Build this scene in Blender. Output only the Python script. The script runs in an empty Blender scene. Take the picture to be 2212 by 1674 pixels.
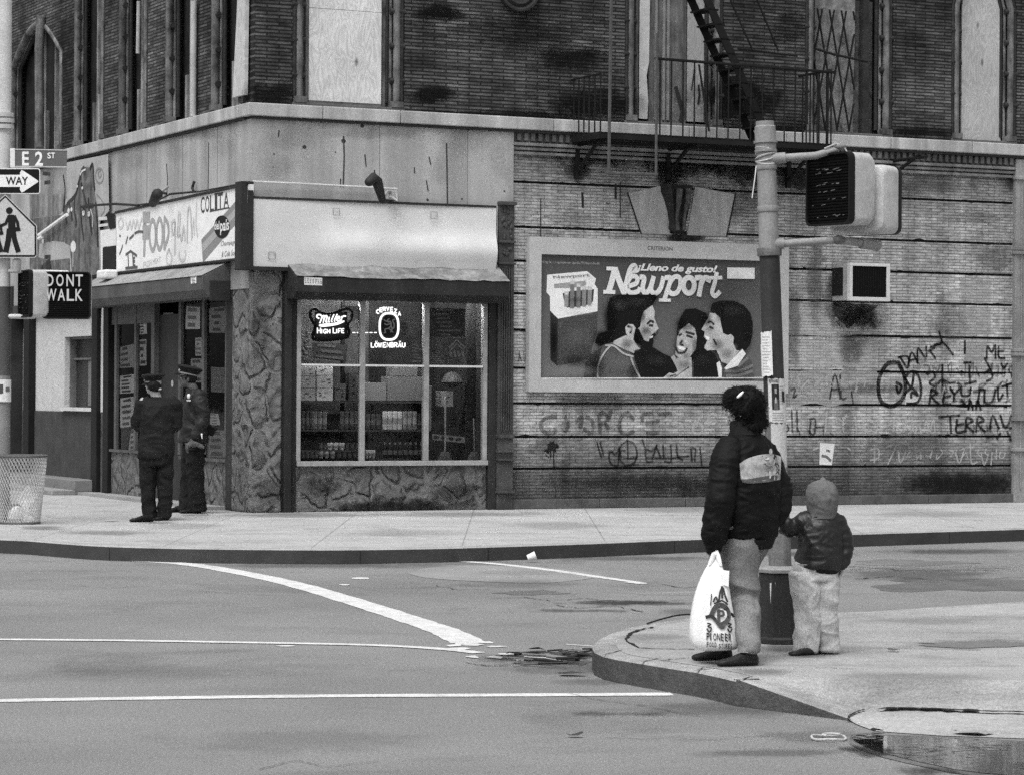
import bpy, math, random
from mathutils import Vector, Matrix, noise, Euler
random.seed(7)
S = bpy.context.scene
COL = S.collection
R = math.radians
# ------------------------------------------------------------------ camera and sight lines
FPX, CX, CY = 6046.0, 1106.0, 837.0
CAMZ = 1.715
cd = bpy.data.cameras.new("Camera"); cam = bpy.data.objects.new("Camera", cd); COL.objects.link(cam)
cd.sensor_width = 36.0; cd.lens = 36.0*FPX/2212.0; cd.clip_end = 600; cd.clip_start = 0.1
CM = Matrix.Translation((0, 0, CAMZ)) @ Matrix.Rotation(R(90), 4, 'X') @ Matrix.Rotation(R(0.104), 4, 'X') @ Matrix.Rotation(R(0.378), 4, 'Z')
cam.matrix_world = CM
S.camera = cam
CM3 = CM.to_3x3(); CO = Vector((0, 0, CAMZ))
def ray(X, Y): return CM3 @ Vector(((X-CX)/FPX, -(Y-CY)/FPX, -1.0))
def G(X, Y, z=0.0):                                   # point of a horizontal sheet
    d = ray(X, Y); t = (z-CAMZ)/d.z; p = CO+d*t
    return Vector((p.x, p.y, z))
def atD(X, Y, D):                                     # point at a distance
    d = ray(X, Y); return CO+d*(D/d.y)
TH = R(26)
CORNER = Vector(((545-CX)/FPX*36.1, 36.1, 0))
F = Matrix.Translation(CORNER) @ Matrix.Rotation(TH, 4, 'Z')    # block frame: +x along the billboard wall, +y along the store's side wall
Fi = F.inverted(); Fi3 = Fi.to_3x3()
def LB(X, Y, v=0.0):
    o = Fi @ CO; d = Fi3 @ ray(X, Y); t = (-v-o.y)/d.y; p = o+d*t
    return Vector((p.x, -v, p.z))
def LA(X, Y, v=0.0):
    o = Fi @ CO; d = Fi3 @ ray(X, Y); t = (-v-o.x)/d.x; p = o+d*t
    return Vector((-v, p.y, p.z))
I4 = Matrix.Identity(4)
def crop(x0, y0, s): return lambda x, y: ((x0+x*s)/1.35624, (y0+y*s)/1.35624)
# ------------------------------------------------------------------ mesh builder
class MB:
    def __init__(s): s.v = []; s.f = []
    def add(s, vs, fs):
        b = len(s.v); s.v += [Vector(v) for v in vs]; s.f += [tuple(b+i for i in f) for f in fs]; return s
    def box(s, x0, x1, y0, y1, z0, z1, T=None):
        if x0 > x1: x0, x1 = x1, x0
        if y0 > y1: y0, y1 = y1, y0
        if z0 > z1: z0, z1 = z1, z0
        vs = [Vector((x, y, z)) for z in (z0, z1) for x, y in ((x0, y0), (x1, y0), (x1, y1), (x0, y1))]
        if T: vs = [T @ v for v in vs]
        return s.add(vs, [(3, 2, 1, 0), (4, 5, 6, 7), (0, 1, 5, 4), (1, 2, 6, 5), (2, 3, 7, 6), (3, 0, 4, 7)])
    def poly(s, pts): return s.add(pts, [tuple(range(len(pts)))])
    def prism(s, pts, d):                             # pts polygon extruded by vector d
        n = len(pts); d = Vector(d); vs = [Vector(p) for p in pts]+[Vector(p)+d for p in pts]
        return s.add(vs, [tuple(range(n))[::-1], tuple(range(n, 2*n))]+[(i, (i+1) % n, n+(i+1) % n, n+i) for i in range(n)])
    def loft(s, rings, cap=True, closed=True):
        n = len(rings[0]); b = len(s.v)
        for r in rings: s.v += [Vector(p) for p in r]
        for k in range(len(rings)-1):
            for i in range(n if closed else n-1):
                j = (i+1) % n
                s.f.append((b+k*n+i, b+k*n+j, b+(k+1)*n+j, b+(k+1)*n+i))
        if cap:
            s.f.append(tuple(b+i for i in range(n))[::-1]); s.f.append(tuple(b+(len(rings)-1)*n+i for i in range(n)))
        return s
    def tube(s, pts, r, n=8, cap=True, round_=False, flat=(1, 1), up=None):
        pts = [Vector(p) for p in pts]; m = len(pts)
        rs = list(r) if isinstance(r, (list, tuple)) else [r]*m
        if round_:
            d0 = (pts[0]-pts[1]).normalized(); d1 = (pts[-1]-pts[-2]).normalized()
            a, b_ = rs[0], rs[-1]
            pts = [pts[0]+d0*a*.95, pts[0]+d0*a*.6]+pts+[pts[-1]+d1*b_*.6, pts[-1]+d1*b_*.95]
            rs = [a*.3, a*.8]+rs+[b_*.8, b_*.3]; m += 4
        T = []
        for i in range(m):
            a = pts[max(0, i-1)]; b_ = pts[min(m-1, i+1)]; t = (b_-a)
            T.append(t.normalized() if t.length > 1e-9 else Vector((0, 0, 1)))
        u = Vector(up) if up else (Vector((0, 0, 1)) if abs(T[0].z) < .9 else Vector((1, 0, 0)))
        rings = []
        for i in range(m):
            u = (u-T[i]*u.dot(T[i])).normalized(); w = T[i].cross(u)
            rings.append([pts[i]+(u*math.cos(2*math.pi*k/n)*flat[0]+w*math.sin(2*math.pi*k/n)*flat[1])*rs[i] for k in range(n)])
        return s.loft(rings, cap)
    def ball(s, c, r, n=12, T=None):
        c = Vector(c); r = (r, r, r) if not isinstance(r, (list, tuple)) else r
        rings = []
        for k in range(1, n):
            a = math.pi*k/n
            ring = [Vector((r[0]*math.sin(a)*math.cos(2*math.pi*i/(n*2)), r[1]*math.sin(a)*math.sin(2*math.pi*i/(n*2)), -r[2]*math.cos(a))) for i in range(n*2)]
            rings.append([(T @ p if T else p)+c for p in ring])
        return s.loft(rings)
    def rings(s, rs, n=20, ex=2.0):                   # (z, cx, cy, rx, ry)
        out = []
        for z, cx, cy, rx, ry in rs:
            ring = []
            for k in range(n):
                c, q = math.cos(2*math.pi*k/n), math.sin(2*math.pi*k/n)
                ring.append(Vector((cx+rx*math.copysign(abs(c)**(2/ex), c), cy+ry*math.copysign(abs(q)**(2/ex), q), z)))
            out.append(ring)
        return s.loft(out)
    def lathe(s, prof, c=(0, 0, 0), n=24, T=None):
        c = Vector(c)
        rg = []
        for r, z in prof:
            ring = [Vector((r*math.cos(2*math.pi*k/n), r*math.sin(2*math.pi*k/n), z)) for k in range(n)]
            rg.append([(T @ p if T else p)+c for p in ring])
        return s.loft(rg)
    def ribbon(s, pts, w, nrm, off=0.0):              # flat painted stroke on a plane with normal nrm
        pts = [Vector(p) for p in pts]; nrm = Vector(nrm); m = len(pts)
        if m < 2: return s
        closed = (pts[0]-pts[-1]).length < 1e-6 and m > 3
        L = []; Rr = []
        for i in range(m):
            if closed: a = pts[(i-1) % (m-1)]; b = pts[(i+1) % (m-1)]
            else: a = pts[max(0, i-1)]; b = pts[min(m-1, i+1)]
            t = (b-a).normalized(); sd = nrm.cross(t).normalized()*w*.5
            e = Vector((0, 0, 0))
            if not closed and i == 0: e = -t*w*.3
            if not closed and i == m-1: e = t*w*.3
            L.append(pts[i]+sd+nrm*off+e); Rr.append(pts[i]-sd+nrm*off+e)
        return s.add(L+Rr, [(i, i+1, m+i+1, m+i) for i in range(m-1)])
    def mesh(s, name, origin=(0, 0, 0)):
        me = bpy.data.meshes.new(name); o = Vector(origin)
        me.from_pydata([v-o for v in s.v], [], s.f); me.update(); return me
def smooth_mesh(me, ang=40):
    for p in me.polygons: p.use_smooth = True
    try: me.set_sharp_from_angle(angle=R(ang))
    except Exception: pass
def tag(o, label=None, cat=None, group=None, kind=None):
    if label: o['label'] = label
    if cat: o['category'] = cat
    if group: o['group'] = group
    if kind: o['kind'] = kind
    return o
def place(o, frame, origin):
    o.matrix_world = frame @ Matrix.Translation(Vector(origin))
def finish(o, mat, smooth, bevel):
    if mat: o.data.materials.append(mat)
    if bevel:
        m = o.modifiers.new("bevel", 'BEVEL'); m.width = bevel; m.segments = 2; m.limit_method = 'ANGLE'; m.angle_limit = R(50)
    if smooth: smooth_mesh(o.data, smooth if smooth is not True else 40)
SPLIT = {'faded_script', 'ribbed_hem', 'pane', 'shutter_guide', 'paint_patch', 'stain', 'soot', 'arch_slab', 'arch_joint', 'rust_streak', 'paint_drip', 'loose_board', 'keystone_scroll', 'cable', 'drip', 'pale_paint', 'brush_stroke', 'brick_course',
         'clamp', 'cigarette', 'printed_stripe', 'sash_bar', 'transom_bar', 'panel_seam', 'joint', 'step', 'stair_rail', 'trouser_cuff', 'handrail', 'line_drawing', 'banner_rail', 'jamb_moulding', 'jamb_shaft', 'jamb_bead', 'sill', 'cornice', 'plinth_block', 'signal_bracket', 'food_lettering', 'chalk_drawing', 'printed_piping', 'printed_line', 'printed_hand', 'arm', 'moulding', 'frame_side', 'stone_bulkhead'}
def pieces(mb):
    par = list(range(len(mb.v)))
    def fd(i):
        while par[i] != i: par[i] = par[par[i]]; i = par[i]
        return i
    for f in mb.f:
        for k in f[1:]: par[fd(k)] = fd(f[0])
    g = {}
    for f in mb.f: g.setdefault(fd(f[0]), []).append(f)
    out = []
    for fs in g.values():
        used = sorted({i for f in fs for i in f}); mp = {a: k for k, a in enumerate(used)}; m = MB(); m.v = [mb.v[i] for i in used]; m.f = [tuple(mp[i] for i in f) for f in fs]; out.append(m)
    return out
class Thing:
    def __init__(s, name, label, cat, origin=(0, 0, 0), frame=I4, group=None):
        s.o = bpy.data.objects.new(name, None); COL.objects.link(s.o); s.o.empty_display_size = .1
        s.org = Vector(origin); place(s.o, frame, origin); tag(s.o, label, cat, group)
    def part(s, name, mb, mat, parent=None, label=None, smooth=None, bevel=0, kind=None):
        if name in SPLIT and isinstance(mb, MB):
            cs = pieces(mb)
            if 1 < len(cs) <= 90: return [s.part1(name, c, mat, parent, label, smooth, bevel, kind) for c in cs][0]
        return s.part1(name, mb, mat, parent, label, smooth, bevel, kind)
    def part1(s, name, mb, mat, parent=None, label=None, smooth=None, bevel=0, kind=None):
        me = mb.mesh(name, s.org) if isinstance(mb, MB) else mb
        o = bpy.data.objects.new(name, me); COL.objects.link(o); o.parent = parent or s.o
        finish(o, mat, smooth, bevel)
        if label: o['label'] = label
        if kind: o['kind'] = kind
        return o
def solo(name, label, cat, mb, mat, origin=(0, 0, 0), frame=I4, group=None, smooth=None, bevel=0, kind=None):
    me = mb.mesh(name, origin) if isinstance(mb, MB) else mb
    o = bpy.data.objects.new(name, me); COL.objects.link(o); place(o, frame, origin)
    tag(o, label, cat, group, kind); finish(o, mat, smooth, bevel); return o
def struct(name, mb, mat, frame=I4, smooth=None, bevel=0):
    o = bpy.data.objects.new(name, mb.mesh(name)); COL.objects.link(o); o.matrix_world = frame; o['kind'] = 'structure'
    finish(o, mat, smooth, bevel); return o
def subpart(o, name, mb, mat, smooth=None, label=None, org=(0, 0, 0)):
    c = bpy.data.objects.new(name, mb.mesh(name, org)); COL.objects.link(c); c.parent = o; finish(c, mat, smooth, 0)
    if label: c['label'] = label
    return c
def copy_thing(root):
    r = root.copy(); COL.objects.link(r)
    for ch in list(root.children):
        c = ch.copy(); COL.objects.link(c); c.parent = r
        for g in ch.children:
            d = g.copy(); COL.objects.link(d); d.parent = c
    return r
def BX(mb, a, b, v, depth):                            # box on the billboard wall between two sight lines, front at v
    p = LB(a[0], a[1], v); q = LB(b[0], b[1], v); return mb.box(p.x, q.x, -v, -v+depth, p.z, q.z)
def AX(mb, a, b, v, depth):
    p = LA(a[0], a[1], v); q = LA(b[0], b[1], v); return mb.box(-v, -v+depth, p.y, q.y, p.z, q.z)
# text outlines -> list of (verts, faces) in a unit box
_tc = {}
def glyphs(txt, bold=0.0, shear=0.0, sp=1.0):
    k = (txt, bold, shear, sp)
    if k in _tc: return _tc[k]
    c = bpy.data.curves.new("t", 'FONT'); c.body = txt; c.offset = bold; c.shear = shear; c.space_character = sp; c.resolution_u = 3
    o = bpy.data.objects.new("t", c); COL.objects.link(o)
    dg = bpy.context.evaluated_depsgraph_get(); dg.update()
    me = bpy.data.meshes.new_from_object(o.evaluated_get(dg))
    vs = [v.co.copy() for v in me.vertices]; fs = [tuple(p.vertices) for p in me.polygons]
    COL.objects.unlink(o); bpy.data.objects.remove(o); bpy.data.curves.remove(c); bpy.data.meshes.remove(me)
    x0 = min(v.x for v in vs); x1 = max(v.x for v in vs); y0 = min(v.y for v in vs); y1 = max(v.y for v in vs)
    vs = [((v.x-x0)/(x1-x0), (v.y-y0)/(y1-y0)) for v in vs]
    _tc[k] = (vs, fs); return _tc[k]
def text_on(mb, txt, q, bold=0.0, shear=0.0, sp=1.0, off=Vector((0, 0, 0))):      # q = 4 points: bottom-left, bottom-right, top-right, top-left
    vs, fs = glyphs(txt, bold, shear, sp); q = [Vector(p) for p in q]
    mb.add([(q[0]*(1-u)*(1-v)+q[1]*u*(1-v)+q[2]*u*v+q[3]*(1-u)*v)+off for u, v in vs], fs); return mb
def arc(cx, cy, rx, ry, a0=0, a1=360, n=20):
    return [(cx+rx*math.cos(R(a0+(a1-a0)*k/n)), cy+ry*math.sin(R(a0+(a1-a0)*k/n))) for k in range(n+1)]
def bez(pts, n=5):                                     # smooth a polyline (Catmull-Rom)
    if len(pts) < 3: return pts
    out = []; P = [pts[0]]+list(pts)+[pts[-1]]
    for i in range(1, len(P)-2):
        for k in range(n):
            t = k/n; a, b, c, d = P[i-1], P[i], P[i+1], P[i+2]
            out.append(tuple(.5*((2*b[j])+(-a[j]+c[j])*t+(2*a[j]-5*b[j]+4*c[j]-d[j])*t*t+(-a[j]+3*b[j]-3*c[j]+d[j])*t**3) for j in range(len(b))))
    out.append(tuple(pts[-1])); return out
# ------------------------------------------------------------------ materials (black-and-white place: neutral greys)
class NT:
    def __init__(s, name):
        s.m = bpy.data.materials.new(name); s.m.use_nodes = True; s.t = s.m.node_tree; s.t.nodes.clear()
        s.out = s.n('ShaderNodeOutputMaterial'); s.tc = s.n('ShaderNodeTexCoord'); s.obj = s.tc.outputs['Object']
    def n(s, t, **k):
        x = s.t.nodes.new(t)
        for a, b in k.items(): setattr(x, a, b)
        return x
    def set(s, sock, v):
        if isinstance(v, bpy.types.NodeSocket): s.t.links.new(v, sock)
        elif isinstance(v, (int, float)) and sock.type in ('RGBA',): sock.default_value = (v, v, v, 1)
        else: sock.default_value = v
    def math(s, op, a, b=0.0, clamp=False):
        x = s.n('ShaderNodeMath', operation=op, use_clamp=clamp); s.set(x.inputs[0], a); s.set(x.inputs[1], b); return x.outputs[0]
    def mul(s, a, b): return s.math('MULTIPLY', a, b)
    def add(s, a, b): return s.math('ADD', a, b)
    def mapv(s, scale, rot=(0, 0, 0), loc=(0, 0, 0), src=None):
        x = s.n('ShaderNodeMapping'); s.set(x.inputs['Vector'], src or s.obj); x.inputs['Scale'].default_value = scale; x.inputs['Rotation'].default_value = rot; x.inputs['Location'].default_value = loc; return x.outputs[0]
    def noise(s, scale, detail=6, rough=.6, vec=None, dist=0):
        x = s.n('ShaderNodeTexNoise'); s.set(x.inputs['Vector'], vec or s.obj); x.inputs['Scale'].default_value = scale; x.inputs['Detail'].default_value = detail; x.inputs['Roughness'].default_value = rough; x.inputs['Distortion'].default_value = dist; return x.outputs[0]
    def mr(s, v, a, b, c, d, smooth=False):
        x = s.n('ShaderNodeMapRange'); x.interpolation_type = 'SMOOTHSTEP' if smooth else 'LINEAR'
        for i, q in enumerate((v, a, b, c, d)): s.set(x.inputs[i], q)
        return x.outputs[0]
    def ramp(s, v, pts):
        x = s.n('ShaderNodeValToRGB'); e = x.color_ramp.elements
        while len(e) > 1: e.remove(e[-1])
        e[0].position = pts[0][0]; e[0].color = (pts[0][1],)*3+(1,)
        for p, c in pts[1:]:
            q = e.new(p); q.color = (c, c, c, 1)
        s.set(x.inputs[0], v); return x.outputs[0]
    def mix(s, f, a, b):
        x = s.n('ShaderNodeMix', data_type='FLOAT'); s.set(x.inputs[0], f); s.set(x.inputs[2], a); s.set(x.inputs[3], b); return x.outputs[0]
    def xyz(s):
        x = s.n('ShaderNodeSeparateXYZ'); s.set(x.inputs[0], s.obj); return x.outputs
    def comb(s, x, y, z=0.0):
        q = s.n('ShaderNodeCombineXYZ'); s.set(q.inputs[0], x); s.set(q.inputs[1], y); s.set(q.inputs[2], z); return q.outputs[0]
    def bump(s, h, dist, strength=1.0):
        x = s.n('ShaderNodeBump'); s.set(x.inputs['Height'], h); x.inputs['Distance'].default_value = dist; x.inputs['Strength'].default_value = strength; return x.outputs[0]
    def bsdf(s, col, rough=.85, metal=0, spec=.3, normal=None, **k):
        b = s.n('ShaderNodeBsdfPrincipled'); c = s.n('ShaderNodeCombineColor')
        for i in range(3): s.set(c.inputs[i], col)
        s.t.links.new(c.outputs[0], b.inputs['Base Color']); s.set(b.inputs['Roughness'], rough); s.set(b.inputs['Metallic'], metal); b.inputs['Specular IOR Level'].default_value = spec
        if normal is not None: s.t.links.new(normal, b.inputs['Normal'])
        for a, v in k.items(): s.set(b.inputs[a.replace('_', ' ')], v)
        s.t.links.new(b.outputs[0], s.out.inputs[0]); s.b = b; return s.m
def M(name, col, rough=.85, var=.2, vs=2.0, grain=.18, gs=120, bump=0, bs=60, streak=0, ss=3.0, metal=0, spec=.14, dirt=0, **k):
    t = NT(name); gs *= .58; grain *= 1.3
    c = t.mul(t.mr(t.noise(vs, 8, .65), .3, .7, 1-var, 1+var), col)
    if streak:
        st = t.noise(1.0, 5, .6, t.mapv((ss, ss, ss*.09)))
        c = t.mul(c, t.mr(st, .35, .7, 1+streak*.4, 1-streak))
    if dirt:
        c = t.mul(c, t.mr(t.noise(vs*3.1, 10, .75), .45, .75, 1, 1-dirt))
    g = t.noise(gs, 2, .8)
    if grain: c = t.mul(c, t.mr(g, .3, .7, 1-grain, 1+grain))
    nm = t.bump(t.noise(bs, 4), bump) if bump else None
    return t.bsdf(c, rough, metal, spec, nm, **k)
def brick(name, col, mortar, axis='x', row=.045, width=.22, var=.35, zr=None, streak=.3, contrast=.35, bumpd=.006, patch=.25, ms=.006, soot=0):
    t = NT(name); x, y, z = t.xyz(); h = x if axis == 'x' else y
    wob = t.mul(t.noise(3, 3), .012)
    b = t.n('ShaderNodeTexBrick'); b.offset = .5; b.inputs['Scale'].default_value = 1.0
    t.set(b.inputs['Vector'], t.comb(h, t.add(z, wob))); b.inputs['Brick Width'].default_value = width; b.inputs['Row Height'].default_value = row
    b.inputs['Mortar Size'].default_value = ms; b.inputs['Mortar Smooth'].default_value = .3; b.inputs['Bias'].default_value = 0.0
    b.inputs['Color1'].default_value = (1-contrast,)*3+(1,); b.inputs['Color2'].default_value = (1+contrast,)*3+(1,); b.inputs['Mortar'].default_value = (mortar,)*3+(1,)
    bw = t.n('ShaderNodeRGBToBW'); t.set(bw.inputs[0], b.outputs[0])
    c = bw.outputs[0]
    base = col
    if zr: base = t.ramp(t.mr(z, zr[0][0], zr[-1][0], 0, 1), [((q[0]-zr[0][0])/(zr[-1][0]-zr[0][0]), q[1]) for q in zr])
    c = t.mul(c, base)
    c = t.mul(c, t.mr(t.noise(.9, 8, .6), .3, .7, 1-var, 1+var))
    c = t.mul(c, t.mr(t.noise(7, 8, .75, t.mapv((1, 1, 3.0))), .35, .7, 1+patch, 1-patch))
    if streak: c = t.mul(c, t.mr(t.noise(1, 5, .6, t.mapv((2.5, 2.5, .25))), .35, .7, 1+streak*.4, 1-streak))
    c = t.mul(c, t.mr(t.noise(62, 2, .8), .3, .7, .72, 1.28))
    if soot: c = t.mul(c, t.mr(t.noise(.55, 7, .7, t.mapv((1, 1, 1.3))), .38, .66, 1.45, .38, True)); c = t.mul(c, t.mr(t.noise(1, 4, .8, t.mapv((1.6, 1.6, 21))), .56, .7, 1, 2.1)); c = t.mul(c, t.mr(t.noise(1, 4, .8, t.mapv((1.1, 1.1, 15), loc=(3, 1, 2))), .52, .66, 1, .5))
    nm = t.bump(t.add(t.mul(b.outputs[1], -1.0), t.mul(t.noise(60, 3), .4)), bumpd)
    return t.bsdf(c, .88, 0, .12, nm)
def glow(name, s):
    t = NT(name); e = t.n('ShaderNodeEmission'); e.inputs[1].default_value = s; t.t.links.new(e.outputs[0], t.out.inputs[0]); return t.m
def glass(name, tint=.75, rough=.03, boost=.8):
    t = NT(name); tr = t.n('ShaderNodeBsdfTransparent'); tr.inputs[0].default_value = (tint,)*3+(1,)
    gl = t.n('ShaderNodeBsdfGlossy'); gl.inputs['Roughness'].default_value = rough; gl.inputs[0].default_value = (boost,)*3+(1,)
    fr = t.n('ShaderNodeFresnel'); fr.inputs[0].default_value = 1.45
    t.set(gl.inputs['Normal'], t.bump(t.noise(1.3, 2), .004))
    mx = t.n('ShaderNodeMixShader'); t.set(mx.inputs[0], fr.outputs[0]); t.t.links.new(tr.outputs[0], mx.inputs[1]); t.t.links.new(gl.outputs[0], mx.inputs[2])
    t.t.links.new(mx.outputs[0], t.out.inputs[0]); return t.m
_flat = {}
def ink(c, rough=.75):                                 # printing ink / paint of one grey
    k = (round(c, 3), rough)
    if k not in _flat: _flat[k] = M("ink_%03d" % int(c*1000), c, rough, .08, 5, .18, 130, spec=.05 if c < .1 else .14)
    return _flat[k]

_soft = {}
def softend(t, c, al, k):
    tr = t.n('ShaderNodeBsdfTransparent'); df = t.n('ShaderNodeBsdfDiffuse'); df.inputs[0].default_value = (c, c, c, 1); mx = t.n('ShaderNodeMixShader'); t.set(mx.inputs[0], al)
    t.t.links.new(tr.outputs[0], mx.inputs[1]); t.t.links.new(df.outputs[0], mx.inputs[2]); t.t.links.new(mx.outputs[0], t.out.inputs[0]); _soft[k] = t.m; return t.m
def softmat(c, a, edge=.55):
    """thin stain, also used for painted shade, whose strength fades to nothing at its rim"""
    k = (c, a, edge)
    if k in _soft: return _soft[k]
    t = NT("stain_%03d_%03d" % (c*1000, a*100)); uv = t.tc.outputs['UV']; s_ = t.n('ShaderNodeVectorMath', operation='SUBTRACT'); t.set(s_.inputs[0], uv); s_.inputs[1].default_value = (.5, .5, 0)
    l = t.n('ShaderNodeVectorMath', operation='LENGTH'); t.t.links.new(s_.outputs[0], l.inputs[0])
    if edge < .3:
        al = t.mul(t.mr(l.outputs[1], .08, .5, 1, 0, True), a); return softend(t, c, al, k)
    d = t.add(t.mul(l.outputs[1], 2.0), t.mul(t.add(t.noise(3, 8, .75), -.5), edge*3.2)); al = t.mul(t.mr(d, .25, 1.0-edge*.25, 1, 0, True), t.mul(t.mr(l.outputs[1], .36, .5, 1, 0, True), a)); al = t.mul(al, t.mr(t.noise(55, 3, .8), .35, .65, .7, 1.15))
    tr = t.n('ShaderNodeBsdfTransparent'); df = t.n('ShaderNodeBsdfDiffuse'); df.inputs[0].default_value = (c, c, c, 1); mx = t.n('ShaderNodeMixShader'); t.set(mx.inputs[0], al)
    t.t.links.new(tr.outputs[0], mx.inputs[1]); t.t.links.new(df.outputs[0], mx.inputs[2]); t.t.links.new(mx.outputs[0], t.out.inputs[0]); _soft[k] = t.m; return t.m
def softquad(th, name, q, c, a, edge=.55, parent=None):
    mb = MB().add(q, [(0, 1, 2, 3)])
    if th is None: o = struct(name, mb, softmat(c, a, edge))
    else: o = th.part1(name, mb, softmat(c, a, edge), parent)
    uv = o.data.uv_layers.new(name="UVMap")
    for i, w in enumerate(((0, 0), (1, 0), (1, 1), (0, 1))): uv.data[i].uv = w
    return o
_sv = [0]
def smudge(th, P, X, Y, rx, ry, c=.02, a=.8, edge=.55, v=.006, name="stain", parent=None):
    _sv[0] = (_sv[0]+1) % 40; v += _sv[0]*.0002
    return softquad(th, name, [P(X-rx, Y+ry, v), P(X+rx, Y+ry, v), P(X+rx, Y-ry, v), P(X-rx, Y-ry, v)], c, a, edge, parent)
# ------------------------------------------------------------------ daylight
W = bpy.data.worlds.new("World"); S.world = W; W.use_nodes = True
wt = W.node_tree; wt.nodes.clear()
sky = wt.nodes.new('ShaderNodeTexSky'); sky.sky_type = 'NISHITA'; sky.sun_disc = False
SUN_EL, SUN_AZ = R(62), R(205)                         # azimuth from +Y, clockwise: high, behind the viewer
sky.sun_elevation = SUN_EL; sky.sun_rotation = SUN_AZ; sky.dust_density = 4.0; sky.air_density = 1.5
bw = wt.nodes.new('ShaderNodeRGBToBW'); bg = wt.nodes.new('ShaderNodeBackground'); wo = wt.nodes.new('ShaderNodeOutputWorld')
wt.links.new(sky.outputs[0], bw.inputs[0]); wt.links.new(bw.outputs[0], bg.inputs[0]); wt.links.new(bg.outputs[0], wo.inputs[0])
bg.inputs[1].default_value = 0.15
sl = bpy.data.lights.new("Sun", 'SUN'); sl.energy = 2.6; sl.angle = R(40); so = bpy.data.objects.new("Sun", sl); COL.objects.link(so)
sd = Vector((math.sin(SUN_AZ)*math.cos(SUN_EL), math.cos(SUN_AZ)*math.cos(SUN_EL), math.sin(SUN_EL)))
so.rotation_euler = sd.to_track_quat('Z', 'Y').to_euler(); so.location = (0, -5, 30)
S.view_settings.view_transform = 'Standard'; S.view_settings.look = 'None'; S.view_settings.exposure = 0; S.view_settings.gamma = 1
S.cycles.use_denoising = False; S.cycles.use_adaptive_sampling = True; S.cycles.adaptive_threshold = 0.035
S.cycles.max_bounces = 6; S.cycles.diffuse_bounces = 3; S.cycles.glossy_bounces = 3; S.cycles.transparent_max_bounces = 8
S.cycles.caustics_reflective = False; S.cycles.caustics_refractive = False; S.cycles.sample_clamp_indirect = 4
# ------------------------------------------------------------------ ground
def asphalt():
    t = NT("asphalt")
    c = t.mul(t.mr(t.noise(.35, 8, .6), .3, .7, .84, 1.16), .215)
    pat = t.noise(.55, 8, .62, None, .8)
    c = t.mul(c, t.mr(pat, .55, .68, 1.0, .84, True))
    c = t.mul(c, t.mr(t.noise(.8, 5, .6, t.mapv((.8, 1.4, 1), rot=(0, 0, R(8)), loc=(5, 3, 0))), .55, .7, 1.0, .86, True))
    g = t.noise(120, 3, .85)
    c = t.mul(c, t.mr(g, .3, .7, .45, 1.55))
    c = t.mul(c, t.mr(t.noise(48, 3, .85), .3, .7, .68, 1.32)); c = t.mul(c, t.mr(t.noise(17, 4, .8), .62, .75, 1, .7))
    c = t.add(c, t.mul(t.mr(t.noise(9, 2, .9), .76, .80, 0, 1), .25))
    x, y, z = t.xyz()
    return t.bsdf(c, t.mr(pat, .5, .62, .85, .6), 0, .3, t.bump(t.noise(90, 3), .004))
ASPH = asphalt()
def concrete(name, col, joint=None, var=.12, cr=.0):
    t = NT(name)
    c = t.mul(t.mr(t.noise(.7, 8, .65), .3, .7, 1-var, 1+var), col)
    c = t.mul(c, t.mr(t.noise(6, 8, .7), .5, .72, 1, .82))
    c = t.mul(c, t.mr(t.noise(1, 6, .6, t.mapv((.5, 2.4, 1), rot=(0, 0, TH))), .56, .68, 1, .8, True))
    c = t.mul(c, t.mr(t.noise(110, 3, .85), .3, .7, .6, 1.4)); c = t.mul(c, t.mr(t.noise(46, 2, .85), .3, .7, .78, 1.22)); c = t.mul(c, t.mr(t.noise(1.6, 8, .7, None, .5), .5, .7, 1.04, .80, True))
    c = t.mul(c, t.mr(t.noise(26, 2, .8), .66, .74, 1, .62))
    if cr:
        v = t.n('ShaderNodeTexVoronoi'); v.feature = 'DISTANCE_TO_EDGE'; t.set(v.inputs['Vector'], t.mapv((.45, .6, 0)))
        w = t.n('ShaderNodeVectorMath', operation='ADD')
        v.inputs['Scale'].default_value = 1.0; v.inputs['Randomness'].default_value = 1
        t.set(w.inputs[0], t.mapv((.45, .6, 0))); nz = t.noise(3, 6, .7); t.set(w.inputs[1], t.comb(t.mul(nz, .35), t.mul(nz, .3))); t.t.links.new(w.outputs[0], v.inputs['Vector'])
        c = t.mul(c, t.mr(v.outputs[0], .0, .008, 1-cr, 1))
    if joint:
        x, y, z = t.xyz()
        for q, per in ((x, joint[0]), (y, joint[1])):
            f = t.math('PINGPONG', t.add(q, 50), per/2)
            c = t.mul(c, t.mr(f, .0, .012, .55, 1))
    return t.bsdf(c, .9, 0, .2, t.bump(t.noise(80, 4), .002))
SIDEW = concrete("pavement_concrete", .39, (1.5, 1.5))
SIDEN = concrete("near_pavement_concrete", .33, None, .16, 0)
KERBM = M("kerb_stone", .10, .8, .25, 2, .22, 120, .003, 60)
KERBT = M("kerb_top_stone", .30, .8, .2, 3, .22, 120, .003, 60)
PAINT = M("road_paint", .66, .8, .10, 3, .2, 120, dirt=.45)
KFACE = M("near_kerb_stone", .115, .8, .2, 2, .22, 130, .003, 50)
mb = MB().poly([(-150, -30, 0), (150, -30, 0), (150, 300, 0), (-150, 300, 0)]); struct("ground", mb, ASPH)
def poly_offset(pts, d):                               # open polyline moved sideways (left of travel)
    out = []
    for i, p in enumerate(pts):
        a = pts[max(0, i-1)]; b = pts[min(len(pts)-1, i+1)]; t = (b-a).normalized(); out.append(p+Vector((-t.y, t.x, 0))*d)
    return out
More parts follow.
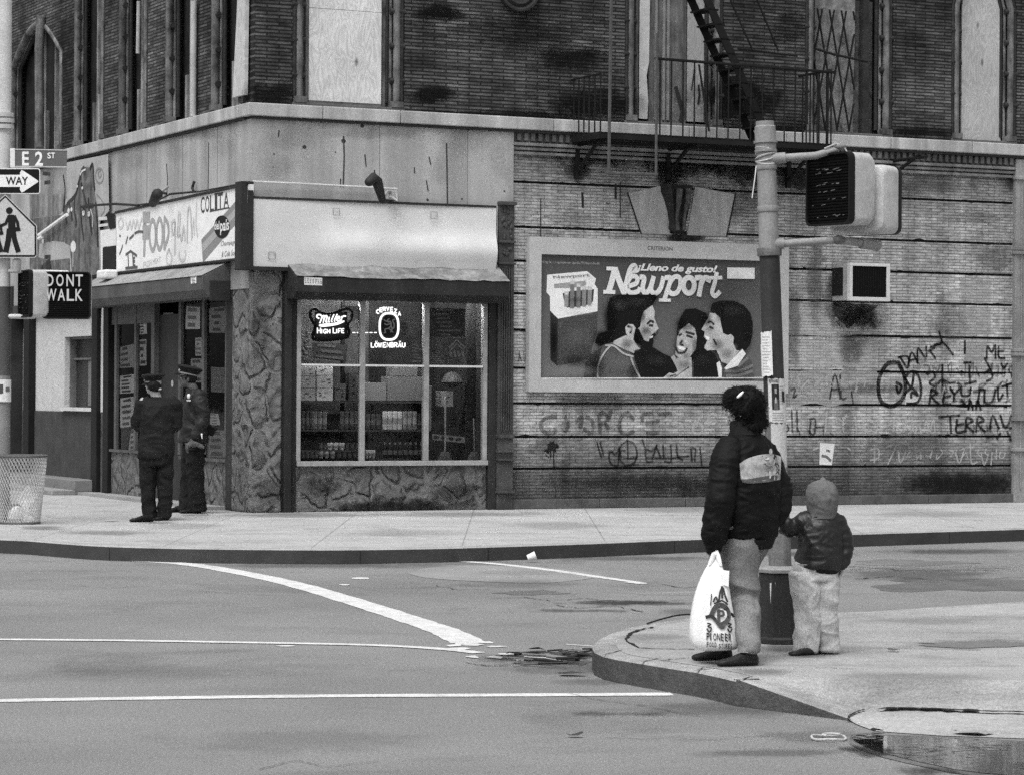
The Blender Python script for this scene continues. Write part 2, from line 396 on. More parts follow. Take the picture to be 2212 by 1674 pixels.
# far pavement round the block
kt = [(60, 1166), (200, 1176.5), (350, 1181.5), (500, 1184), (700, 1185.5), (850, 1184), (1000, 1181), (1250, 1173), (1530, 1162), (1850, 1152), (2212, 1141)]
kp = [G(*q, z=.15) for q in bez([tuple(map(float, q)) for q in kt], 4)]
p0 = kp[0]; dA = Vector((-math.sin(TH), math.cos(TH), 0)); 
left = [p0+Vector((-.75, .45, 0)), p0+Vector((-1.6, 1.35, 0)), p0+Vector((-2.3, 2.8, 0)), p0+Vector((-2.3, 2.8, 0))+dA*35]
kp = left[::-1]+kp; e = (kp[-1]-kp[-2]).normalized(); kp.append(kp[-1]+e*3); kp.append(kp[-1]+Vector((math.cos(TH), math.sin(TH), 0))*60)
kin = poly_offset(kp, .16)
mb = MB(); n = len(kp)
dn = Vector((0, 0, -.15)); fl = Vector((0, 0, -.012))
mb.add([p+dn for p in kp]+[p+fl*1.0 for p in kp]+[p+Vector((0, 0, 0)) for p in poly_offset(kp, .02)]+kin, [(i, i+1, n+i+1, n+i) for i in range(n-1)]+[(n+i, n+i+1, 2*n+i+1, 2*n+i) for i in range(n-1)]+[(2*n+i, 2*n+i+1, 3*n+i+1, 3*n+i) for i in range(n-1)])
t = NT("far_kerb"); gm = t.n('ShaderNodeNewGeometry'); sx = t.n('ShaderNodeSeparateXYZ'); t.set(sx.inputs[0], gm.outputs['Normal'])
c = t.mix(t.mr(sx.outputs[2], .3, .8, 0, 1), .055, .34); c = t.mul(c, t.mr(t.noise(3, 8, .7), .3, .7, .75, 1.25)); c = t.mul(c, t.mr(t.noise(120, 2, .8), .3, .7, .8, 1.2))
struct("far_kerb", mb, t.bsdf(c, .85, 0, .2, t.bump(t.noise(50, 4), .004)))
mb = MB(); far = [kin[0]+Vector((60, 40, 0)), kin[-1]+Vector((0, 40, 0))]
mb.poly([Vector((p.x, p.y, .146)) for p in kin]+[Vector((far[1].x, far[1].y, .146)), Vector((far[0].x, far[0].y, .146))])
o = struct("pavement", mb, SIDEW)
mb = MB()                                              # joints between kerb stones
for i in (3, 9, 22, 29, 35, 42, 47):
    if i < n-1:
        a = kp[i]; b = kin[i]; d = (kp[i+1]-kp[i-1]).normalized()*.004; o_ = (a-b).normalized()*.003
        mb.add([a+dn+o_-d, a+dn+o_+d, a+o_+d+fl, a+o_-d+fl, b+d+Vector((0, 0, .002)), b-d+Vector((0, 0, .002))], [(0, 1, 2, 3), (3, 2, 4, 5)])
struct("kerb_joint", mb, ink(.03))
# road markings
def stripe(name, pts, w, mat=PAINT, z=.004, ragged=0):
    P = [G(x, y, z) for x, y in bez(pts, 8)]; ws = w if isinstance(w, (list, tuple)) else (w, w)
    L = []; Q = []; m = len(P)
    for i, p in enumerate(P):
        t_ = (P[min(m-1, i+1)]-P[max(0, i-1)]).normalized(); k = ws[0]+(ws[1]-ws[0])*i/(m-1)
        j = 1+.05*math.sin(i*2.3)+.03*math.sin(i*5.1); sdv = Vector((-t_.y, t_.x, 0))*k*.5*j; L.append(p+sdv); Q.append(p-sdv)
    mb = MB().add(L+Q, [(i, m+i, m+i+1, i+1) for i in range(m-1)])
    for _ in range(ragged):                            # worn flakes at the broken end
        c_ = P[-1]+(P[-1]-P[-3]).normalized()*random.uniform(-.1, .5)+Vector((random.uniform(-.12, .12), random.uniform(-.2, .2), .0005*random.random()+.0005))
        mb.poly([c_+Vector((math.cos(a)*random.uniform(.03, .10), math.sin(a)*random.uniform(.03, .12), 0)) for a in [k*1.05 for k in range(6)]])
    struct(name, mb, mat)
stripe("stop_line", [(255, 1208), (400, 1217), (520, 1236), (640, 1262), (770, 1300), (880, 1335), (960, 1362), (1015, 1388)], (.22, .26), ragged=7)
stripe("crossing_line", [(-60, 1379.5), (250, 1382), (500, 1386), (800, 1392), (960, 1401), (1035, 1409)], (.12, .12), ragged=4, z=.0055)
stripe("crossing_line", [(-60, 1513), (300, 1507), (700, 1502), (1100, 1500), (1452, 1498)], (.15, .15))
stripe("crossing_line", [(925, 1208), (1050, 1215), (1180, 1229), (1300, 1246), (1385, 1258)], (.16, .11), ragged=2)
mb = MB()
for x, y, a, b in ((618, 1394, 45, 1.5), (780, 1248, 40, 2), (745, 1262, 25, 1.4)):
    mb.poly([G(x+a*math.cos(k)*.5*random.uniform(.8, 1.1), y+b*math.sin(k), .0045) for k in [j*.7 for j in range(9)]])
struct("paint_speck", mb, PAINT)
pt = bez([(880, 1237), (950, 1222), (1080, 1221), (1230, 1230), (1300, 1243), (1180, 1258), (1020, 1254), (920, 1247), (880, 1237)], 4)
struct("road_patch", MB().poly([G(x, y, .003) for x, y in pt[:-1]]), M("new_asphalt", .27, .85, .12, 2, .25, 130))
DAMP = M("damp_asphalt", .14, .5, .25, 2, .25, 130)
def blotch(name, X, Y, rx, ry, z, mat, seed=0, n=40):
    rr = random.Random(seed); ph = [rr.uniform(0, 6.3) for _ in range(4)]
    mb = MB().poly([G(X+rx*math.cos(a)*(1+.25*math.sin(3*a+ph[0])+.12*math.sin(7*a+ph[1])), Y+ry*math.sin(a)*(1+.2*math.sin(4*a+ph[2])+.15*math.sin(9*a+ph[3])), z) for a in [2*math.pi*k/n for k in range(n)]])
    struct(name, mb, mat)
blotch("damp_patch", 2080, 1263, 200, 14, .002, DAMP, 1); blotch("damp_patch", 1150, 1279, 70, 5, .0025, DAMP, 2)
blotch("damp_patch", 1330, 1300, 90, 4, .002, DAMP, 3); blotch("damp_patch", 1960, 1215, 120, 7, .002, M("damp_asphalt_b", .17, .7, .25, 2, .25, 130), 4)
blotch("damp_patch", 1190, 1420, 110, 17, .002, DAMP, 5)
# near corner pavement
top = [(2700, 1283), (2212, 1298), (2035, 1309), (1888, 1319), (1803, 1322), (1640, 1328), (1486, 1334), (1412, 1344), (1355, 1355), (1310, 1370), (1286, 1382), (1279, 1393), (1284, 1404), (1303, 1413), (1335, 1420), (1384, 1428), (1440, 1437), (1505, 1447), (1548, 1456), (1590, 1466)]
T3 = [G(x, y, .15) for x, y in top]
R0 = G(1590, 1466, .15); R1 = G(1831, 1551, .012)
Bk = G(2800, 1500, .15)
def inset(pts, d):
    return [p+Vector(((pts[min(len(pts)-1, i+1)]-pts[max(0, i-1)]).y, -(pts[min(len(pts)-1, i+1)]-pts[max(0, i-1)]).x, 0)).normalized()*-d for i, p in enumerate(pts)]
INN = inset(T3[1:], .15)
mb = MB(); n = len(T3)-1; K = T3[1:]; K2 = [k+(m_-k)*.12 for k, m_ in zip(K, INN)]
mb.add([Vector((p.x, p.y, 0)) for p in K]+[p-Vector((0, 0, .015)) for p in K]+K2+INN, [(i+1, i, n+i, n+i+1) for i in range(n-1)]+[(n+i+1, n+i, 2*n+i, 2*n+i+1) for i in range(n-1)]+[(2*n+i+1, 2*n+i, 3*n+i, 3*n+i+1) for i in range(n-1)])
RI = G(1627, 1461, .152); RJ = G(1865, 1532, .012)
g0, g1 = Vector((R0.x, R0.y, 0)), Vector((R1.x, R1.y, 0))
mb.add([g0, g1, R1, R0, RI, RJ, INN[-1]], [(1, 0, 3, 2), (2, 3, 4, 5), (3, 6, 4)])
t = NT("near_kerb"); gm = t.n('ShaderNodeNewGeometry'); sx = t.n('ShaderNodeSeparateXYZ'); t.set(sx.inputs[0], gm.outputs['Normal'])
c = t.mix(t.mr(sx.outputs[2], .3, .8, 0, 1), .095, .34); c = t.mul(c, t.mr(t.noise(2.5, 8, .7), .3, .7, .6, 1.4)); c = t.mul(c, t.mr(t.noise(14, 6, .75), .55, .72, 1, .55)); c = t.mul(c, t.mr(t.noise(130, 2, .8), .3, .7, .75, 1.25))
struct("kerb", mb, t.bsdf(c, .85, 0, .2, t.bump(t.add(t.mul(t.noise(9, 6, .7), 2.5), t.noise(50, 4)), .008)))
# slab: level part, then the dropped part
e1 = Vector((RI.x+9, RI.y-.6, .152)); far_r = Vector((T3[1].x+9, T3[1].y+1.5, .152))
BD = [Vector((p.x, p.y, .152)) for p in INN[:-1]]+[RI, e1, far_r]; CC = G(1830, 1390, .152)
mb = MB().add(BD+[CC], [(i, (i+1) % len(BD), len(BD)) for i in range(len(BD))])
struct("near_pavement", mb, SIDEN)
fr = [G(1831, 1551, .012), G(1850, 1563, .006), G(1890, 1578, .004), G(2035, 1588, .004), G(2212, 1594, .004), G(2800, 1612, .004)]
bk = [RJ, G(1900, 1533, .014), G(1990, 1534, .016), G(2100, 1537, .016), G(2212, 1539, .016), G(2800, 1548, .016)]
mb = MB().add(fr+bk, [(i, i+1, 6+i+1, 6+i) for i in range(5)])
struct("pavement_apron", mb, concrete("apron_concrete", .38, None, .2))
BL_ = [RI.lerp(e1, u) for u in (0, .03, .08, .16, .25, 1)]; e1b = None
mb = MB().add(BL_+bk, [(i, i+6, i+7, i+1) for i in range(5)]); struct("pavement_ramp", mb, SIDEN)
def crack(pts, w, z=.154, name="pavement_crack", mat=None):
    P = []
    for i in range(len(pts)-1):
        for k in range(6):
            u = k/6; P.append((pts[i][0]*(1-u)+pts[i+1][0]*u+random.uniform(-3, 3), pts[i][1]*(1-u)+pts[i+1][1]*u+random.uniform(-1, 1)))
    P.append(pts[-1]); V = [G(x, y, z) for x, y in P]; L = []; Q = []
    for i, p in enumerate(V):
        t_ = (V[min(len(V)-1, i+1)]-V[max(0, i-1)]).normalized(); h = w*random.uniform(.3, 1.1)*.5; s_ = Vector((-t_.y, t_.x, 0))*h; L.append(p+s_); Q.append(p-s_)
    m = len(V); struct(name, MB().add(L+Q, [(i, m+i, m+i+1, i+1) for i in range(m-1)]), mat or ink(.03))
def zline(p):  # height along the ramp joint
    return p
for pts, w, z in (([(1900, 1530), (1950, 1527), (2050, 1531), (2130, 1534), (2212, 1536), (2400, 1541)], .085, .030), ([(1412, 1352), (1365, 1364), (1352, 1380), (1380, 1398), (1440, 1401), (1500, 1401)], .03, .157), ([(1430, 1425), (1488, 1420)], .03, .157),
                  ([(1505, 1445), (1530, 1438), (1556, 1436)], .012, .157), ([(1890, 1397), (2020, 1400), (2120, 1402)], .02, .157), ([(1760, 1440), (1850, 1443)], .014, .157)):
    crack(pts, w, z)
mb = MB()
for (a, b) in (((1505, 1447), (1505, 1492)), ((1590, 1466), (1590, 1507))):
    p = G(*a, z=.146); q = Vector((p.x, p.y, .0)); d = Vector((.009, -.006, 0)); i_ = Vector((.09, .12, .004)); s_ = Vector((-.004, -.006, 0))
    mb.add([q-d+s_, q+d+s_, p+d+s_, p-d+s_], [(0, 1, 2, 3)])
struct("kerb_joint", mb, ink(.03))
blotch("damp_patch", 2120, 1391, 150, 6, .156, M("damp_slab", .17, .7, .2, 3, .2, 120), 8)
# puddle
pd = [(1838, 1588), (1870, 1584), (1905, 1588), (1990, 1590), (2100, 1595), (2260, 1604), (2700, 1620), (2800, 1760), (2400, 1700), (2212, 1676), (2120, 1668), (2060, 1660), (2010, 1649), (1960, 1638), (1915, 1627), (1865, 1610), (1845, 1598)]
t = NT("water"); gl = t.n('ShaderNodeBsdfGlossy'); gl.inputs['Roughness'].default_value = .02; gl.inputs[0].default_value = (.9, .9, .9, 1)
df = t.n('ShaderNodeBsdfDiffuse'); df.inputs[0].default_value = (.05, .05, .05, 1); mx = t.n('ShaderNodeMixShader'); fz = t.n('ShaderNodeFresnel'); fz.inputs[0].default_value = 1.33
t.set(mx.inputs[0], t.math('MULTIPLY', fz.outputs[0], 2.1, True)); t.t.links.new(df.outputs[0], mx.inputs[1]); t.t.links.new(gl.outputs[0], mx.inputs[2]); t.t.links.new(mx.outputs[0], t.out.inputs[0])
bn = t.bump(t.noise(2.5, 3), .001); t.t.links.new(bn, gl.inputs['Normal'])
struct("puddle_water", MB().poly([G(x, y, .0065) for x, y in pd[::-1]]), t.m)
rim = [(x+(-10 if i > 7 else 0), y+(7 if i > 7 else -2)) for i, (x, y) in enumerate(pd)]
struct("damp_patch", MB().poly([G(x, y, .0035) for x, y in rim]), DAMP)

def gsm(X, Y, rx, ry, c, a, z, nm="oil_stain", e=.6):
    rz = z+random.random()*.0012
    softquad(None, nm, [G(X-rx, Y+ry, rz), G(X+rx, Y+ry, rz), G(X+rx, Y-ry, rz), G(X-rx, Y-ry, rz)], c, a, e)
for X, Y, rx, ry, c, a in ((1250, 1440, 260, 22, .05, .5), (1080, 1420, 90, 16, .03, .6), (1640, 1230, 160, 12, .05, .5), (1970, 1240, 260, 22, .05, .6), (1560, 1530, 260, 26, .06, .45), (1120, 1260, 200, 14, .05, .35), (700, 1220, 420, 9, .04, .5), (1350, 1205, 300, 8, .04, .5), (1700, 1195, 200, 8, .03, .6), (2060, 1190, 220, 9, .03, .7), (300, 1450, 300, 30, .08, .25), (620, 1600, 420, 45, .08, .25), (1500, 1320, 140, 10, .04, .5), (1750, 1590, 160, 30, .05, .4), (1280, 1470, 120, 12, .05, .4)):
    gsm(X, Y, rx, ry, c, a*.6, .0072)
for X, Y, rx, ry, c, a in ((230, 1150, 140, 9, .08, .5), (640, 1112, 260, 8, .06, .6), (1000, 1110, 260, 9, .06, .5), (1500, 1100, 300, 12, .08, .4), (1200, 1135, 160, 14, .12, .35), (2000, 1110, 200, 14, .12, .35), (400, 1135, 130, 9, .1, .35), (880, 1150, 200, 12, .12, .3), (90, 1140, 70, 7, .05, .6), (340, 1128, 60, 5, .04, .5), (420, 1112, 55, 4, .04, .5)):  # ovals under the officers and basket paint in contact shade; the rest are stains
    gsm(X, Y, rx, ry, c, a*.62, .149, "pavement_stain_and_shade")
for X, Y, rx, ry, c, a in ((2080, 1390, 230, 14, .08, .5), (1700, 1400, 110, 14, .05, .55), (1580, 1432, 95, 13, .04, .55), (1750, 1413, 80, 10, .04, .5), (1950, 1470, 260, 26, .12, .3), (1640, 1450, 110, 10, .05, .4), (1400, 1375, 110, 14, .1, .35), (2000, 1340, 240, 14, .12, .3)):  # ovals under the woman, child and pole base paint in their contact shade
    gsm(X, Y, rx, ry, c, a*.75, .1545, "pavement_stain_and_shade")

for pts, w in (([(1060, 1292), (1130, 1288), (1190, 1296), (1260, 1291), (1330, 1297)], .022), ([(930, 1262), (990, 1272), (1060, 1271)], .014), ([(1690, 1218), (1760, 1226), (1850, 1222), (1960, 1232)], .03), ([(1390, 1320), (1330, 1308), (1250, 1312), (1190, 1305)], .025), ([(150, 1262), (230, 1268), (330, 1264)], .010), ([(1230, 1496), (1300, 1512), (1390, 1522), (1480, 1541)], .008), ([(1850, 1250), (1930, 1243), (2020, 1252), (2212, 1246)], .03), ([(1010, 1430), (1050, 1437), (1100, 1436)], .02), ([(560, 1660), (640, 1640), (700, 1655), (820, 1642)], .006), ([(1420, 1260), (1480, 1268), (1560, 1262)], .02)):
    crack(pts, w, .0064, "road_crack", ink(.05))
for X, Y, rx, ry, c, a in ((1360, 1300, 200, 9, .03, .5), (1240, 1318, 150, 6, .03, .45), (2020, 1226, 240, 7, .25, .5), (1500, 1280, 200, 6, .35, .35), (1130, 1236, 150, 8, .3, .3), (1500, 1590, 240, 10, .33, .3), (1650, 1625, 260, 12, .06, .3), (1300, 1540, 160, 7, .05, .4), (1880, 1620, 90, 22, .02, .6), (2000, 1662, 160, 16, .02, .5)):
    gsm(X, Y, rx, ry, c, a, .0072, "road_stain", 1.0)

crack([(1831, 1551), (1842, 1540), (1866, 1531)], .02, .022)
for a, b in (((1505, 1447), (1560, 1440)), ((1590, 1467), (1627, 1461)), ((1384, 1428), (1430, 1420)), ((1300, 1413), (1345, 1402))): crack([a, b], .012, .1535, "kerb_joint")
crack([(1600, 1470), (1680, 1496), (1760, 1522), (1828, 1545)], .004, .06, "kerb_joint") if False else None
# ------------------------------------------------------------------ corner building
zb = .146
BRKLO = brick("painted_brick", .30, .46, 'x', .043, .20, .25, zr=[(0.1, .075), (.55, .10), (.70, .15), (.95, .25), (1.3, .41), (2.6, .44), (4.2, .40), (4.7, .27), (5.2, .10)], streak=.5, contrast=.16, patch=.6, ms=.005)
BRKUP = brick("dark_brick", .085, .28, 'x', .047, .34, .45, streak=.35, contrast=.4, patch=.45, ms=.011, soot=1)
BRKUPA = brick("dark_brick_side", .08, .30, 'y', .047, .30, .45, streak=.35, contrast=.45, patch=.45, ms=.010, soot=1)
CORN = M("cornice_stone", .46, .85, .2, 1.5, .15, 110, .003, 40, streak=.35, ss=4)
PANEL = M("sheet_metal_panel", .43, .6, .14, .8, .16, 110, streak=.35, ss=2.2, dirt=.12)
PANEL2 = M("sheet_metal_lower", .36, .6, .14, .8, .16, 110, streak=.2, ss=2.2)
DARKM = M("dark_painted_metal", .035, .55, .3, 3, .2, 100, streak=.2)
BLACKM = M("black_iron", .014, .6, .3, 3, .2, 100)
TRIMD = M("dark_carved_stone", .035, .8, .4, 5, .2, 100, .01, 30)
COLON = M("weathered_stone_shaft", .15, .8, .75, 3, .2, 100, .004, 40, streak=.6, ss=8)
FRAME = M("painted_window_frame", .36, .6, .2, 4, .15, 110, dirt=.2)
LWHITE = M("old_white_paint", .62, .7, .15, 2, .12, 110, dirt=.2)
DARKIN = M("dark_interior", .018, .9, .3, 2, .2, 80)
def fieldstone(name, col, sc=2.6):
    t = NT(name); v = t.n('ShaderNodeTexVoronoi'); v.feature = 'DISTANCE_TO_EDGE'
    ad = t.n('ShaderNodeVectorMath', operation='ADD'); t.set(ad.inputs[0], t.mapv((1, 1, .8))); nz = t.n('ShaderNodeTexNoise'); nz.inputs['Scale'].default_value = 3.5; t.set(nz.inputs['Vector'], t.obj)
    sc_ = t.n('ShaderNodeVectorMath', operation='SCALE'); t.t.links.new(nz.outputs['Color'], sc_.inputs[0]); sc_.inputs['Scale'].default_value = .22
    t.t.links.new(sc_.outputs[0], ad.inputs[1]); t.t.links.new(ad.outputs[0], v.inputs['Vector']); v.inputs['Scale'].default_value = sc
    e = v.outputs[0]; h = t.mul(t.mr(e, .03, .13, 0, 1, True), t.mr(t.noise(2.2, 2), .38, .52, .15, 1))
    c = t.mul(t.mr(t.noise(2.5, 8, .7), .3, .7, .72, 1.28), col); c = t.mul(c, t.mr(e, .0, .12, 1.12, .92)); c = t.mul(c, t.mr(t.noise(120, 2, .8), .3, .7, .8, 1.2))
    c = t.mul(c, t.mr(t.noise(9, 5, .7), .35, .7, .8, 1.25))
    return t.bsdf(c, .75, 0, .35, t.bump(t.add(h, t.mul(t.noise(9, 6), .5)), .075))
STONE = fieldstone("fieldstone_cladding", .135, 2.7)
STONEL = fieldstone("fieldstone_pier", .165, 2.7)
B = Thing("corner_building", "dark brick corner building with a small food store on its ground floor", "building", (0, 0, 0), F)
zC1 = LB(550, 222, .13).z; zC0 = LB(550, 250, .13).z; xS = LB(1105, 400).x; XE = 19.0; YE = 22.0
# ---- lower billboard wall with real joints between its courses
gro = [LB(2150, y-4 if y > 870 else y).z for y in (438, 527, 594, 659, 731, 806, 880, 946, 1009)]
gl_ = [LB(1110, y).z for y in (406, 504, 569, 637, 715)]
XP = LB(2187, 800).x
Zs = [zb]+sorted(gro)+[LB(1110, 309).z]
mb = MB(); gmb = MB()
for i in range(len(Zs)-1):
    a, b = Zs[i], Zs[i+1]; g = .017
    xl, xr = xS-.02, XP
    if i == 6: pass
    if i in (9,):                                      # top joint is interrupted by the flat arch
        mb.box(xl, xr, 0, .3, a+g, b)
    else: mb.box(xl, xr, 0, .3, a+(g if i else 0), b-g)
mb.box(XP, XE, .004, .3, zb, zC0)
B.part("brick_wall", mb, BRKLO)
mb = MB(); mb.box(xS-.02, XP, .028, .12, zb, zC0-.02)
rc = random.Random(11)
for z_ in Zs[1:-1]:
    for _ in range(15):
        x_ = rc.uniform(xS+.1, XP-.1); w_ = rc.uniform(.02, .13); h_ = rc.uniform(.004, .014)*(1 if rc.random() < .85 else 1.8); s_ = 1 if rc.random() < .75 else -1; e_ = z_+s_*.014
        mb.poly([(x_-w_, -.0012, e_), (x_-w_*.5, -.0012, e_+s_*h_*rc.uniform(.4, 1)), (x_, -.0012, e_+s_*h_), (x_+w_*.4, -.0012, e_+s_*h_*rc.uniform(.2, .9)), (x_+w_, -.0012, e_)][::-s_])
B.part("mortar_joint", mb, ink(.02))
# flat arch: plain slabs either side of a carved keystone
zt = LB(1460, 412).z; z1 = LB(1460, 506).z
def Bp(X, Y, v=0.0): return LB(X, Y, v)
SLAB = M("arch_slab", .40, .85, .2, 3, .18, 110, .002, 60, streak=.25, ss=6)
mb = MB()
for q in (((1358, 418), (1386, 505), (1448, 508), (1438, 400)), ((1502, 404), (1484, 509), (1568, 512), (1587, 420))):
    mb.prism([Bp(x, y, .012) for x, y in q], (0, .09, 0))
B.part("arch_slab", mb, SLAB, bevel=.004)
mb = MB()
for q in (((1356, 418), (1385, 505)), ((1589, 420), (1570, 512)), ((1471, 404), (1472, 505))):
    mb.ribbon([Bp(*q[0], .0135), Bp(*q[1], .0135)], .018, (0, -1, 0), .0)
B.part("arch_joint", mb, ink(.02))
mb = MB(); rs = []
for k, (X0, X1, Y, v) in enumerate(((1437, 1505, 398, .16), (1440, 1504, 412, .19), (1444, 1500, 430, .15), (1448, 1494, 455, .11), (1451, 1488, 480, .10), (1453, 1485, 494, .14), (1456, 1482, 504, .06))):
    a = LB(X0, Y, v); b = LB(X1, Y, v); m = (a.x+b.x)/2; w = (b.x-a.x)/2
    rs.append([Vector((m+w*u, -v*(1+.0)*(1-.35*abs(math.sin(u*math.pi*1.5))) if 0 < i < 10 else .0, a.z)) for i, u in [(i, -1+2*(i/10)) for i in range(11)]])
mb.loft(rs[::-1], cap=True, closed=False); B.part("keystone", mb, TRIMD, smooth=50)
mb = MB().tube([LB(1468, 408, .2), LB(1466, 440, .17), LB(1462, 470, .13), LB(1464, 498, .12)], [.05, .035, .02, .035], 8); mb.tube([LB(1488, 408, .2), LB(1484, 440, .17), LB(1478, 470, .13), LB(1478, 498, .12)], [.05, .035, .02, .035], 8)
B.part("keystone_scroll", mb, M('worn_scroll', .09, .8, .5, 8, dirt=.5), smooth=50)
# painted-over areas and stains on the lower wall: thin skins of the same brick
BRKP = brick("painted_over_brick", .44, .72, 'x', .043, .20, .2, streak=.2, contrast=.08, patch=.3, ms=.004)
BRKD = brick("greyer_brick", .34, .7, 'x', .043, .20, .2, streak=.2, contrast=.10, patch=.3, ms=.004)
BRKS = brick("stained_brick", .085, .8, 'x', .043, .20, .25, streak=.2, contrast=.10, patch=.4, ms=.004)
cR = crop(2200, 700, .5076)
def skin(pts, v, cr=cR, rough=.03):
    P = []
    for i in range(len(pts)):
        a, b = pts[i], pts[(i+1) % len(pts)]
        for k in range(6):
            u = k/6; p = LB(*cr(a[0]*(1-u)+b[0]*u, a[1]*(1-u)+b[1]*u), v); P.append(p+Vector((random.uniform(-1, 1)*rough, 0, random.uniform(-1, 1)*rough)))
    return P
mb = MB(); mb.poly(skin([(222, 385), (740, 385), (738, 555), (222, 552)], .0015)); mb.poly(skin([(222, 585), (740, 585), (738, 738), (222, 735)], .0015))
B.part("paint_patch", mb, BRKP)
mb = MB(); mb.poly(skin([(1215, 240), (1385, 242), (1385, 368), (1212, 366)], .002)); mb.poly(skin([(1205, 398), (1382, 400), (1378, 558), (1200, 556)], .002)); mb.poly(skin([(1232, 600), (1370, 600), (1330, 740), (1235, 750)], .002))
mb.poly(skin([(182, 755), (735, 752), (735, 958), (182, 955)], .002))
B.part("paint_patch", mb, BRKD)
mb = MB(); mb.poly(skin([(940, 1378), (1100, 1362), (1300, 1370), (1490, 1362), (1492, 1470), (1300, 1478), (1100, 1440)], .002, rough=.05)); mb.poly(skin([(470, 372), (740, 375), (700, 420), (620, 450), (560, 520), (520, 470), (480, 460)], .003, rough=.03))
B.part("stain", mb, BRKS)
# ---- frieze under the cornice
mb = MB(); zf1, zf0 = LB(1110, 286).z, LB(1110, 309).z; zf1 = zC0-.01
mb.box(xS, XP+.1, -.03, .1, LB(1110, 309).z, zC0)
x = xS+.05
while x < XP+.1: mb.box(x, x+.055, -.075, -.03, zf0+.03, zf1-.03); x += .105
B.part("frieze", mb, M("frieze_stone", .13, .8, .4, 2, .2, 100, .003, 40, streak=.5, ss=4))
mb = MB()
for k, (Y, v) in enumerate(((312, .07), (321, .045), (331, .03))):
    z = LB(1110, Y).z; mb.box(xS, XP+.1, -v, .05, z-.02, z+.022)
B.part("moulding", mb, M("moulding_stone", .24, .8, .4, 2, .2, 100, .003, 40, streak=.5, ss=4), bevel=.008)
# ---- cornice band
mb = MB(); j = .004
xs = [-.13, LB(858-4, 240).x-.0, LB(1186, 260).x, LB(1500, 300).x, LB(1790, 300).x, LB(2065, 310).x, XE]
xs = [-.13, LB(690, 240).x, LB(858, 240).x, LB(1188, 260).x, LB(1480, 300).x, LB(1690, 300).x, LB(1915, 300).x, LB(2090, 310).x, XE]
for a, b in zip(xs[:-1], xs[1:]): mb.box(a+j, b-j, -.13, .25, zC0, zC1)
ys = [.26, 2.0, 3.8, 5.4, 7.0, 8.7, 12, 16, YE]
for a, b in zip(ys[:-1], ys[1:]): mb.box(-.13, .25, a+j, b-j, zC0, zC1)
B.part("cornice", mb, CORN, bevel=.012)
mb = MB().box(-.06, XE, -.10, .1, zC0-.035, zC0-.001); mb.box(-.10, .1, .11, YE, zC0-.035, zC0-.001); B.part("painted_cornice_shadow", mb, ink(.05))  # near-black strip painted in under the cornice as its shadow line
# ---- sheet metal band over the store (both faces)
zB1, zB0 = zC0-.036, LB(560, 428, .06).z
zlow = LB(560, 573, .06).z
mb = MB().box(-.06, xS, -.06, .0, zlow, zB1); B.part("metal_fascia", mb, PANEL)
yM = LA(232, 500, .06).y
mb = MB().box(-.06, 0, .002, yM, zlow-.3, zB1); B.part("metal_fascia", mb, PANEL)
mb = MB().box(-.055, 0, yM, YE, zlow-.3, zB1); B.part("metal_fascia", mb, PANEL2)
mb = MB()                                              # rust runs, screws and scars on the sheet metal
c3 = crop(650, 0, .5079)
for a in ([(702, 790), (706, 900), (700, 1080)], [(1296, 830), (1299, 1000), (1302, 1220)], [(825, 895), (832, 960)], [(880, 985), (892, 1090)], [(1195, 910), (1205, 950)], [(1110, 970), (1112, 1000)], [(1180, 1045), (1190, 1105)], [(330, 755), (326, 790)], [(685, 1035), (684, 1080)]):
    mb.ribbon([LB(*c3(*p), .062) for p in a], .018 if len(a) < 3 else .022, (0, -1, 0), random.random()*.0005)
for x, y, r in ((476, 850, .03), (810, 728, .03), (702, 815, .035), (300, 890, .012), (655, 880, .012), (1385, 1150, .014), (1187, 1155, .02), (1630, 1105, .014), (295, 965, .01)):
    p = LB(*c3(x, y), .0625); mb.poly([p+Vector((r*math.cos(a), 0, r*.9*math.sin(a*1.0))) for a in [k*.9 for k in range(7)]])
c1 = crop(0, 0, .478)
for a in ([(1278, 880), (1278, 1000), (1275, 1160)], [(1020, 1010), (1027, 1100), (1022, 1200)], [(1188, 1120), (1185, 1165)]):
    P = [LA(*c1(*p), .062) for p in a]; mb.ribbon(P, .03, (-1, 0, 0), .0)
B.part("rust_streak", mb, M("rust", .06, .9, .4, 10, .2, 100))
mb = MB()
for X in (1110-1105+545+35, ):
    pass
for xx in (LB(820, 300, .06).x, LB(1010, 300, .06).x): mb.box(xx-.002, xx+.002, -.0625, -.06, zB0, zB1)
for yy in (LA(470, 300, .06).y, LA(395, 300, .06).y, LA(318, 300, .06).y): mb.box(-.0625, -.06, yy-.004, yy+.004, zB0, zB1)
B.part("panel_seam", mb, ink(.12))
# thin conduit under the band
mb = MB().tube([LB(545, 393, .14), LB(640, 397, .12), LB(790, 405, .12), LB(858, 409, .12)], .012, 6); B.part("conduit", mb, LWHITE, smooth=50)
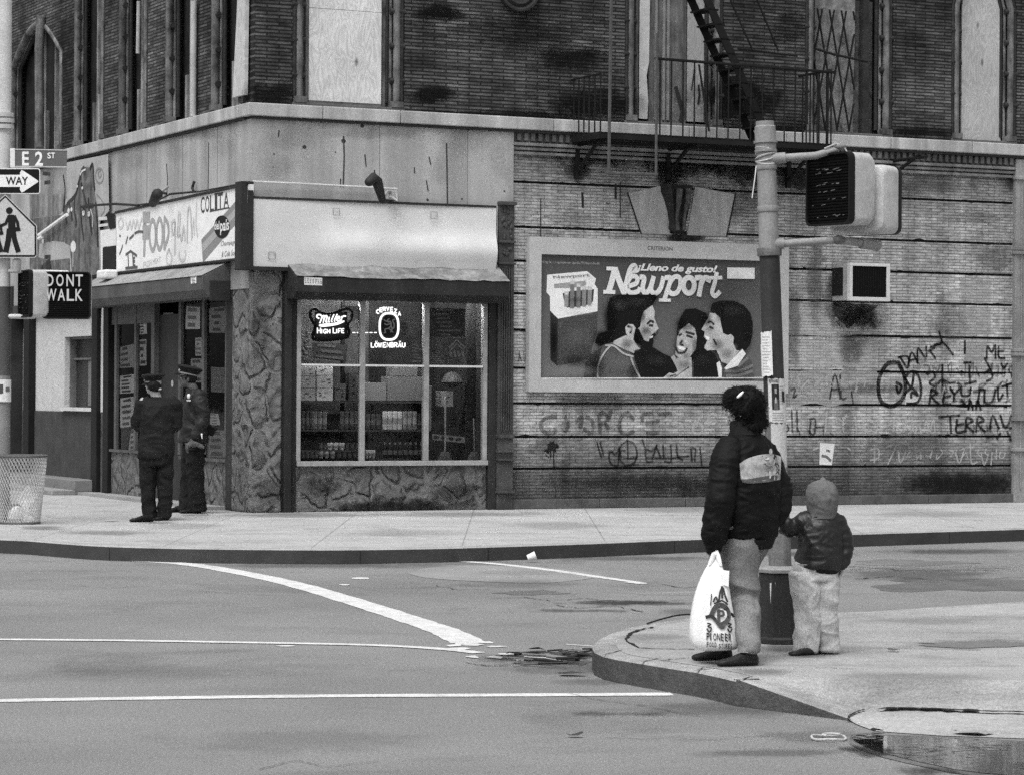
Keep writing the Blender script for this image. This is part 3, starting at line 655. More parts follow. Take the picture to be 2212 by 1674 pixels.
# ---- blank store banner on the billboard side (warped sheet)
mb = MB(); nx, nz = 24, 12; z0, z1 = LB(553, 576, .12).z, LB(553, 430, .12).z; x0, x1 = LB(545, 500, .12).x, LB(1071, 500, .12).x
vs = []
for j_ in range(nz+1):
    for i in range(nx+1):
        u, w = i/nx, j_/nz; bul = .07*math.exp(-((w-.32)/.2)**2)*(1/(1+math.exp(-(u-.3)*18)))*(1+.15*math.sin(u*9))
        vs.append((x0+(x1-x0)*u, -.12-bul-.012*math.sin(u*5+w*2), z0+(z1-z0)*w))
mb.add(vs, [(j_*(nx+1)+i, j_*(nx+1)+i+1, (j_+1)*(nx+1)+i+1, (j_+1)*(nx+1)+i) for j_ in range(nz) for i in range(nx)])
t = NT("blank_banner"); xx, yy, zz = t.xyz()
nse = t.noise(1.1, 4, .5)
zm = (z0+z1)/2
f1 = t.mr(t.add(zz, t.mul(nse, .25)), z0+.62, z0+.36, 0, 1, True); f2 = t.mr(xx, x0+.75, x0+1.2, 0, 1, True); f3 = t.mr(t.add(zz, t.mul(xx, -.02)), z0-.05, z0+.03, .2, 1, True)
c = t.mix(t.mul(t.mul(f1, f2), f3), .66, .95); c = t.mul(c, t.mr(t.noise(3, 6, .6), .3, .7, .93, 1.07)); c = t.mul(c, t.mr(t.noise(120, 2, .8), .3, .7, .88, 1.12))  # bright lower patch painted into the sheet's colour in place of a sky reflection
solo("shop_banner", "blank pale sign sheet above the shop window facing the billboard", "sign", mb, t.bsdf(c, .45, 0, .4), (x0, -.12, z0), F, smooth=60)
mb = MB().box(x0, x1, -.135, -.062, z1+.001, z1+.03); mb.box(x0, LB(728, 575, .12).x, -.15, -.062, z0-.05, z0-.001); B.part("banner_rail", mb, DARKM)
mb = MB()
for X, Y in ((727, 458), (938, 466), (588, 553)):
    p = LB(X, Y, .15); s_ = .042
    for a, b, c_, d in ((-s_, s_, s_, s_+.006), (-s_, s_, -s_-.006, -s_), (-s_-.006, -s_, -s_, s_), (s_, s_+.006, -s_, s_)): mb.box(p.x+a, p.x+b, -.145, -.14, p.z+c_, p.z+d)
solo("bracket_mark", "square outlines left on the blank sign sheet", "mark", mb, ink(.2), LB(588, 553, .15), F)
# ---- carved cast-iron pilaster
px0, px1 = LB(1071, 600, .05).x+.02, xS
mb = MB().box(px0, px1, -.10, .1, zb, LB(1085, 436, .1).z)
for Y, h, v in ((436, .05, .16), (520, .035, .14), (567, .03, .14), (938, .05, .13), (972, .03, .14), (990, .03, .13), (1060, .03, .15), (1100, .06, .15)):
    z = LB(1085, Y, .1).z; mb.box(px0-.01, px1+.01, -v, .05, z-h, z)
za, zc = LB(1085, 580, .1).z, LB(1085, 930, .1).z
for k in range(5):
    xx = px0+.03+(px1-px0-.06)*(k+.5)/5; mb.box(xx-.008, xx+.008, -.125, -.1, zc, za)
for k in range(26):                                    # leaf ornament
    p = Vector((random.uniform(px0+.03, px1-.03), -.105, random.uniform(LB(1085, 515, .1).z, LB(1085, 445, .1).z))); mb.ball(p, (.022, .02, .04), 4)
for k in range(8):
    p = Vector((random.uniform(px0+.05, px1-.05), -.105, LB(1085, 543, .1).z+random.uniform(-.05, .05))); mb.ball(p, (.03, .02, .03), 4)
B.part("pilaster", mb, M("iron_pilaster", .075, .7, .35, 3, .2, 100, .004, 40, dirt=.3), bevel=.005)
mb = MB().box(XP-.01, XP+.62, -.08, .1, zb, zC0-.05)
for z in (.9, 1.35, 2.3, 2.36, 3.8, 3.86, 4.9): mb.box(XP-.03, XP+.64, -.12, 0, z, z+.05)
mb.box(XP+.08, XP+.1, -.10, -.08, zb+.2, 4.8); mb.box(XP+.2, XP+.22, -.10, -.08, zb+.2, 4.8)
B.part("pilaster", mb, M("pale_pilaster", .27, .8, .3, 2, .2, 100, .003, 40, streak=.4), bevel=.006)
# plinth
mb = MB()
xx = xS
for k in range(9):
    w = 1.35; mb.box(xx+.003, min(xx+w, XP)-.003, -.05, .02, zb, zb+.13+.0); xx += w
    if xx > XP: break
B.part("plinth", mb, M("plinth_stone", .11, .85, .4, 2, .2, 100, .004, 40, dirt=.4), bevel=.01)
# ---- corner pier faced in rough stone
xp1 = LB(607, 800).x; yp1 = LA(508, 800).y
mb = MB().box(-.05, xp1, -.05, yp1, zb, zlow+.02); B.part("stone_pier", mb, STONEL, bevel=.03)
mb = MB().box(-.045, 0.6, -.045, .6, zlow+.015, zlow+.1); B.part("pier_cap", mb, DARKM)
# ---- shop window on the billboard side
xw0, xw1 = LB(640, 800).x, LB(1052, 800).x
zs = LB(640, 1001).z; zh = LB(640, 648).z; zbar = LB(648, 788).z
mb = MB().box(xp1+.002, xw0, -.02, .35, zb, zlow); mb.box(xw1+.002, px0-.002, -.06, .35, zb, zlow); mb.box(xp1+.02, xp1+.12, -.09, -.02, zb, zlow)
B.part("shutter_guide", mb, DARKM, bevel=.01)
mb = MB().box(xw0+.002, xw1, -.0, .3, zb, zs-.035); B.part("stone_bulkhead", mb, STONE, bevel=.01)
win = MB(); fr_ = .05
win.box(xw0+.002, xw1, -.06, .12, zs-.034, zs+.03)
for X in (645, 783, 921, 1048):
    p = LB(X, 850, .02); w = .03 if X in (645, 1048) else .036; win.box(p.x-w, p.x+w, -.03, .06, zs+.031, zh)
win.box(xw0+.002, xw1, -.03, .06, zh+.001, zh+.08)
wf = B.part("window", win, FRAME, bevel=.006)
mb = MB()
Xs = [LB(q, 850, .02).x for q in (645, 783, 921, 1048)]
for a, b in zip(Xs[:-1], Xs[1:]): mb.box(a+.037, b-.037, -.025, .03, zbar-.013, zbar+.013)
B.part("transom_bar", mb, M("white_bar", .8, .5, .05), parent=wf)
mb = MB()
for a, b in zip(Xs[:-1], Xs[1:]): mb.poly([(a+.03, .02, zs+.02), (b-.03, .02, zs+.02), (b-.03, .02, zh+.01), (a+.03, .02, zh+.01)])
B.part("pane", mb, glass("shop_glass", .92, .02, .45), parent=wf)
# interior shell
mb = MB(); mb.add([(xw0, .06, zs), (xw1, .06, zs), (xw1, 2.2, zs), (xw0, 2.2, zs), (xw0, .06, zh+.5), (xw1, .06, zh+.5), (xw1, 2.2, zh+.5), (xw0, 2.2, zh+.5)], [(0, 1, 2, 3), (4, 5, 6, 7), (0, 3, 7, 4), (1, 2, 6, 5), (3, 2, 6, 7)])
B.part("interior", mb, M("shop_interior", .055, .9, .4, 3, .2, 60))
# ---- roller-shutter box over that window (v .42)
def shutterbox(x0, x1, v, ztop, zfr1, zfr0, zsof, nm="shutter_box"):
    mb = MB(); pts = [(x0, -.065, ztop), (x0, -v, zfr1), (x0, -v, zfr0), (x0, -v+.09, zsof), (x0, -.02, zsof), (x0, -.02, ztop)]
    mb.prism(pts, (x1-x0, 0, 0)); return mb
V = .42
a = LB(640, 598, V); b = LB(1101, 609, V); zf1_, zf0_ = a.z, LB(640, 630, V).z
sb = shutterbox(a.x, b.x, V, LB(625, 571, .07).z+.02, zf1_, zf0_, zf0_-.09)
so_ = B.part("shutter_box", sb, DARKM, bevel=.008)
mb = MB(); zt_ = LB(625, 571, .07).z+.026; L = []
for k in range(25):
    u = k/24; xx = a.x+.0+(b.x-a.x)*u; L.append((xx, zt_+.015*math.sin(u*20)+random.uniform(-.008, .008)))
mb.add([(p, -.07, z+.006) for p, z in L]+[(p, -V-.012, zf1_+.008+random.uniform(-.01, .008)) for p, z in L], [(i, 25+i, 26+i, i+1) for i in range(24)])
B.part("shutter_box_top", mb, M("weathered_tin", .24, .6, .5, 5, .2, 90, dirt=.5), parent=so_)
mb = MB(); q = [LB(657, 616, V+.004), LB(696, 617.5, V+.004), LB(696, 601, V+.004), LB(657, 599, V+.004)]; mb.poly(q)
mb2 = MB(); text_on(mb2, "SE VENDE", [q[0].lerp(q[3], .55)+Vector((.02, 0, 0)), q[1].lerp(q[2], .55)-Vector((.02, 0, 0)), q[1].lerp(q[2], .85)-Vector((.02, 0, 0)), q[0].lerp(q[3], .85)+Vector((.02, 0, 0))], off=Vector((0, -.001, 0)))
th = Thing("notice", "small white notice stuck on the front of the dark shutter box", "notice", q[0], F)
th.part("sheet", mb, ink(.7)); 
mb2 = MB()
for k in range(3):
    for i in range(7):
        s_ = i/7+.03; w_ = random.uniform(.05, .1); f_ = .25+.22*k
        mb2.poly([q[0].lerp(q[1], s_).lerp(q[3].lerp(q[2], s_), f_)+Vector((0, -.001, 0)), q[0].lerp(q[1], s_+w_).lerp(q[3].lerp(q[2], s_+w_), f_)+Vector((0, -.001, 0)), q[0].lerp(q[1], s_+w_).lerp(q[3].lerp(q[2], s_+w_), f_+.12)+Vector((0, -.001, 0)), q[0].lerp(q[1], s_).lerp(q[3].lerp(q[2], s_), f_+.12)+Vector((0, -.001, 0))])
th.part("print_line", mb2, ink(.2))
# ---- floodlights over the signs
def flood(mode, base, label, X2, Y2):
    P = LB if mode == 'B' else LA
    p = P(*base, .14); q_ = P(X2, Y2, .55)
    th = Thing("floodlight", label, "lamp", p, F)
    th.part("arm", MB().tube([p, p.lerp(q_, .5)+Vector((0, 0, .04)), q_], .02, 8, round_=True), M("lamp_arm", .3, .5), smooth=50)
    d = (P(X2-8, Y2-12, .6)-q_).normalized()
    th.part("lamp_head", MB().tube([q_-Vector((0, 0, .02)), q_+Vector((-.10, -.05, .22)), q_+Vector((-.16, -.08, .26)), q_+Vector((-.24, -.12, .20))], [.05, .075, .07, .06], 10, round_=True) if mode == 'B' else MB().tube([q_, q_+Vector((-.05, -.34, .10))], [.06, .08], 10, round_=True), DARKM, smooth=50)
    return th
flood('B', (845, 414), "hooked spotlight on a bent arm above the blank sign sheet", 826, 430)
th = Thing("junction_box", "grey electrical box on the sheet metal above the blank sign sheet", "electrical box", LB(852, 412, .12), F)
mb = MB(); BX(mb, (838, 412), (860, 432), .2, .13); th.part("body", mb, M("galv", .35, .5), bevel=.01)
th.part("clamp", MB().tube([LB(842, 424, .22), LB(858, 434, .22), LB(856, 420, .22)], .016, 6), LWHITE, smooth=50)
flood('A', (362, 405), "dark floodlight tilted over the food sign", 330, 440)
# ---- roof mass and unseen sides
mb = MB().box(.3, XE, .3, YE, zC0+.3, 12.2); B.part("core", mb, DARKIN)
mb = MB().box(0, XE, .302, .36, zb, zC0); mb2 = None
# inner backing only beside the shop window opening
mb = MB().box(px0, XE, .31, .36, zb, zC0+.3); B.part("backing", mb, DARKIN)
# ------------------------------------------------------------------ upper floor, billboard side
PLY = None
def plywood(name, col, axis='x'):
    t = NT(name); x, y, z = t.xyz(); h = x if axis == 'x' else y
    v = t.comb(t.mul(h, 3.2), t.mul(z, 1.0)); n1 = t.noise(1.6, 2, .5, v, .6)
    ringv = t.math('PINGPONG', t.mul(n1, 26), 1.0)
    c = t.mul(t.mr(ringv, 0, 1, .78, 1.08), col); c = t.mul(c, t.mr(t.noise(1.2, 6, .6), .3, .7, .85, 1.15))
    vo = t.n('ShaderNodeTexVoronoi'); t.set(vo.inputs['Vector'], t.comb(t.mul(h, 3.4), t.mul(z, 1.55))); vo.inputs['Scale'].default_value = 1
    c = t.mul(c, t.mr(vo.outputs[0], .05, .14, .35, 1, True)); c = t.mul(c, t.mr(t.noise(120, 2, .8), .3, .7, .85, 1.15))
    return t.bsdf(c, .8, 0, .2)
PLY = plywood("plywood", .74); PLY2 = plywood("grey_plywood", .42); PLYA = plywood("plywood_side", .3, 'y')
zU0 = zC1-.005; zTop = 7.25
TOPZ = 12.2
opens = []                                             # (x0, x1, kind)
op_px = [(631, 873, 230, 'board'), (1349, 1562, 240, 'door'), (1738, 1928, 275, 'lattice'), (2054, 2196, 295, 'arch')]
mb = MB(); cur = -.001
xo = []
for X0, X1, Y, k in op_px:
    a, b = LB(X0, Y).x, LB(X1, Y).x; xo.append((a, b, k)); mb.box(cur, a, 0, .3, zU0, TOPZ); cur = b
mb.box(cur, XE, 0, .3, zU0, TOPZ)
SPR = {'board': 7.8, 'door': 7.8, 'lattice': 7.55, 'arch': 7.42}; HB = 1.15
for a, b, k in xo:                                     # spandrel over each opening, cut to a pointed arch
    s_ = SPR[k]; m = (a+b)/2; H = HB; pts = [(a, 0, s_)]
    for i in range(1, 9): u = i/8; pts.append((a+(m-a)*u, 0, s_+H*math.sin(u*math.pi/2)))
    for i in range(1, 9): u = i/8; pts.append((m+(b-m)*u, 0, s_+H*math.cos(u*math.pi/2)))
    for i in range(len(pts)-1):
        p, q = pts[i], pts[i+1]; mb.prism([p, q, (q[0], 0, TOPZ), (p[0], 0, TOPZ)], (0, .3, 0))
B.part("upper_brick_wall", mb, BRKUP)
# sill darkness line and dirt above the cornice
mb = MB()
for a, b, k in xo: mb.box(a, b, -.02, .3, zU0, zU0+.05)
B.part("sill", mb, M("dirty_sill", .12, .8, .3), bevel=.006)
def colonettes(a, b, spr, mode='x', bandoff=0.0, r=.05):
    """jamb mouldings: round shafts with rings, each side of an opening, running into the arch"""
    light = MB(); dark = MB(); thin = MB(); m = (a+b)/2; W2 = (b-a)/2; H = HB if mode == 'x' else .62
    def P(h, dep, z): return (h, dep, z) if mode == 'x' else (dep, h, z)
    for sgn, e in ((1, a), (-1, b)):
        for off, dep, rr, tgt in ((.035, .02, .030, dark), (.10, .03, r, light), (.165, .09, .022, thin), (.205, .13, .03, dark)):
            h0 = e+sgn*off; pts = [P(h0, dep, zU0+.12), P(h0, dep, spr)]; k0 = (W2-off)/W2
            for i in range(1, 9): u = i/8; pts.append(P(m-sgn*(W2-off)*(1-u), dep, spr+H*k0*math.sin(u*math.pi/2)))
            tgt.tube(pts, rr, 10)
        h0 = e+sgn*.10
        z = zU0+.42+bandoff*(1 if sgn > 0 else .6)
        while z < spr:
            dark.tube([P(e+sgn*-.01, .02, z-.012), P(e+sgn*.19, .05, z-.012)], .042, 8); z += .46
        c0 = P(h0, .03, 0)
        if mode == 'x': light.box(e+sgn*.02, e+sgn*.19, -.03, .10, zU0+.052, zU0+.13)
        else: light.box(-.03, .10, e+sgn*.02, e+sgn*.19, zU0+.052, zU0+.13)
    return light, dark, thin
for i, (a, b, k) in enumerate(xo):
    l, d, th_ = colonettes(a, b, SPR[k], bandoff=.1*i)
    B.part("jamb_shaft", l, COLON, smooth=50); B.part("jamb_moulding", d, TRIMD, smooth=50); B.part("jamb_bead", th_, COLON, smooth=50)
# fillings
def fill(mbx, a, b, dep, z0, z1): mbx.poly([(a, dep, z0), (b, dep, z0), (b, dep, z1), (a, dep, z1)])
a, b, k = xo[0]; fa, fb = LB(667, 200, -.12).x, LB(823, 200, -.12).x
wn = MB().box(a+.1, fa, .14, .2, zU0, 7.6); wn.box(fb, b-.1, .14, .2, zU0, 7.6); wn.box(fa, fb, .125, .2, zU0+.05, zU0+.11)
w = B.part("window", wn, M("old_sash", .16, .8, .4, 5))
mb = MB().box(fa, fb, .12, .135, zU0+.1, 6.72); mb.box(fa, fb, .122, .137, 6.726, 7.6); B.part("plywood_board", mb, PLY, parent=w, label="bright plywood sheet nailed over the window")
mb = MB().box(fb+.02, fb+.05, .1, .14, zU0, 7.6); B.part("sash_bead", mb, COLON, parent=w)
a, b, k = xo[1]
wn = MB(); g = lambda X: LB(X, 200, -.15).x
wn.box(g(1352), g(1378), .14, .3, zU0, 7.8); wn.box(g(1458), g(1482), .15, .3, zU0, 7.8); wn.box(g(1402), g(1458), .16, .3, zU0+.02, 7.8)
w = B.part("window", wn, M("old_door_wood", .13, .8, .4, 4, .2, 90, streak=.6, ss=9), label="tall fire-escape window, half curtained and half boarded")
mb = MB(); n_ = 6
pts = [(g(1379)+.0, 240), (g(1379), 0)]
mb.add([(g(1379), .13, zU0+.1), (g(1397), .13, zU0+.1), (g(1399), .13, zU0+.35), (g(1395), .13, zU0+.7), (g(1400), .13, 6.3), (g(1402), .13, 7.7), (g(1379), .13, 7.7)], [(0, 1, 2, 3, 4, 5, 6)])
B.part("torn_paper", mb, LWHITE, parent=w)
mb = MB()
for q in (1414, 1431, 1440): mb.box(g(q), g(q)+.035, .14, .16, zU0+.1, 7.7)
B.part("sash_bar", mb, M("grey_sash", .24, .8, .3, 5), parent=w)
mb = MB().box(g(1484), g(1547), .14, .16, zU0+.1, 7.7); B.part("plywood_board", mb, PLY2, parent=w)
mb = MB(); mb.ribbon([LB(1509, 185, -.13), LB(1511, 205, -.13), LB(1508, 225, -.13)], .03, (0, -1, 0)); mb.ribbon([LB(1500, 150, -.13), LB(1494, 195, -.13)], .02, (0, -1, 0)); mb.ribbon([LB(1460, 190, -.13), LB(1475, 240, -.13), LB(1470, 262, -.13)], .06, (0, -1, 0))
B.part("paint_drip", mb, ink(.04), parent=w)
a, b, k = xo[2]
wn = MB().box(a+.2, b-.2, .24, .3, zU0, 7.4)
w = B.part("window", wn, M("curtained_glass", .10, .5, .6, 6, .2, 80, streak=.3))
lat = MB(); la, lb = LB(1757, 200, -.1).x, LB(1845, 200, -.1).x; zz0, zz1 = zU0+.08, LB(1800, 22, -.1).z; nL = 3; st = (lb-la)/3.4; ph_ = .50
for k_ in range(-16, nL+17):
    for sg in (1, -1):
        x0_ = la+k_*st; pts = []
        z = zz0
        # straight bar clipped to the frame
        sl_ = ph_*2/st
        za_ = zz0; xa_ = x0_
        zb_ = zz1; xb_ = x0_+sg*(zz1-zz0)/sl_*1.0
        def cl(xv): return za_+(xv-xa_)/((xb_-xa_) or 1e-6)*(zb_-za_)
        P0, P1 = [xa_, za_], [xb_, zb_]
        lo, hi = (P0, P1) if P0[0] < P1[0] else (P1, P0)
        if hi[0] < la or lo[0] > lb: continue
        if lo[0] < la: lo = [la, cl(la)]
        if hi[0] > lb: hi = [lb, cl(lb)]
        lat.tube([(lo[0], .10+.008*sg, lo[1]), (hi[0], .10+.008*sg, hi[1])], .015, 5)
B.part("lattice_gate", lat, BLACKM, parent=w, label="diamond lattice security gate")
mb = MB()
nq = 14
vs = []
for j_ in range(13):
    for i_ in range(nq+1): vs.append((la+.02+(lb-la+.04)*i_/nq, .20+.02*math.sin(i_*1.9+j_*.3), zz0+(zz1-zz0+.3)*j_/12))
mb.add(vs, [(j_*(nq+1)+i_, j_*(nq+1)+i_+1, (j_+1)*(nq+1)+i_+1, (j_+1)*(nq+1)+i_) for j_ in range(12) for i_ in range(nq)])
B.part("curtain", mb, M("curtain_cloth", .24, .9, .6, 6, .2, 80, dirt=.6), parent=w, smooth=60)
mb = MB().box(LB(1862, 200, -.12).x, LB(1875, 200, -.12).x, .1, .2, zU0, 7.4); B.part("sash_bead", mb, TRIMD, parent=w)
a, b, k = xo[3]
fa, fb = LB(2079, 200, -.1).x, LB(2164, 200, -.1).x
m = (a+b)/2
wn = MB().box(a+.1, b-.02, .17, .25, zU0, 7.6); w = B.part("window", wn, M("dark_sash", .06, .8, .3))
mb = MB(); s_ = 7.42; pts = [(fa, .12, zU0+.02), (fb, .12, zU0+.02), (fb, .12, s_)]
for i in range(1, 9): u = i/8; pts.append((fb+(m-.05-fb)*u, .12, s_+1.0*math.sin(u*math.pi/2)))
for i in range(0, 8): u = 1-i/8; pts.append((fa+(m-.05-fa)*u, .12, s_+1.0*math.sin(u*math.pi/2)))
pts.append((fa, .12, s_)); q = []
for p in pts:
    if not q or (Vector(p)-Vector(q[-1])).length > 1e-4: q.append(p)
mb.prism(q, (0, .03, 0)); B.part("plywood_board", mb, plywood("pale_plywood", .5), parent=w, label="pale arched plywood sheet covering the window")
# medallion
mc = LB(1120, -22, .02); mb = MB(); Tm = Matrix.Rotation(R(90), 3, 'X')
mb.lathe([(.02, 0), (.15, .02), (.2, .05), (.24, .02), (.27, .06), (.30, .06), (.31, 0)], mc, 28, Tm); B.part("medallion", mb, TRIMD, smooth=40)
mb = MB()                                              # soot blotches on the upper brick
for X, Y, rx, ry in ((930, 205, 36, 13), (1240, 120, 45, 10), (945, 25, 30, 12), (980, 35, 30, 10), (1590, 200, 60, 35)):
    P = []
    for k in range(22):
        a_ = 2*math.pi*k/22; P.append(LB(X+rx*math.cos(a_)*random.uniform(.6, 1.15), Y+ry*math.sin(a_)*random.uniform(.6, 1.2), .003))
    mb.poly(P)
B.part("soot", mb, brick("sooty_brick", .03, .5, 'x', .047, .3, .5, streak=.2, contrast=.3, patch=.5))
# ------------------------------------------------------------------ upper floor, store side (very oblique)
def ya(cx_, cy_=600, v=0.0): return LA(*c1(cx_, cy_), v).y
piers = [(1600, 1500), (1290, 1212), (1010, 905), (724, 640), (452, 385), (60, -60)]
ops = []
mbp = MB(); prev = None
edges = [(0, ya(1505))]+[(ya(r_), ya(l_)) for r_, l_ in piers[1:]]
for y0_, y1_ in edges: mbp.box(0 if y0_ > 0 else .0, .3, max(y0_, .301), y1_, zU0, TOPZ)
mbp.box(0, .3, edges[-1][1], YE, zU0, TOPZ)
SA = [7.6, 7.6, 7.6, 7.9, 7.0]
opA = [(edges[i][1], edges[i+1][0]) for i in range(len(edges)-1)]
for (a, b), s_ in zip(opA, SA):
    m = (a+b)/2; H = .62; pts = [(a, s_)]
    for i in range(1, 9): u = i/8; pts.append((a+(m-a)*u, s_+H*math.sin(u*math.pi/2)))
    for i in range(1, 9): u = i/8; pts.append((m+(b-m)*u, s_+H*math.cos(u*math.pi/2)))
    for i in range(len(pts)-1):
        p, q = pts[i], pts[i+1]; mbp.prism([(0, p[0], p[1]), (0, q[0], q[1]), (0, q[0], TOPZ), (0, p[0], TOPZ)], (.3, 0, 0))
B.part("upper_brick_wall", mbp, BRKUPA)
for i, ((a, b), s_) in enumerate(zip(opA, SA)):
    l, d, th_ = colonettes(a, b, s_, mode='y', bandoff=.13*i, r=.06)
    B.part("jamb_shaft", l, COLON, smooth=50); B.part("jamb_moulding", d, TRIMD, smooth=50); B.part("jamb_bead", th_, COLON, smooth=50)
    mb = MB().box(.22, .3, a+.1, b-.1, zU0, 8.2); w = B.part("window", mb, M("blind_window", .02, .7, .5, 3, .2, 80))
    mb = MB(); wq = b-a
    for u, hw, z1_ in ((.32, .03, 7.9), (.5, .05, 6.2), (.56, .03, 8), (.68, .04, 6.1)): mb.box(.16, .23, a+wq*u-hw, a+wq*u+hw, zU0+.05, z1_)
    B.part("loose_board", mb, M("grey_board_%d" % i, .22, .8, .5, 3, .2, 80, streak=.8, ss=8), parent=w)
# the pale board at the corner window and the white pipe further along
th = Thing("plank", "broad pale plank upright at the corner of the upper floor", "plank", (-.05, ya(1500, 600, .06), zU0+.1), F)
y0_, y1_ = ya(1500, 600, .08), ya(1425, 640, .08)
th.part("board", MB().add([(-.08, y0_-.02, 7.6), (-.08, y0_+.02, zU0+.13), (-.08, y1_, zU0+.13), (-.08, y1_-.25, 7.6), (-.03, y0_-.02, 7.6), (-.03, y0_+.02, zU0+.13), (-.03, y1_, zU0+.13), (-.03, y1_-.25, 7.6)], [(0, 1, 2, 3), (4, 5, 6, 7), (0, 1, 5, 4), (2, 3, 7, 6), (1, 2, 6, 5), (0, 3, 7, 4)]), plywood("pale_plank", .6, 'y'))
mb = MB().tube([LA(*c1(1187, 8), .07), LA(*c1(1183, 715), .07)], .045, 8); solo("drain_pipe", "pale narrow pipe between two dark arched windows on the side wall", "pipe", mb, M("pale_pipe", .45, .7, .3), LA(*c1(1183, 715), .07), F, smooth=50)
mb = MB().tube([LA(*c1(252, 100), .07), LA(*c1(240, 300), .07), LA(*c1(243, 905), .07)], .075, 8); solo("drain_pipe", "thick weathered pipe beside the leftmost upper window", "pipe", mb, COLON, LA(*c1(243, 905), .07), F, smooth=50)
mb = MB().tube([LA(*c1(850, 10), .07), LA(*c1(845, 330), .07)], .03, 8); solo("drain_pipe", "short broken pale pipe hanging high on the side wall", "pipe", mb, M("pale_pipe2", .4, .7, .3), LA(*c1(845, 330), .07), F, smooth=50)
# ------------------------------------------------------------------ fire escape
FE = Thing("fire_escape", "black iron fire escape platform with railing and stair over the billboard", "fire escape", LB(1420, 300), F)
vF = .9; pa, pb = LB(1297, 285, vF), LB(1795, 305, vF); zP = LB(1415, 296, vF).z
mb = MB()
x = pa.x
while x < pb.x: mb.box(x, x+.035, -vF, -.14, zP, zP+.03); x += .062
for v in (.14, .4, .65, vF): mb.box(pa.x, pb.x, -v-.02, -v+.02, zP-.06, zP-.001)
mb.box(pa.x-.02, pa.x+.02, -vF, -.1, zP-.06, zP+.03); mb.box(pb.x-.02, pb.x+.02, -vF, -.1, zP-.06, zP+.03)
FE.part("platform", mb, BLACKM)
zR = LB(1415, 127, vF).z
mb = MB().tube([LB(1415, 127, vF), LB(1802, 157, vF)], .02, 6); mb.tube([LB(1762, 106, .12), LB(1800, 118, .5), LB(1874, 134, .95)], .018, 6)
mb.tube([(pa.x, -vF, zR-.25), (pa.x, -.05, zR-.25)], .015, 6); mb.tube([(pb.x, -vF, zR), (pb.x, -.05, zR)], .018, 6)
FE.part("handrail", mb, BLACKM, smooth=50)
xr = LB(1415, 127, vF).x; x = xr+.08; k = 0
while x < pb.x+.01:
    FE.part("baluster", MB().tube([(x+random.uniform(-.01, .01), -vF, zP), (x, -vF, zR-.004-(x-xr)*.0)], .0115, 5), BLACKM); x += .178
for X in (1236, 1247, 1258, 1269, 1281, 1293):
    u = (X-1236)/57; v = .12+u*(vF-.12); FE.part("baluster", MB().tube([(pa.x, -v, zP), (pa.x, -v, zR-.25)], .0115, 5), BLACKM)
for u in (.05, .3, .42, .6, .85, 1): FE.part("baluster", MB().tube([(pb.x, -.12-u*(vF-.12), zP), (pb.x, -.12-u*(vF-.12), zR)], .012, 5), BLACKM)
# drop-ladder guide
mb = MB(); l0 = LB(1315, 375, vF+.08); l1 = LB(1417, 378, vF+.08)
mb.tube([l0, (l0.x+.03, l0.y, 8.2)], .024, 6); mb.tube([l1, (l1.x, l1.y, 6.55)], .02, 6); mb.tube([l0+Vector((-.02, 0, 0)), l1+Vector((.02, 0, 0))], .022, 6)
FE.part("ladder_guide", mb, M("rusty_iron", .085, .7, .3, 8), smooth=50)
for X, Y in ((1244, 372), (1440, 375), (1700, 392), (1925, 378)):
    p = LB(X, Y, .0); q = Vector((p.x, -vF*.75, zP-.06)); mb = MB()
    if X == 1925: q = Vector((p.x, -.75, zP-.03))
    mb.tube([p+Vector((0, -.05, 0)), q], .028, 6); mb.box(p.x-.03, p.x+.03, -.06, 0, p.z-.1, zP-.06); mb.tube([(p.x, -.04, zP-.08), (p.x, -vF, zP-.08)], .025, 6)
    FE.part("bracket", mb, BLACKM)
# stair (rises to the left, steep) and its rails
s0 = LB(1592, 122, .75); s1 = LB(1503, -55, .75); stp = MB()
s0 = Vector((LB(1652, 140, .7).x, -.7, zP+.02)); s1 = Vector((LB(1497, -40, .7).x, -.7, LB(1497, -40, .7).z))
for v in (.45, .85):
    for off in ((0, .0),): FE.part("stair_stringer", MB().prism([(s0.x-.06, -v, s0.z), (s0.x+.07, -v, s0.z), (s1.x+.07, -v, s1.z), (s1.x-.06, -v, s1.z)], (0, .02, 0)), BLACKM)
for k in range(1, 11):
    p = s0.lerp(s1, k/11); FE.part("stair_tread", MB().box(p.x-.11, p.x+.11, -.85, -.45, p.z-.012, p.z+.012), BLACKM)
mb = MB()
for (a_, b_) in (((1660, 0), (1728, 110)), ((1735, 0), (1800, 112))): pass
mb.tube([LB(1573, -10, .9), LB(1625, 107, .9)], .014, 5); mb.tube([LB(1632, -8, .9), LB(1682, 112, .9)], .014, 5); mb.tube([LB(1594, 106, .9), LB(1722, 122, .9)], .016, 5); mb.tube([LB(1510, 140, .9), LB(1532, 285, .9)], .016, 5)
FE.part("stair_rail", mb, BLACKM)

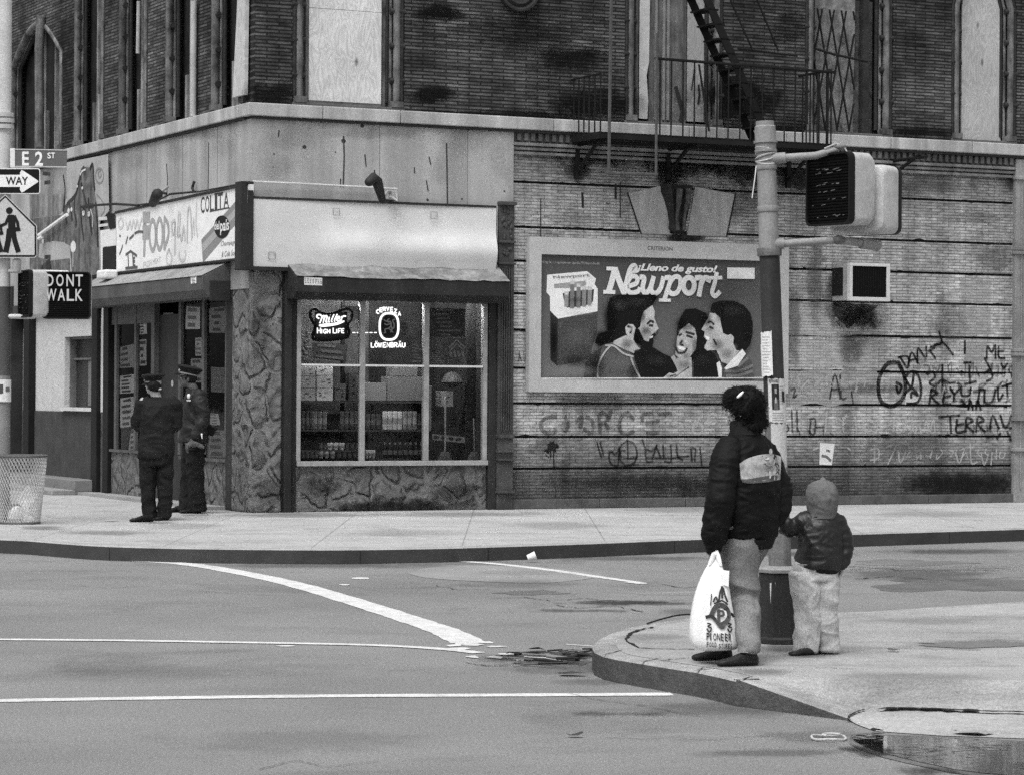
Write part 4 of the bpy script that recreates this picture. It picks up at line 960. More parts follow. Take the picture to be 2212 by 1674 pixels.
# soot, run-off and grime on both storeys, with some painted shade
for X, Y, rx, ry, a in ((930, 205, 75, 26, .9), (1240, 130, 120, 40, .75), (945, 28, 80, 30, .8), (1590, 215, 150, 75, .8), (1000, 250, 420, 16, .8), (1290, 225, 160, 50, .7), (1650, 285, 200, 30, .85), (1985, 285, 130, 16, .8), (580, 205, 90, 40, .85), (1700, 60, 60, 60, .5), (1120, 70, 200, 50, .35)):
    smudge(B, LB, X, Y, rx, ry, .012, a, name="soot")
for X, Y, rx, ry, a in ((1300, 335, 170, 40, .85), (1500, 345, 180, 50, .85), (1620, 365, 110, 55, .9), (1740, 385, 100, 50, .8), (1340, 300, 300, 24, .85), (1250, 365, 50, 40, .7), (1440, 375, 60, 50, .8), (1690, 330, 240, 30, .9), (1930, 345, 260, 20, .5), (1480, 515, 60, 18, .85), (1480, 545, 180, 14, .5), (2190, 360, 50, 70, .7), (1560, 440, 120, 60, .35), (1180, 530, 60, 60, .3)):  # below the platform these soot patches also paint in its shadow on the wall
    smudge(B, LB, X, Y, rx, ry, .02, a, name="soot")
for X, Y, rx, ry, c, a in ((1860, 690, 70, 36, .02, .85), (1840, 745, 50, 60, .06, .5), (1800, 640, 30, 90, .05, .6), (1760, 600, 26, 150, .08, .5), (1300, 870, 160, 30, .06, .3), (1180, 960, 60, 40, .05, .4), (1400, 1040, 300, 26, .03, .5), (1300, 1085, 220, 16, .02, .7), (1600, 1060, 260, 30, .03, .5), (2080, 1045, 180, 40, .015, .85), (1950, 960, 120, 40, .08, .35), (1150, 760, 30, 120, .06, .4), (2150, 560, 50, 60, .1, .4), (1990, 400, 160, 30, .08, .4), (2100, 470, 90, 20, .08, .3), (1240, 470, 90, 40, .07, .25), (1900, 840, 200, 16, .05, .4), (2050, 700, 60, 100, .08, .35), (1715, 700, 20, 160, .07, .4)):
    smudge(B, LB, X, Y, rx, ry, c, a)
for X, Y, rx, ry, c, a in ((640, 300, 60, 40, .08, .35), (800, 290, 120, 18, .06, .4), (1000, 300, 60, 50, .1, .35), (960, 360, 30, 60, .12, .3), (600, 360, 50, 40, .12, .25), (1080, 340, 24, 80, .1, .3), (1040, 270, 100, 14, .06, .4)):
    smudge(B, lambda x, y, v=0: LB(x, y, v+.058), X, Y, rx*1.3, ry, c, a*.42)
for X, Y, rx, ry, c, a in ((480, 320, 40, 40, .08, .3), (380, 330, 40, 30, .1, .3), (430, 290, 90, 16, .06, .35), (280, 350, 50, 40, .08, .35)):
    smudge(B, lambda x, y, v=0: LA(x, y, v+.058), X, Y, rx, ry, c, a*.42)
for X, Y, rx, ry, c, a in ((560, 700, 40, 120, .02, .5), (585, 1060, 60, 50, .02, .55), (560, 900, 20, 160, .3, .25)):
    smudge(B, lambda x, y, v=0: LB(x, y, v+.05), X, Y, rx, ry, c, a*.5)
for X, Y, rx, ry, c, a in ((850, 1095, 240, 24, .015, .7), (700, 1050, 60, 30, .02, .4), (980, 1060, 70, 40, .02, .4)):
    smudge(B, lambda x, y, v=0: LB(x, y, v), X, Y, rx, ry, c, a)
# ------------------------------------------------------------------ store side wall (wall A)
cA = crop(0, 750, .5375)
def A2(x, y, v=0.0): return LA(*cA(x, y), v)
yD0, yD1 = LA(505, 800).y, LA(232, 800).y             # store front between dark posts
VA = .45
# dark post beside the pier, far posts
mb = MB().box(-.04, .3, yp1+.002, LA(494, 800).y, zb, zlow-.31); B.part("post", mb, DARKM, bevel=.01)
mb = MB().box(-.06, .3, LA(241, 850).y, LA(230, 850).y, zb, zlow-.31); B.part("post", mb, BLACKM, bevel=.01)
mb = MB().box(-.08, .3, LA(219.5, 850).y, LA(207.5, 850).y, zb, 3.2); B.part("post", mb, BLACKM, bevel=.01)
mb = MB().box(-.02, .1, LA(229.5, 850).y+.002, LA(220, 850).y-.002, LA(225, 890).z, 3.2); B.part("pipe_cover", mb, LWHITE)
mb = MB().box(-.015, .1, LA(229.5, 850).y+.002, LA(220, 850).y-.002, zb, LA(225, 890).z-.001); B.part("pipe_cover", mb, M("worn_dark_paint", .08, .7, .5, 6))
yF0, yF1 = LA(493, 800).y, LA(242, 800).y
# front: sections by px
mb = MB(); zb1 = A2(700, 1062).z; zb2 = A2(1150, 1110).z
mb.box(0, .2, LA(494, 800).y+.001, A2(990, 800).y, zb, A2(1150, 1118).z); B.part("stone_bulkhead", mb, STONE)
mb = MB().box(0, .2, A2(830, 900).y, yF1, zb, A2(680, 1070).z); B.part("stone_bulkhead", mb, STONE)
zhA = zlow-.31
fm = MB()
for x, w in ((1240, .05), (1112, .05), (985, .05), (838, .07), (742, .04), (635, .05)):
    y = A2(x, 700).y; fm.box(-.02, .06, y-w, y+w, A2(x, 1080).z if x != 838 else zb, zhA)
fm.box(-.04, .08, LA(494, 800).y+.001, A2(990, 800).y, A2(1150, 1117).z, A2(1150, 1100).z); fm.box(-.04, .08, A2(830, 900).y, yF1, A2(680, 1069).z, A2(680, 1055).z)
fm.box(-.01, .05, A2(838, 700).y, yF1, A2(700, 372).z, zhA)
wA = B.part("store_front_frame", fm, M("dark_green_frame", .10, .6, .3, 5))
mb = MB(); mb.box(-.005, .04, A2(840, 700).y+.06, A2(848, 700).y+.02, zb, zhA); B.part("door_edge", mb, M("light_trim", .3, .6, .3), parent=wA)
mb = MB()
for xa, xb, yl in ((1240, 1112, 1105), (1112, 985, 1105), (835, 742, 1055), (742, 635, 1055)):
    y0_, y1_ = A2(xa, 700).y+.04, A2(xb, 700).y-.04; z0_ = A2((xa+xb)/2, yl).z; mb.poly([(.02, y0_, z0_), (.02, y0_, zhA), (.02, y1_, zhA), (.02, y1_, z0_)])
B.part("pane", mb, glass("side_glass", .92, .05, .5), parent=wA)
mb = MB(); mb.add([(.06, LA(494, 800).y, zb), (.06, yF1, zb), (2, yF1, zb), (2, LA(494, 800).y, zb), (.06, LA(494, 800).y, zhA+.2), (.06, yF1, zhA+.2), (2, yF1, zhA+.2), (2, LA(494, 800).y, zhA+.2)], [(0, 1, 2, 3), (4, 5, 6, 7), (3, 2, 6, 7), (1, 2, 6, 5), (0, 3, 7, 4)])
B.part("interior", mb, M("side_interior", .07, .9, .5, 2.5, .2, 60))
# things taped inside those panes
def paper(label, pts, c, P, v, grp=None, tilt=0, name="poster", inkc=None, nl=0):
    q = [P(x, y, v) for x, y in pts]; th = Thing(name, label, "poster", q[0], F, grp)
    c = min(.85, c*1.7) if P is A2 else c
    th.part("sheet", MB().poly(q), ink(c))
    if inkc is not None:
        mb = MB(); nrm = (q[1]-q[0]).cross(q[3]-q[0]).normalized()
        if nrm.dot(Vector((-1, -1, 0))) < 0: nrm = -nrm
        rr = random.Random(len(label))
        for k in range(nl or 4):
            f0 = (k+.3)/(nl or 4); s0_ = rr.uniform(.08, .3); s1_ = rr.uniform(.55, .92); hgt = .5/(nl or 4)
            L = lambda s_, f_: q[0].lerp(q[1], s_).lerp(q[3].lerp(q[2], s_), f_)+nrm*.003
            mb.poly([L(s0_, f0), L(s1_, f0), L(s1_, f0+hgt), L(s0_, f0+hgt*rr.uniform(.6, 1.2))])
        th.part("print_line", mb, ink(inkc))
    return th
paper("narrow pale poster high in the store's pair of side panes, nearest the doorway", [(755, 430), (800, 425), (800, 362), (757, 362)], .45, A2, -.035, inkc=.1)
paper("narrow poster with a dark figure below the first, beside the doorway", [(757, 600), (798, 598), (798, 455), (755, 458)], .35, A2, -.035, inkc=.08)
paper("wide faded poster in the upper left side pane", [(648, 612), (730, 608), (730, 480), (648, 500)], .26, A2, -.035, inkc=.1)
paper("large pale poster with dark print in the lower left side pane", [(650, 750), (732, 745), (732, 645), (650, 655)], .5, A2, -.035, inkc=.12, nl=5)
paper("worn white poster under the large one in the lower left side pane", [(655, 935), (730, 925), (730, 765), (655, 775)], .55, A2, -.035, inkc=.15, nl=5)
paper("torn pale paper at the very bottom of the left side pane", [(700, 1060), (735, 1055), (735, 940), (715, 945)], .4, A2, -.035, inkc=.15)
paper("bright blurred poster at the top of the pane right of the doorway", [(1010, 400), (1090, 400), (1090, 280), (1015, 275)], .6, A2, -.035, inkc=.25, nl=3)
paper("narrow white sheet halfway up the pane right of the doorway", [(1065, 545), (1100, 545), (1098, 445), (1065, 448)], .42, A2, -.035, inkc=.3)
paper("grey round-topped card low in the pane right of the doorway", [(1040, 690), (1100, 690), (1100, 560), (1040, 560)], .3, A2, -.035, inkc=.14)
paper("faded picture at the top of the pane beside the stone pier", [(1140, 420), (1240, 420), (1235, 275), (1140, 285)], .2, A2, -.035, inkc=.08)
paper("long grey sheet halfway up the pane beside the stone pier", [(1150, 740), (1240, 745), (1240, 610), (1150, 605)], .17, A2, -.035, inkc=.25)
paper("pale card low in the pane beside the stone pier", [(1145, 920), (1200, 920), (1190, 860), (1148, 855)], .42, A2, -.035, inkc=.25)
paper("wide grey sheet at the foot of the pane beside the stone pier", [(1130, 1095), (1240, 1100), (1240, 950), (1130, 945)], .2, A2, -.035, inkc=.1)
paper("small grey notice on the dark open door", [(890, 400), (945, 398), (945, 310), (890, 312)], .09, A2, -.06, inkc=.2)
# open door leaf seen in the doorway
mb = MB().box(.05, .10, A2(840, 700).y-.05, A2(985, 700).y+.06, zb, zhA-.25); d_ = B.part("door", mb, M("dark_door", .03, .5, .3))
B.part("sticker", MB().lathe([(.01, 0), (.045, .001), (.05, 0)], Vector((.045, A2(922, 695).y, A2(922, 695).z)), 14, Matrix.Rotation(R(-90), 3, 'Y')), ink(.4), parent=d_)
mb = MB().box(-.3, .05, LA(494, 800).y, yF1+1.9, zb, zb+.045); B.part("step", mb, M("step_stone", .3, .85, .2))
# ---- shutter box on this side: front v .45
yb0 = LA(437, 610, VA).y; yb1 = LA(186, 640, VA).y; zt1 = LA(436, 597, VA).z; zt0 = LA(436, 626, VA).z
mb = MB(); pts = [(-.065, yb0, zt1+.2), (-VA, yb0, zt1), (-VA, yb0, zt0), (-VA+.09, yb0, zt0-.1), (-.02, yb0, zt0-.1), (-.02, yb0, zt1+.2)]
mb.prism(pts, (0, yb1-yb0+.4, 0)); so_ = B.part("shutter_box", mb, M("grey_painted_metal", .10, .6, .25, 2, .15, 100, streak=.2), bevel=.008)
mb = MB(); L = [yb0+(yb1+.4-yb0)*k/20 for k in range(21)]
mb.add([(-.066, y, zt1+.215+random.uniform(-.01, .01)) for y in L]+[(-VA-.012, y, zt1+.008) for y in L], [(i, i+1, 22+i, 21+i) for i in range(20)])
B.part("shutter_box_top", mb, M("weathered_tin_side", .3, .6, .3, 4, .2, 90, dirt=.3), parent=so_)
mb = MB().box(-.05, .1, yp1, yF1+.4, zhA-.02, zlow); B.part("lintel", mb, M("lintel_metal", .045, .6, .3))
mb = MB().box(-.35, -.05, yp1+.05, yb0-.01, zt0-.15, zt1-.05); B.part("shutter_motor", mb, DARKM, bevel=.02)
paper("tiny white sticker on the corner of the side shutter box", [(1040, 153), (1070, 150), (1070, 112), (1040, 115)], .7, A2, VA+.004, name="sticker", inkc=.3)
# ---- stucco wall beyond the store
yW0, yW1 = LA(207, 850).y, YE
zm_ = A2(300, 845).z
t_w = (A2(345, 700).y, A2(525, 700).y, A2(400, 825).z, A2(400, 440).z)      # recessed window
def wall_hole(mb, z0_, z1_, y0_, y1_, hole=None, x0_=.02, x1_=.3):
    if not hole: return mb.box(x0_, x1_, y0_, y1_, z0_, z1_)
    h0, h1, hz0, hz1 = hole; mb.box(x0_, x1_, y0_, h0, z0_, z1_); mb.box(x0_, x1_, h1, y1_, z0_, z1_)
    if hz0 > z0_: mb.box(x0_, x1_, h0, h1, z0_, hz0)
    if hz1 < z1_: mb.box(x0_, x1_, h0, h1, hz1, z1_)
yw = sorted((t_w[0], t_w[1]))
mb = MB(); wall_hole(mb, zm_, zhA-.1, yW0, A2(188, 700).y, (yw[0], yw[1], t_w[2], t_w[3]))
B.part("stucco_wall", mb, M("pale_stucco", .55, .9, .12, 2, .15, 100, .01, 25, dirt=.15))
mb = MB().box(.0, .3, yW0, A2(188, 900).y, zb, zm_); B.part("stucco_wall", mb, M("dark_stucco", .065, .8, .3, 2, .2, 100, .006, 30, dirt=.2))
mb = MB(); mb.box(.2, .24, yw[0], yw[1], t_w[2], t_w[3])
w = B.part("window", mb, M("side_dark_glass", .035, .3, .3))
mb = MB(); fw = .04; mb.box(.1, .199, yw[0], yw[0]+fw, t_w[2], t_w[3]); mb.box(.1, .199, yw[1]-fw, yw[1], t_w[2], t_w[3]); mb.box(.1, .199, yw[0]+fw, yw[1]-fw, t_w[3]-fw, t_w[3]); mb.box(.16, .199, yw[0]+.25, yw[0]+.29, t_w[2], t_w[3]-fw); mb.box(.15, .199, yw[0]+.29, yw[1]-fw, A2(460, 565).z, A2(460, 565).z+.03)
B.part("frame", mb, M("side_frame", .14, .7, .3, 5), parent=w)
mb = MB().box(.17, .198, yw[0]+.30, yw[0]+.95, t_w[2]+.03, A2(460, 570).z); B.part("shutter", mb, M("side_shutter", .16, .7, .4, 12), parent=w)
mb = MB().box(-.06, .1, yw[0]-.05, yw[1]+.03, t_w[2]-.05, t_w[2]-.001); B.part("sill", mb, LWHITE, parent=w, label="white window sill")
# entry columns and door at the far left
for xa, xb, nm, mt, zt_ in ((188, 158, "post", BLACKM, 3.4), (90, 62, "post", DARKM, 3.4)):
    B.part(nm, MB().box(-.1, .3, A2(xa, 700).y, A2(xb, 700).y, zb, zt_), mt, bevel=.01)
y0_, y1_ = A2(156, 700).y, A2(92, 700).y
mb = MB().box(.1, .2, y0_, y1_, A2(120, 840).z, A2(120, 395).z); dr = B.part("door", mb, M("pale_door", .5, .8, .25, 6, .15, 100), label="pale upper panel of a narrow door between two dark posts")
B.part("kick_panel", MB().box(.09, .2, y0_, y1_, zb, A2(120, 841).z), M("brown_door", .07, .7, .3), parent=dr)
B.part("handle", MB().ball((.07, y0_+.12, A2(145, 805).z), .03, 5), ink(.6), parent=dr, smooth=60)
mb = MB().box(-.05, .3, A2(60, 700).y, YE, zb, 3.4); B.part("far_wall", mb, M("far_grey_wall", .13, .85, .2, 2))
for k, (xa, xb, ya_, v, h) in enumerate(((530, 250, 1300, .7, .07), (530, 250, 1250, .35, .22))):
    B.part("stoop_step", MB().box(-v, 0, A2(xa, 1200).y, A2(xb, 1200).y+1, zb, zb+h), M("stoop_%d" % k, .28-.08*k, .85, .3, 3), bevel=.01)
mb = MB().box(-.08, .3, A2(530, 300).y-.3, YE, zhA-.1, zhA+.05); B.part("lintel", mb, M("lintel_dark", .05, .7, .3))
# ---- mural board
c14 = crop(0, 380, .34034)
MU = Thing("mural_board", "painted board with a dark horned figure and runny paint beside the food sign", "mural", LA(150, 590, .1), F)
def A14(x, y, v=.12): return LA(*c14(x, y), v)
mb = MB().poly([A14(575, 285), A14(930, 215), A14(940, 700), A14(860, 800), A14(865, 1240), A14(700, 1270), A14(250, 1280), A14(200, 1000), A14(200, 560), A14(575, 600)])
MU.part("board", mb, M("mural_ground", .42, .8, .2, 2, .2, 100, dirt=.2))
MURD = M("mural_dark_paint", .05, .8, .5, 4, .2, 100, streak=.6, ss=7)
MURM = M("mural_grey_paint", .17, .8, .55, 5, .2, 100, streak=.5, ss=6, dirt=.4)
mb = MB().poly([A14(x, y, .123) for x, y in ((570, 640), (640, 560), (665, 500), (690, 380), (720, 325), (755, 325), (775, 335), (795, 300), (803, 420), (815, 540), (840, 700), (850, 960), (858, 1235), (700, 1262), (620, 1266), (600, 1000), (560, 980), (540, 800), (545, 680))]); MU.part("painted_figure", mb, MURM)
mb = MB().poly([A14(x, y, .1215) for x, y in ((255, 770), (545, 735), (555, 970), (460, 960), (340, 985), (330, 1100), (420, 1130), (600, 1110), (605, 1262), (255, 1275))]); MU.part("painted_area", mb, MURM)
mb = MB().poly([A14(x, y, .1225) for x, y in ((255, 560), (545, 560), (560, 690), (500, 735), (255, 765))]); MU.part("painted_area", mb, M("mural_mid", .24, .8, .4, 4, .2, 100, streak=.5, ss=6))
mb = MB()
for a_ in ([(690, 400), (670, 480), (650, 560), (580, 640)], [(720, 330), (700, 360), (690, 420)], [(775, 335), (797, 305), (805, 430), (812, 520)], [(700, 470), (720, 560), (740, 640)], [(640, 590), (640, 700), (655, 800), (650, 830)], [(600, 650), (620, 780)], [(690, 660), (700, 800), (720, 950)], [(760, 600), (770, 760), (790, 900)], [(740, 660), (800, 655)], [(560, 740), (575, 800)], [(820, 640), (835, 800), (840, 1000)], [(545, 400), (560, 520), (545, 700)], [(370, 380), (430, 385)], [(385, 460), (430, 455)], [(420, 1130), (350, 1200)], [(385, 1100), (430, 1095)]):
    mb.ribbon([A14(x, y, .126+random.random()*.002) for x, y in bez(a_, 4)], .06, (-1, 0, 0))
mb.poly([A14(430, 1110, .125), A14(445, 1210, .125), A14(370, 1212, .125)]); MU.part("brush_stroke", mb, MURD)
mb = MB()
for x, y, r in ((718, 720, .045), (765, 728, .045), (665, 490, .02), (708, 505, .025), (590, 700, .04), (630, 1010, .09), (615, 690, .035), (370, 965, .04)):
    p = A14(x, y, .130); mb.poly([p+Vector((0, r*1.6*math.cos(a_), r*math.sin(a_))) for a_ in [k*.7 for k in range(9)]])
mb.ribbon([A14(780, 690, .129), A14(800, 760, .129), A14(795, 840, .129)], .03, (-1, 0, 0)); mb.ribbon([A14(690, 390, .129), A14(705, 360, .129), A14(735, 345, .129)], .03, (-1, 0, 0)); mb.ribbon([A14(630, 960, .129), A14(628, 1180, .129)], .025, (-1, 0, 0)); mb.ribbon([A14(850, 770, .129), A14(920, 765, .129)], .05, (-1, 0, 0)); mb.ribbon([A14(850, 830, .129), A14(925, 820, .129)], .04, (-1, 0, 0))
MU.part("pale_paint", mb, ink(.7))
mb = MB().ribbon([A14(*p, .124) for p in arc(855, 400, 35, 65, 20, 380, 16)], .03, (-1, 0, 0)); mb.ribbon([A14(*p, .124) for p in arc(858, 385, 14, 30, 0, 300, 10)], .025, (-1, 0, 0)); mb.ribbon([A14(*p, .124) for p in bez([(830, 560), (880, 620), (900, 690), (870, 740)], 4)], .02, (-1, 0, 0))
MU.part("chalk_drawing", mb, ink(.25))
mb = MB().tube([A14(335, 910, .2), A14(575, 735, .2)], .03, 6); mb.tube([A14(335, 940, .2), A14(360, 925, .2)], .03, 6)
solo("fluorescent_tube", "white tube slanting out from under the mural's dark figure", "lamp tube", mb, ink(.85), A14(335, 910, .2), F, smooth=50)
mb = MB().tube([A14(700, 665, .14), A14(800, 655, .3), A14(990, 642, .14), A14(1200, 655, .14)], .018, 6); solo("cable_bar", "thin rod running from the mural to the food sign", "rod", mb, DARKM, A14(990, 642, .14), F)
# dark under-edge, side lamp box, white bracket
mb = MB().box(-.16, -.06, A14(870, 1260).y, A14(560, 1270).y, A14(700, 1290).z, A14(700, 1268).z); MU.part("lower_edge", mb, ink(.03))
mb = MB(); q0, q1 = A14(893, 1015, .14), A14(998, 1015, .14); mb.box(-.16, -.06, q1.y, q0.y, A14(940, 1250, .14).z, q0.z); solo("speaker_box", "black square box at the left edge of the food sign", "box", mb, ink(.03), q0, F, bevel=.01)
mb = MB().poly([A14(912, 725, .14), A14(990, 722, .14), A14(990, 850, .14), A14(945, 862, .14)]); solo("vent", "dark tapered vent above the black box left of the food sign", "vent", mb, ink(.03), A14(912, 725, .14), F)
mb = MB().poly([A14(862, 870, .13), A14(998, 850, .13), A14(998, 1005, .13), A14(893, 1010, .13), A14(885, 1270, .13), A14(868, 1240, .13)]); solo("poster", "ragged white sheet between the mural and the food sign", "poster", mb, ink(.8), A14(862, 870, .13), F)
mb = MB(); q0 = A14(885, 1215, .3); mb.box(-.4, -.2, A14(960, 1215, .3).y, q0.y, A14(920, 1290, .3).z, q0.z); solo("bucket", "pale bucket-shaped box standing on the side shutter box", "box", mb, ink(.75), q0, F, bevel=.03)
# ---- the food sign
cS = crop(320, 500, .21505)
def As(x, y, v=.14): return LA(*cS(x, y), v)
c0, c1_, c2_, c3_ = As(98, 1400), As(1862, 1200), As(1890, 190), As(95, 575)
th = Thing("food_sign", "white store sign with faded FOOD lettering and a striped cola panel", "sign", c0, F)
bdy = MB().prism([c0, c1_, c2_, c3_], (.08, 0, 0)); th.part("sign_board", bdy, ink(.86))
mb = MB()
for a_, b_ in ((c3_, c2_), (c0, c1_)): mb.tube([a_+Vector((-.01, 0, 0)), b_+Vector((-.01, 0, 0))], .02, 6)
th.part("sign_edge", mb, DARKM)
NA = (-1, 0, 0)
_o = [0.0]
def sa(mb, pts, w, sm=True):
    _o[0] = (_o[0]+.0004) % .004
    return mb.ribbon([As(x, y, .142+_o[0]) for x, y in (bez(pts, 4) if sm and len(pts) > 2 else pts)], w, NA)
mb = MB().poly([As(x, y, .141) for x, y in ((1255, 945), (1890, 232), (1884, 545), (1275, 1262))]); th.part("stripe", mb, ink(.27))
mb = MB().poly([As(x, y, .1425) for x, y in ((1262, 1010), (1888, 335), (1886, 440), (1270, 1120))]); th.part("stripe_centre", mb, ink(.42))
mb = MB().poly([As(x, y, .144) for x, y in arc(1535, 772, 106, 156, 0, 351, 39)]); th.part("badge", mb, ink(.03))
mb = MB(); text_on(mb, "del", [As(1432, 815, .146), As(1500, 805, .146), As(1500, 690, .146), As(1432, 705, .146)], bold=.02); text_on(mb, "país", [As(1512, 885, .146), As(1632, 860, .146), As(1632, 665, .146), As(1512, 680, .146)], bold=.02)
th.part("badge_lettering", mb, ink(.85))
mb = MB(); xs_ = [1245, 1315, 1378, 1437, 1482, 1560, 1632]
slot = [("C", 1245, 1298), ("O", 1308, 1362), ("L", 1372, 1425), ("I", 1437, 1470), ("T", 1480, 1545), ("A", 1556, 1630)]
for ch, xa, xb in slot:
    ba = 590-(xa-1245)*.2; bb = 590-(xb-1245)*.2; ta = 365-(xa-1245)*.19; tb = 365-(xb-1245)*.19
    text_on(mb, ch, [As(xa, ba, .1425), As(xb, bb, .1425), As(xb, tb, .1425), As(xa, ta, .1425)], bold=.01)
    if ch in "LITA":
        for yy in ((ba, bb),) + (((ta, tb),) if ch in "IT" else ()): mb.poly([As(xa-5, yy[0]+6, .143), As(xb+5, yy[1]+6, .143), As(xb+5, yy[1]-14, .143), As(xa-5, yy[0]-14, .143)])
th.part("cola_lettering", mb, ink(.08))
mb = MB(); text_on(mb, "Champagne", [As(1520, 1055, .1425), As(1745, 1020, .1425), As(1745, 940, .1425), As(1520, 970, .1425)], shear=.3); text_on(mb, "& Cola Sodas", [As(1530, 1185, .1425), As(1755, 1150, .1425), As(1755, 1075, .1425), As(1530, 1105, .1425)], shear=.3)
th.part("cola_lettering", mb, ink(.22))
mb = MB(); sa(mb, [(500, 590), (485, 850), (475, 1150)], .10); sa(mb, [(470, 640), (540, 640)], .16); sa(mb, [(470, 850), (525, 845)], .2)
for cx_, cy_, rx, ry in ((590, 885, 42, 205), (685, 870, 42, 205)): mb.ribbon([As(x, y, .1432) for x, y in arc(cx_, cy_, rx, ry, 0, 360, 24)], .075, NA)
sa(mb, [(752, 650), (745, 860), (748, 1060)], .07); sa(mb, [(750, 650), (800, 740), (802, 900), (750, 1060)], .075)
th.part("food_lettering", mb, ink(.40))
mb = MB()
for p in ([(890, 680), (850, 720), (860, 860), (890, 830), (895, 700), (890, 1140)], [(920, 900), (935, 700), (945, 570), (965, 650), (940, 900)], [(940, 900), (960, 860), (985, 960), (1010, 760), (1030, 950)], [(1060, 980), (1065, 600), (1090, 500), (1110, 640), (1120, 930)], [(1130, 900), (1150, 660), (1160, 880)], [(1190, 450), (1180, 700), (1200, 890)], [(820, 1080), (780, 1150), (790, 1270), (830, 1290), (850, 1180), (810, 1080)], [(950, 1130), (960, 1210), (1010, 1230), (1040, 1160), (1030, 1100)],
          [(150, 650), (120, 720), (150, 790), (190, 740), (170, 660)], [(230, 720), (250, 800), (280, 700), (300, 800), (330, 680), (350, 790), (380, 680), (400, 790), (440, 660)]): sa(mb, p, .045)
th.part("faded_script", mb, ink(.62))
mb = MB()
for p in ([(180, 1020), (165, 1080), (140, 1140)], [(225, 1000), (240, 940), (250, 905)], [(275, 935), (330, 880)], [(345, 860), (400, 835), (460, 840)], [(140, 890), (152, 900)], [(480, 700), (465, 780), (455, 850)]): sa(mb, p, .035)
for p in ([(225, 1150), (290, 1102), (375, 1165)], [(255, 1160), (262, 1325)], [(318, 1150), (325, 1310)], [(222, 1335), (380, 1318)], [(345, 1190), (325, 1200), (328, 1290), (350, 1300)], [(345, 1240), (328, 1242)]): sa(mb, p, .04, False)
th.part("line_drawing", mb, ink(.12))
mb = MB(); text_on(mb, "FRESH MEAT", [As(465, 1330, .1425), As(700, 1255, .1425), As(700, 1175, .1425), As(465, 1250, .1425)]); th.part("small_lettering", mb, ink(.62))
mb = MB().box(-.16, -.04, -.16+.0, LA(536, 480, .14).y, zlow+.03, LA(541, 392, .14).z); 
q0 = LA(543, 393, .15); mb = MB().box(-.235, -.055, min(-.16, c1_.y-.02), .06, z0-.05, c2_.z+.04); B.part("corner_trim", mb, DARKM, bevel=.01)
mb = MB().tube([As(330, 480, .15), As(600, 445, .2), As(820, 330, .16), As(1240, 290, .15), As(1900, 165, .15)], .012, 5); B.part("cable", mb, ink(.05))
mb = MB().tube([As(820, 325, .16), As(1180, 292, .16)], .014, 5); mb.tube([As(1160, 150, .10), As(1130, 240, .12), As(1150, 285, .15)], .02, 5); mb.tube([LA(*c1(1022, 1190), .07), LA(*c1(1000, 1185), .1), LA(*c1(990, 1180), .1)], .02, 5); B.part("cable", mb, ink(.04))
# ------------------------------------------------------------------ goods behind the shop window
c8 = crop(850, 870, .29866)
def W8(x, y, v): return LB(*c8(x, y), v)
def shelf(y, xa, xb, v0, v1, nm="shelf"):
    a = W8(xa, y, v0); b = W8(xb, y, v0); mb = MB().box(a.x, b.x, -v1, -v0, a.z-.02, a.z); return mb
SV = -.40
SH = Thing("shelf_unit", "dark wooden shelves just behind the shop window", "shelves", (xw0+.1, .5, zs), F)
zsh = {}
for k, (y, xa, xb) in enumerate(((1019, 95, 1385), (1300, 95, 1310), (1500, 95, 680))):
    a = W8(xa, y, SV); b = W8(xb, y, SV); SH.part("shelf", MB().box(a.x, b.x, .37, .80, a.z-.022, a.z), M("shelf_board_%d" % k, .10, .8, .3)); zsh[y] = a.z
SH.part("side_panel", MB().box(W8(1310, 900, SV).x, W8(1322, 900, SV).x, .38, .8, zs+.01, W8(1310, 700, SV).z), M("shelf_side", .10, .8, .3))
mb = MB().box(W8(560, 1100, -.3).x, W8(590, 1100, -.3).x, .5, .55, zs, zh); SH.part("post", mb, DARKIN)
def zat(y, v=SV): return W8(600, y, v).z
def boxthing(label, xa, ya_, xb, yb_, c, v=SV, dep=.22, print_=True, grp=None, kind="carton", yaw=0):
    a = W8(xa, ya_, v); b = W8(xb, yb_, v); th = Thing(kind, label, "box", Vector(((a.x+b.x)/2, -v, b.z)), F, grp)
    th.part("body", MB().box(a.x, b.x, -v, -v+dep, b.z, a.z), M("carton_%d_%d" % (xa, ya_), min(.85, c*1.3), .8, .1, 4, .2, 90), bevel=.004)
    if print_:
        mb = MB(); rr = random.Random(xa*7+ya_)
        for _ in range(4):
            u = rr.uniform(.1, .7); w_ = rr.uniform(.1, .25); s_ = rr.uniform(.15, .75); h = rr.uniform(.06, .14)
            X0, X1 = a.x+(b.x-a.x)*u, a.x+(b.x-a.x)*min(.92, u+w_); Z0 = b.z+(a.z-b.z)*s_; Z1 = Z0+(a.z-b.z)*h
            o_ = -v*1.0-.0015-rr.random()*.001; mb.poly([(X0, o_, Z0), (X1, o_, Z0+.004), (X1, o_, Z1), (X0, o_, Z1-.004)])
        th.part("printing", mb, ink(c*.3))
    return th
for k, (y0_, y1_) in enumerate(((683, 770), (774, 890), (894, 1017))): boxthing(("top", "middle", "bottom")[k]+" white speckled carton in the second stack from the left of the shop window", 262, y0_, 418, y1_, .62)
for k, (y0_, y1_) in enumerate(((683, 778), (782, 890), (894, 1017))): boxthing(("topmost", "middle", "lowest")[k]+" pale grey carton in the stack at the far left of the shop window", 102, y0_, 248, y1_, (.42, .46, .38)[k])
boxthing("dull dark carton beside the white speckled cartons", 440, 850, 545, 1017, .13)
boxthing("dark tall package left of the first wide mullion", 575, 745, 650, 1017, .07)
boxthing("plain grey carton at the left of the middle pane", 738, 840, 945, 1017, .27, print_=False)
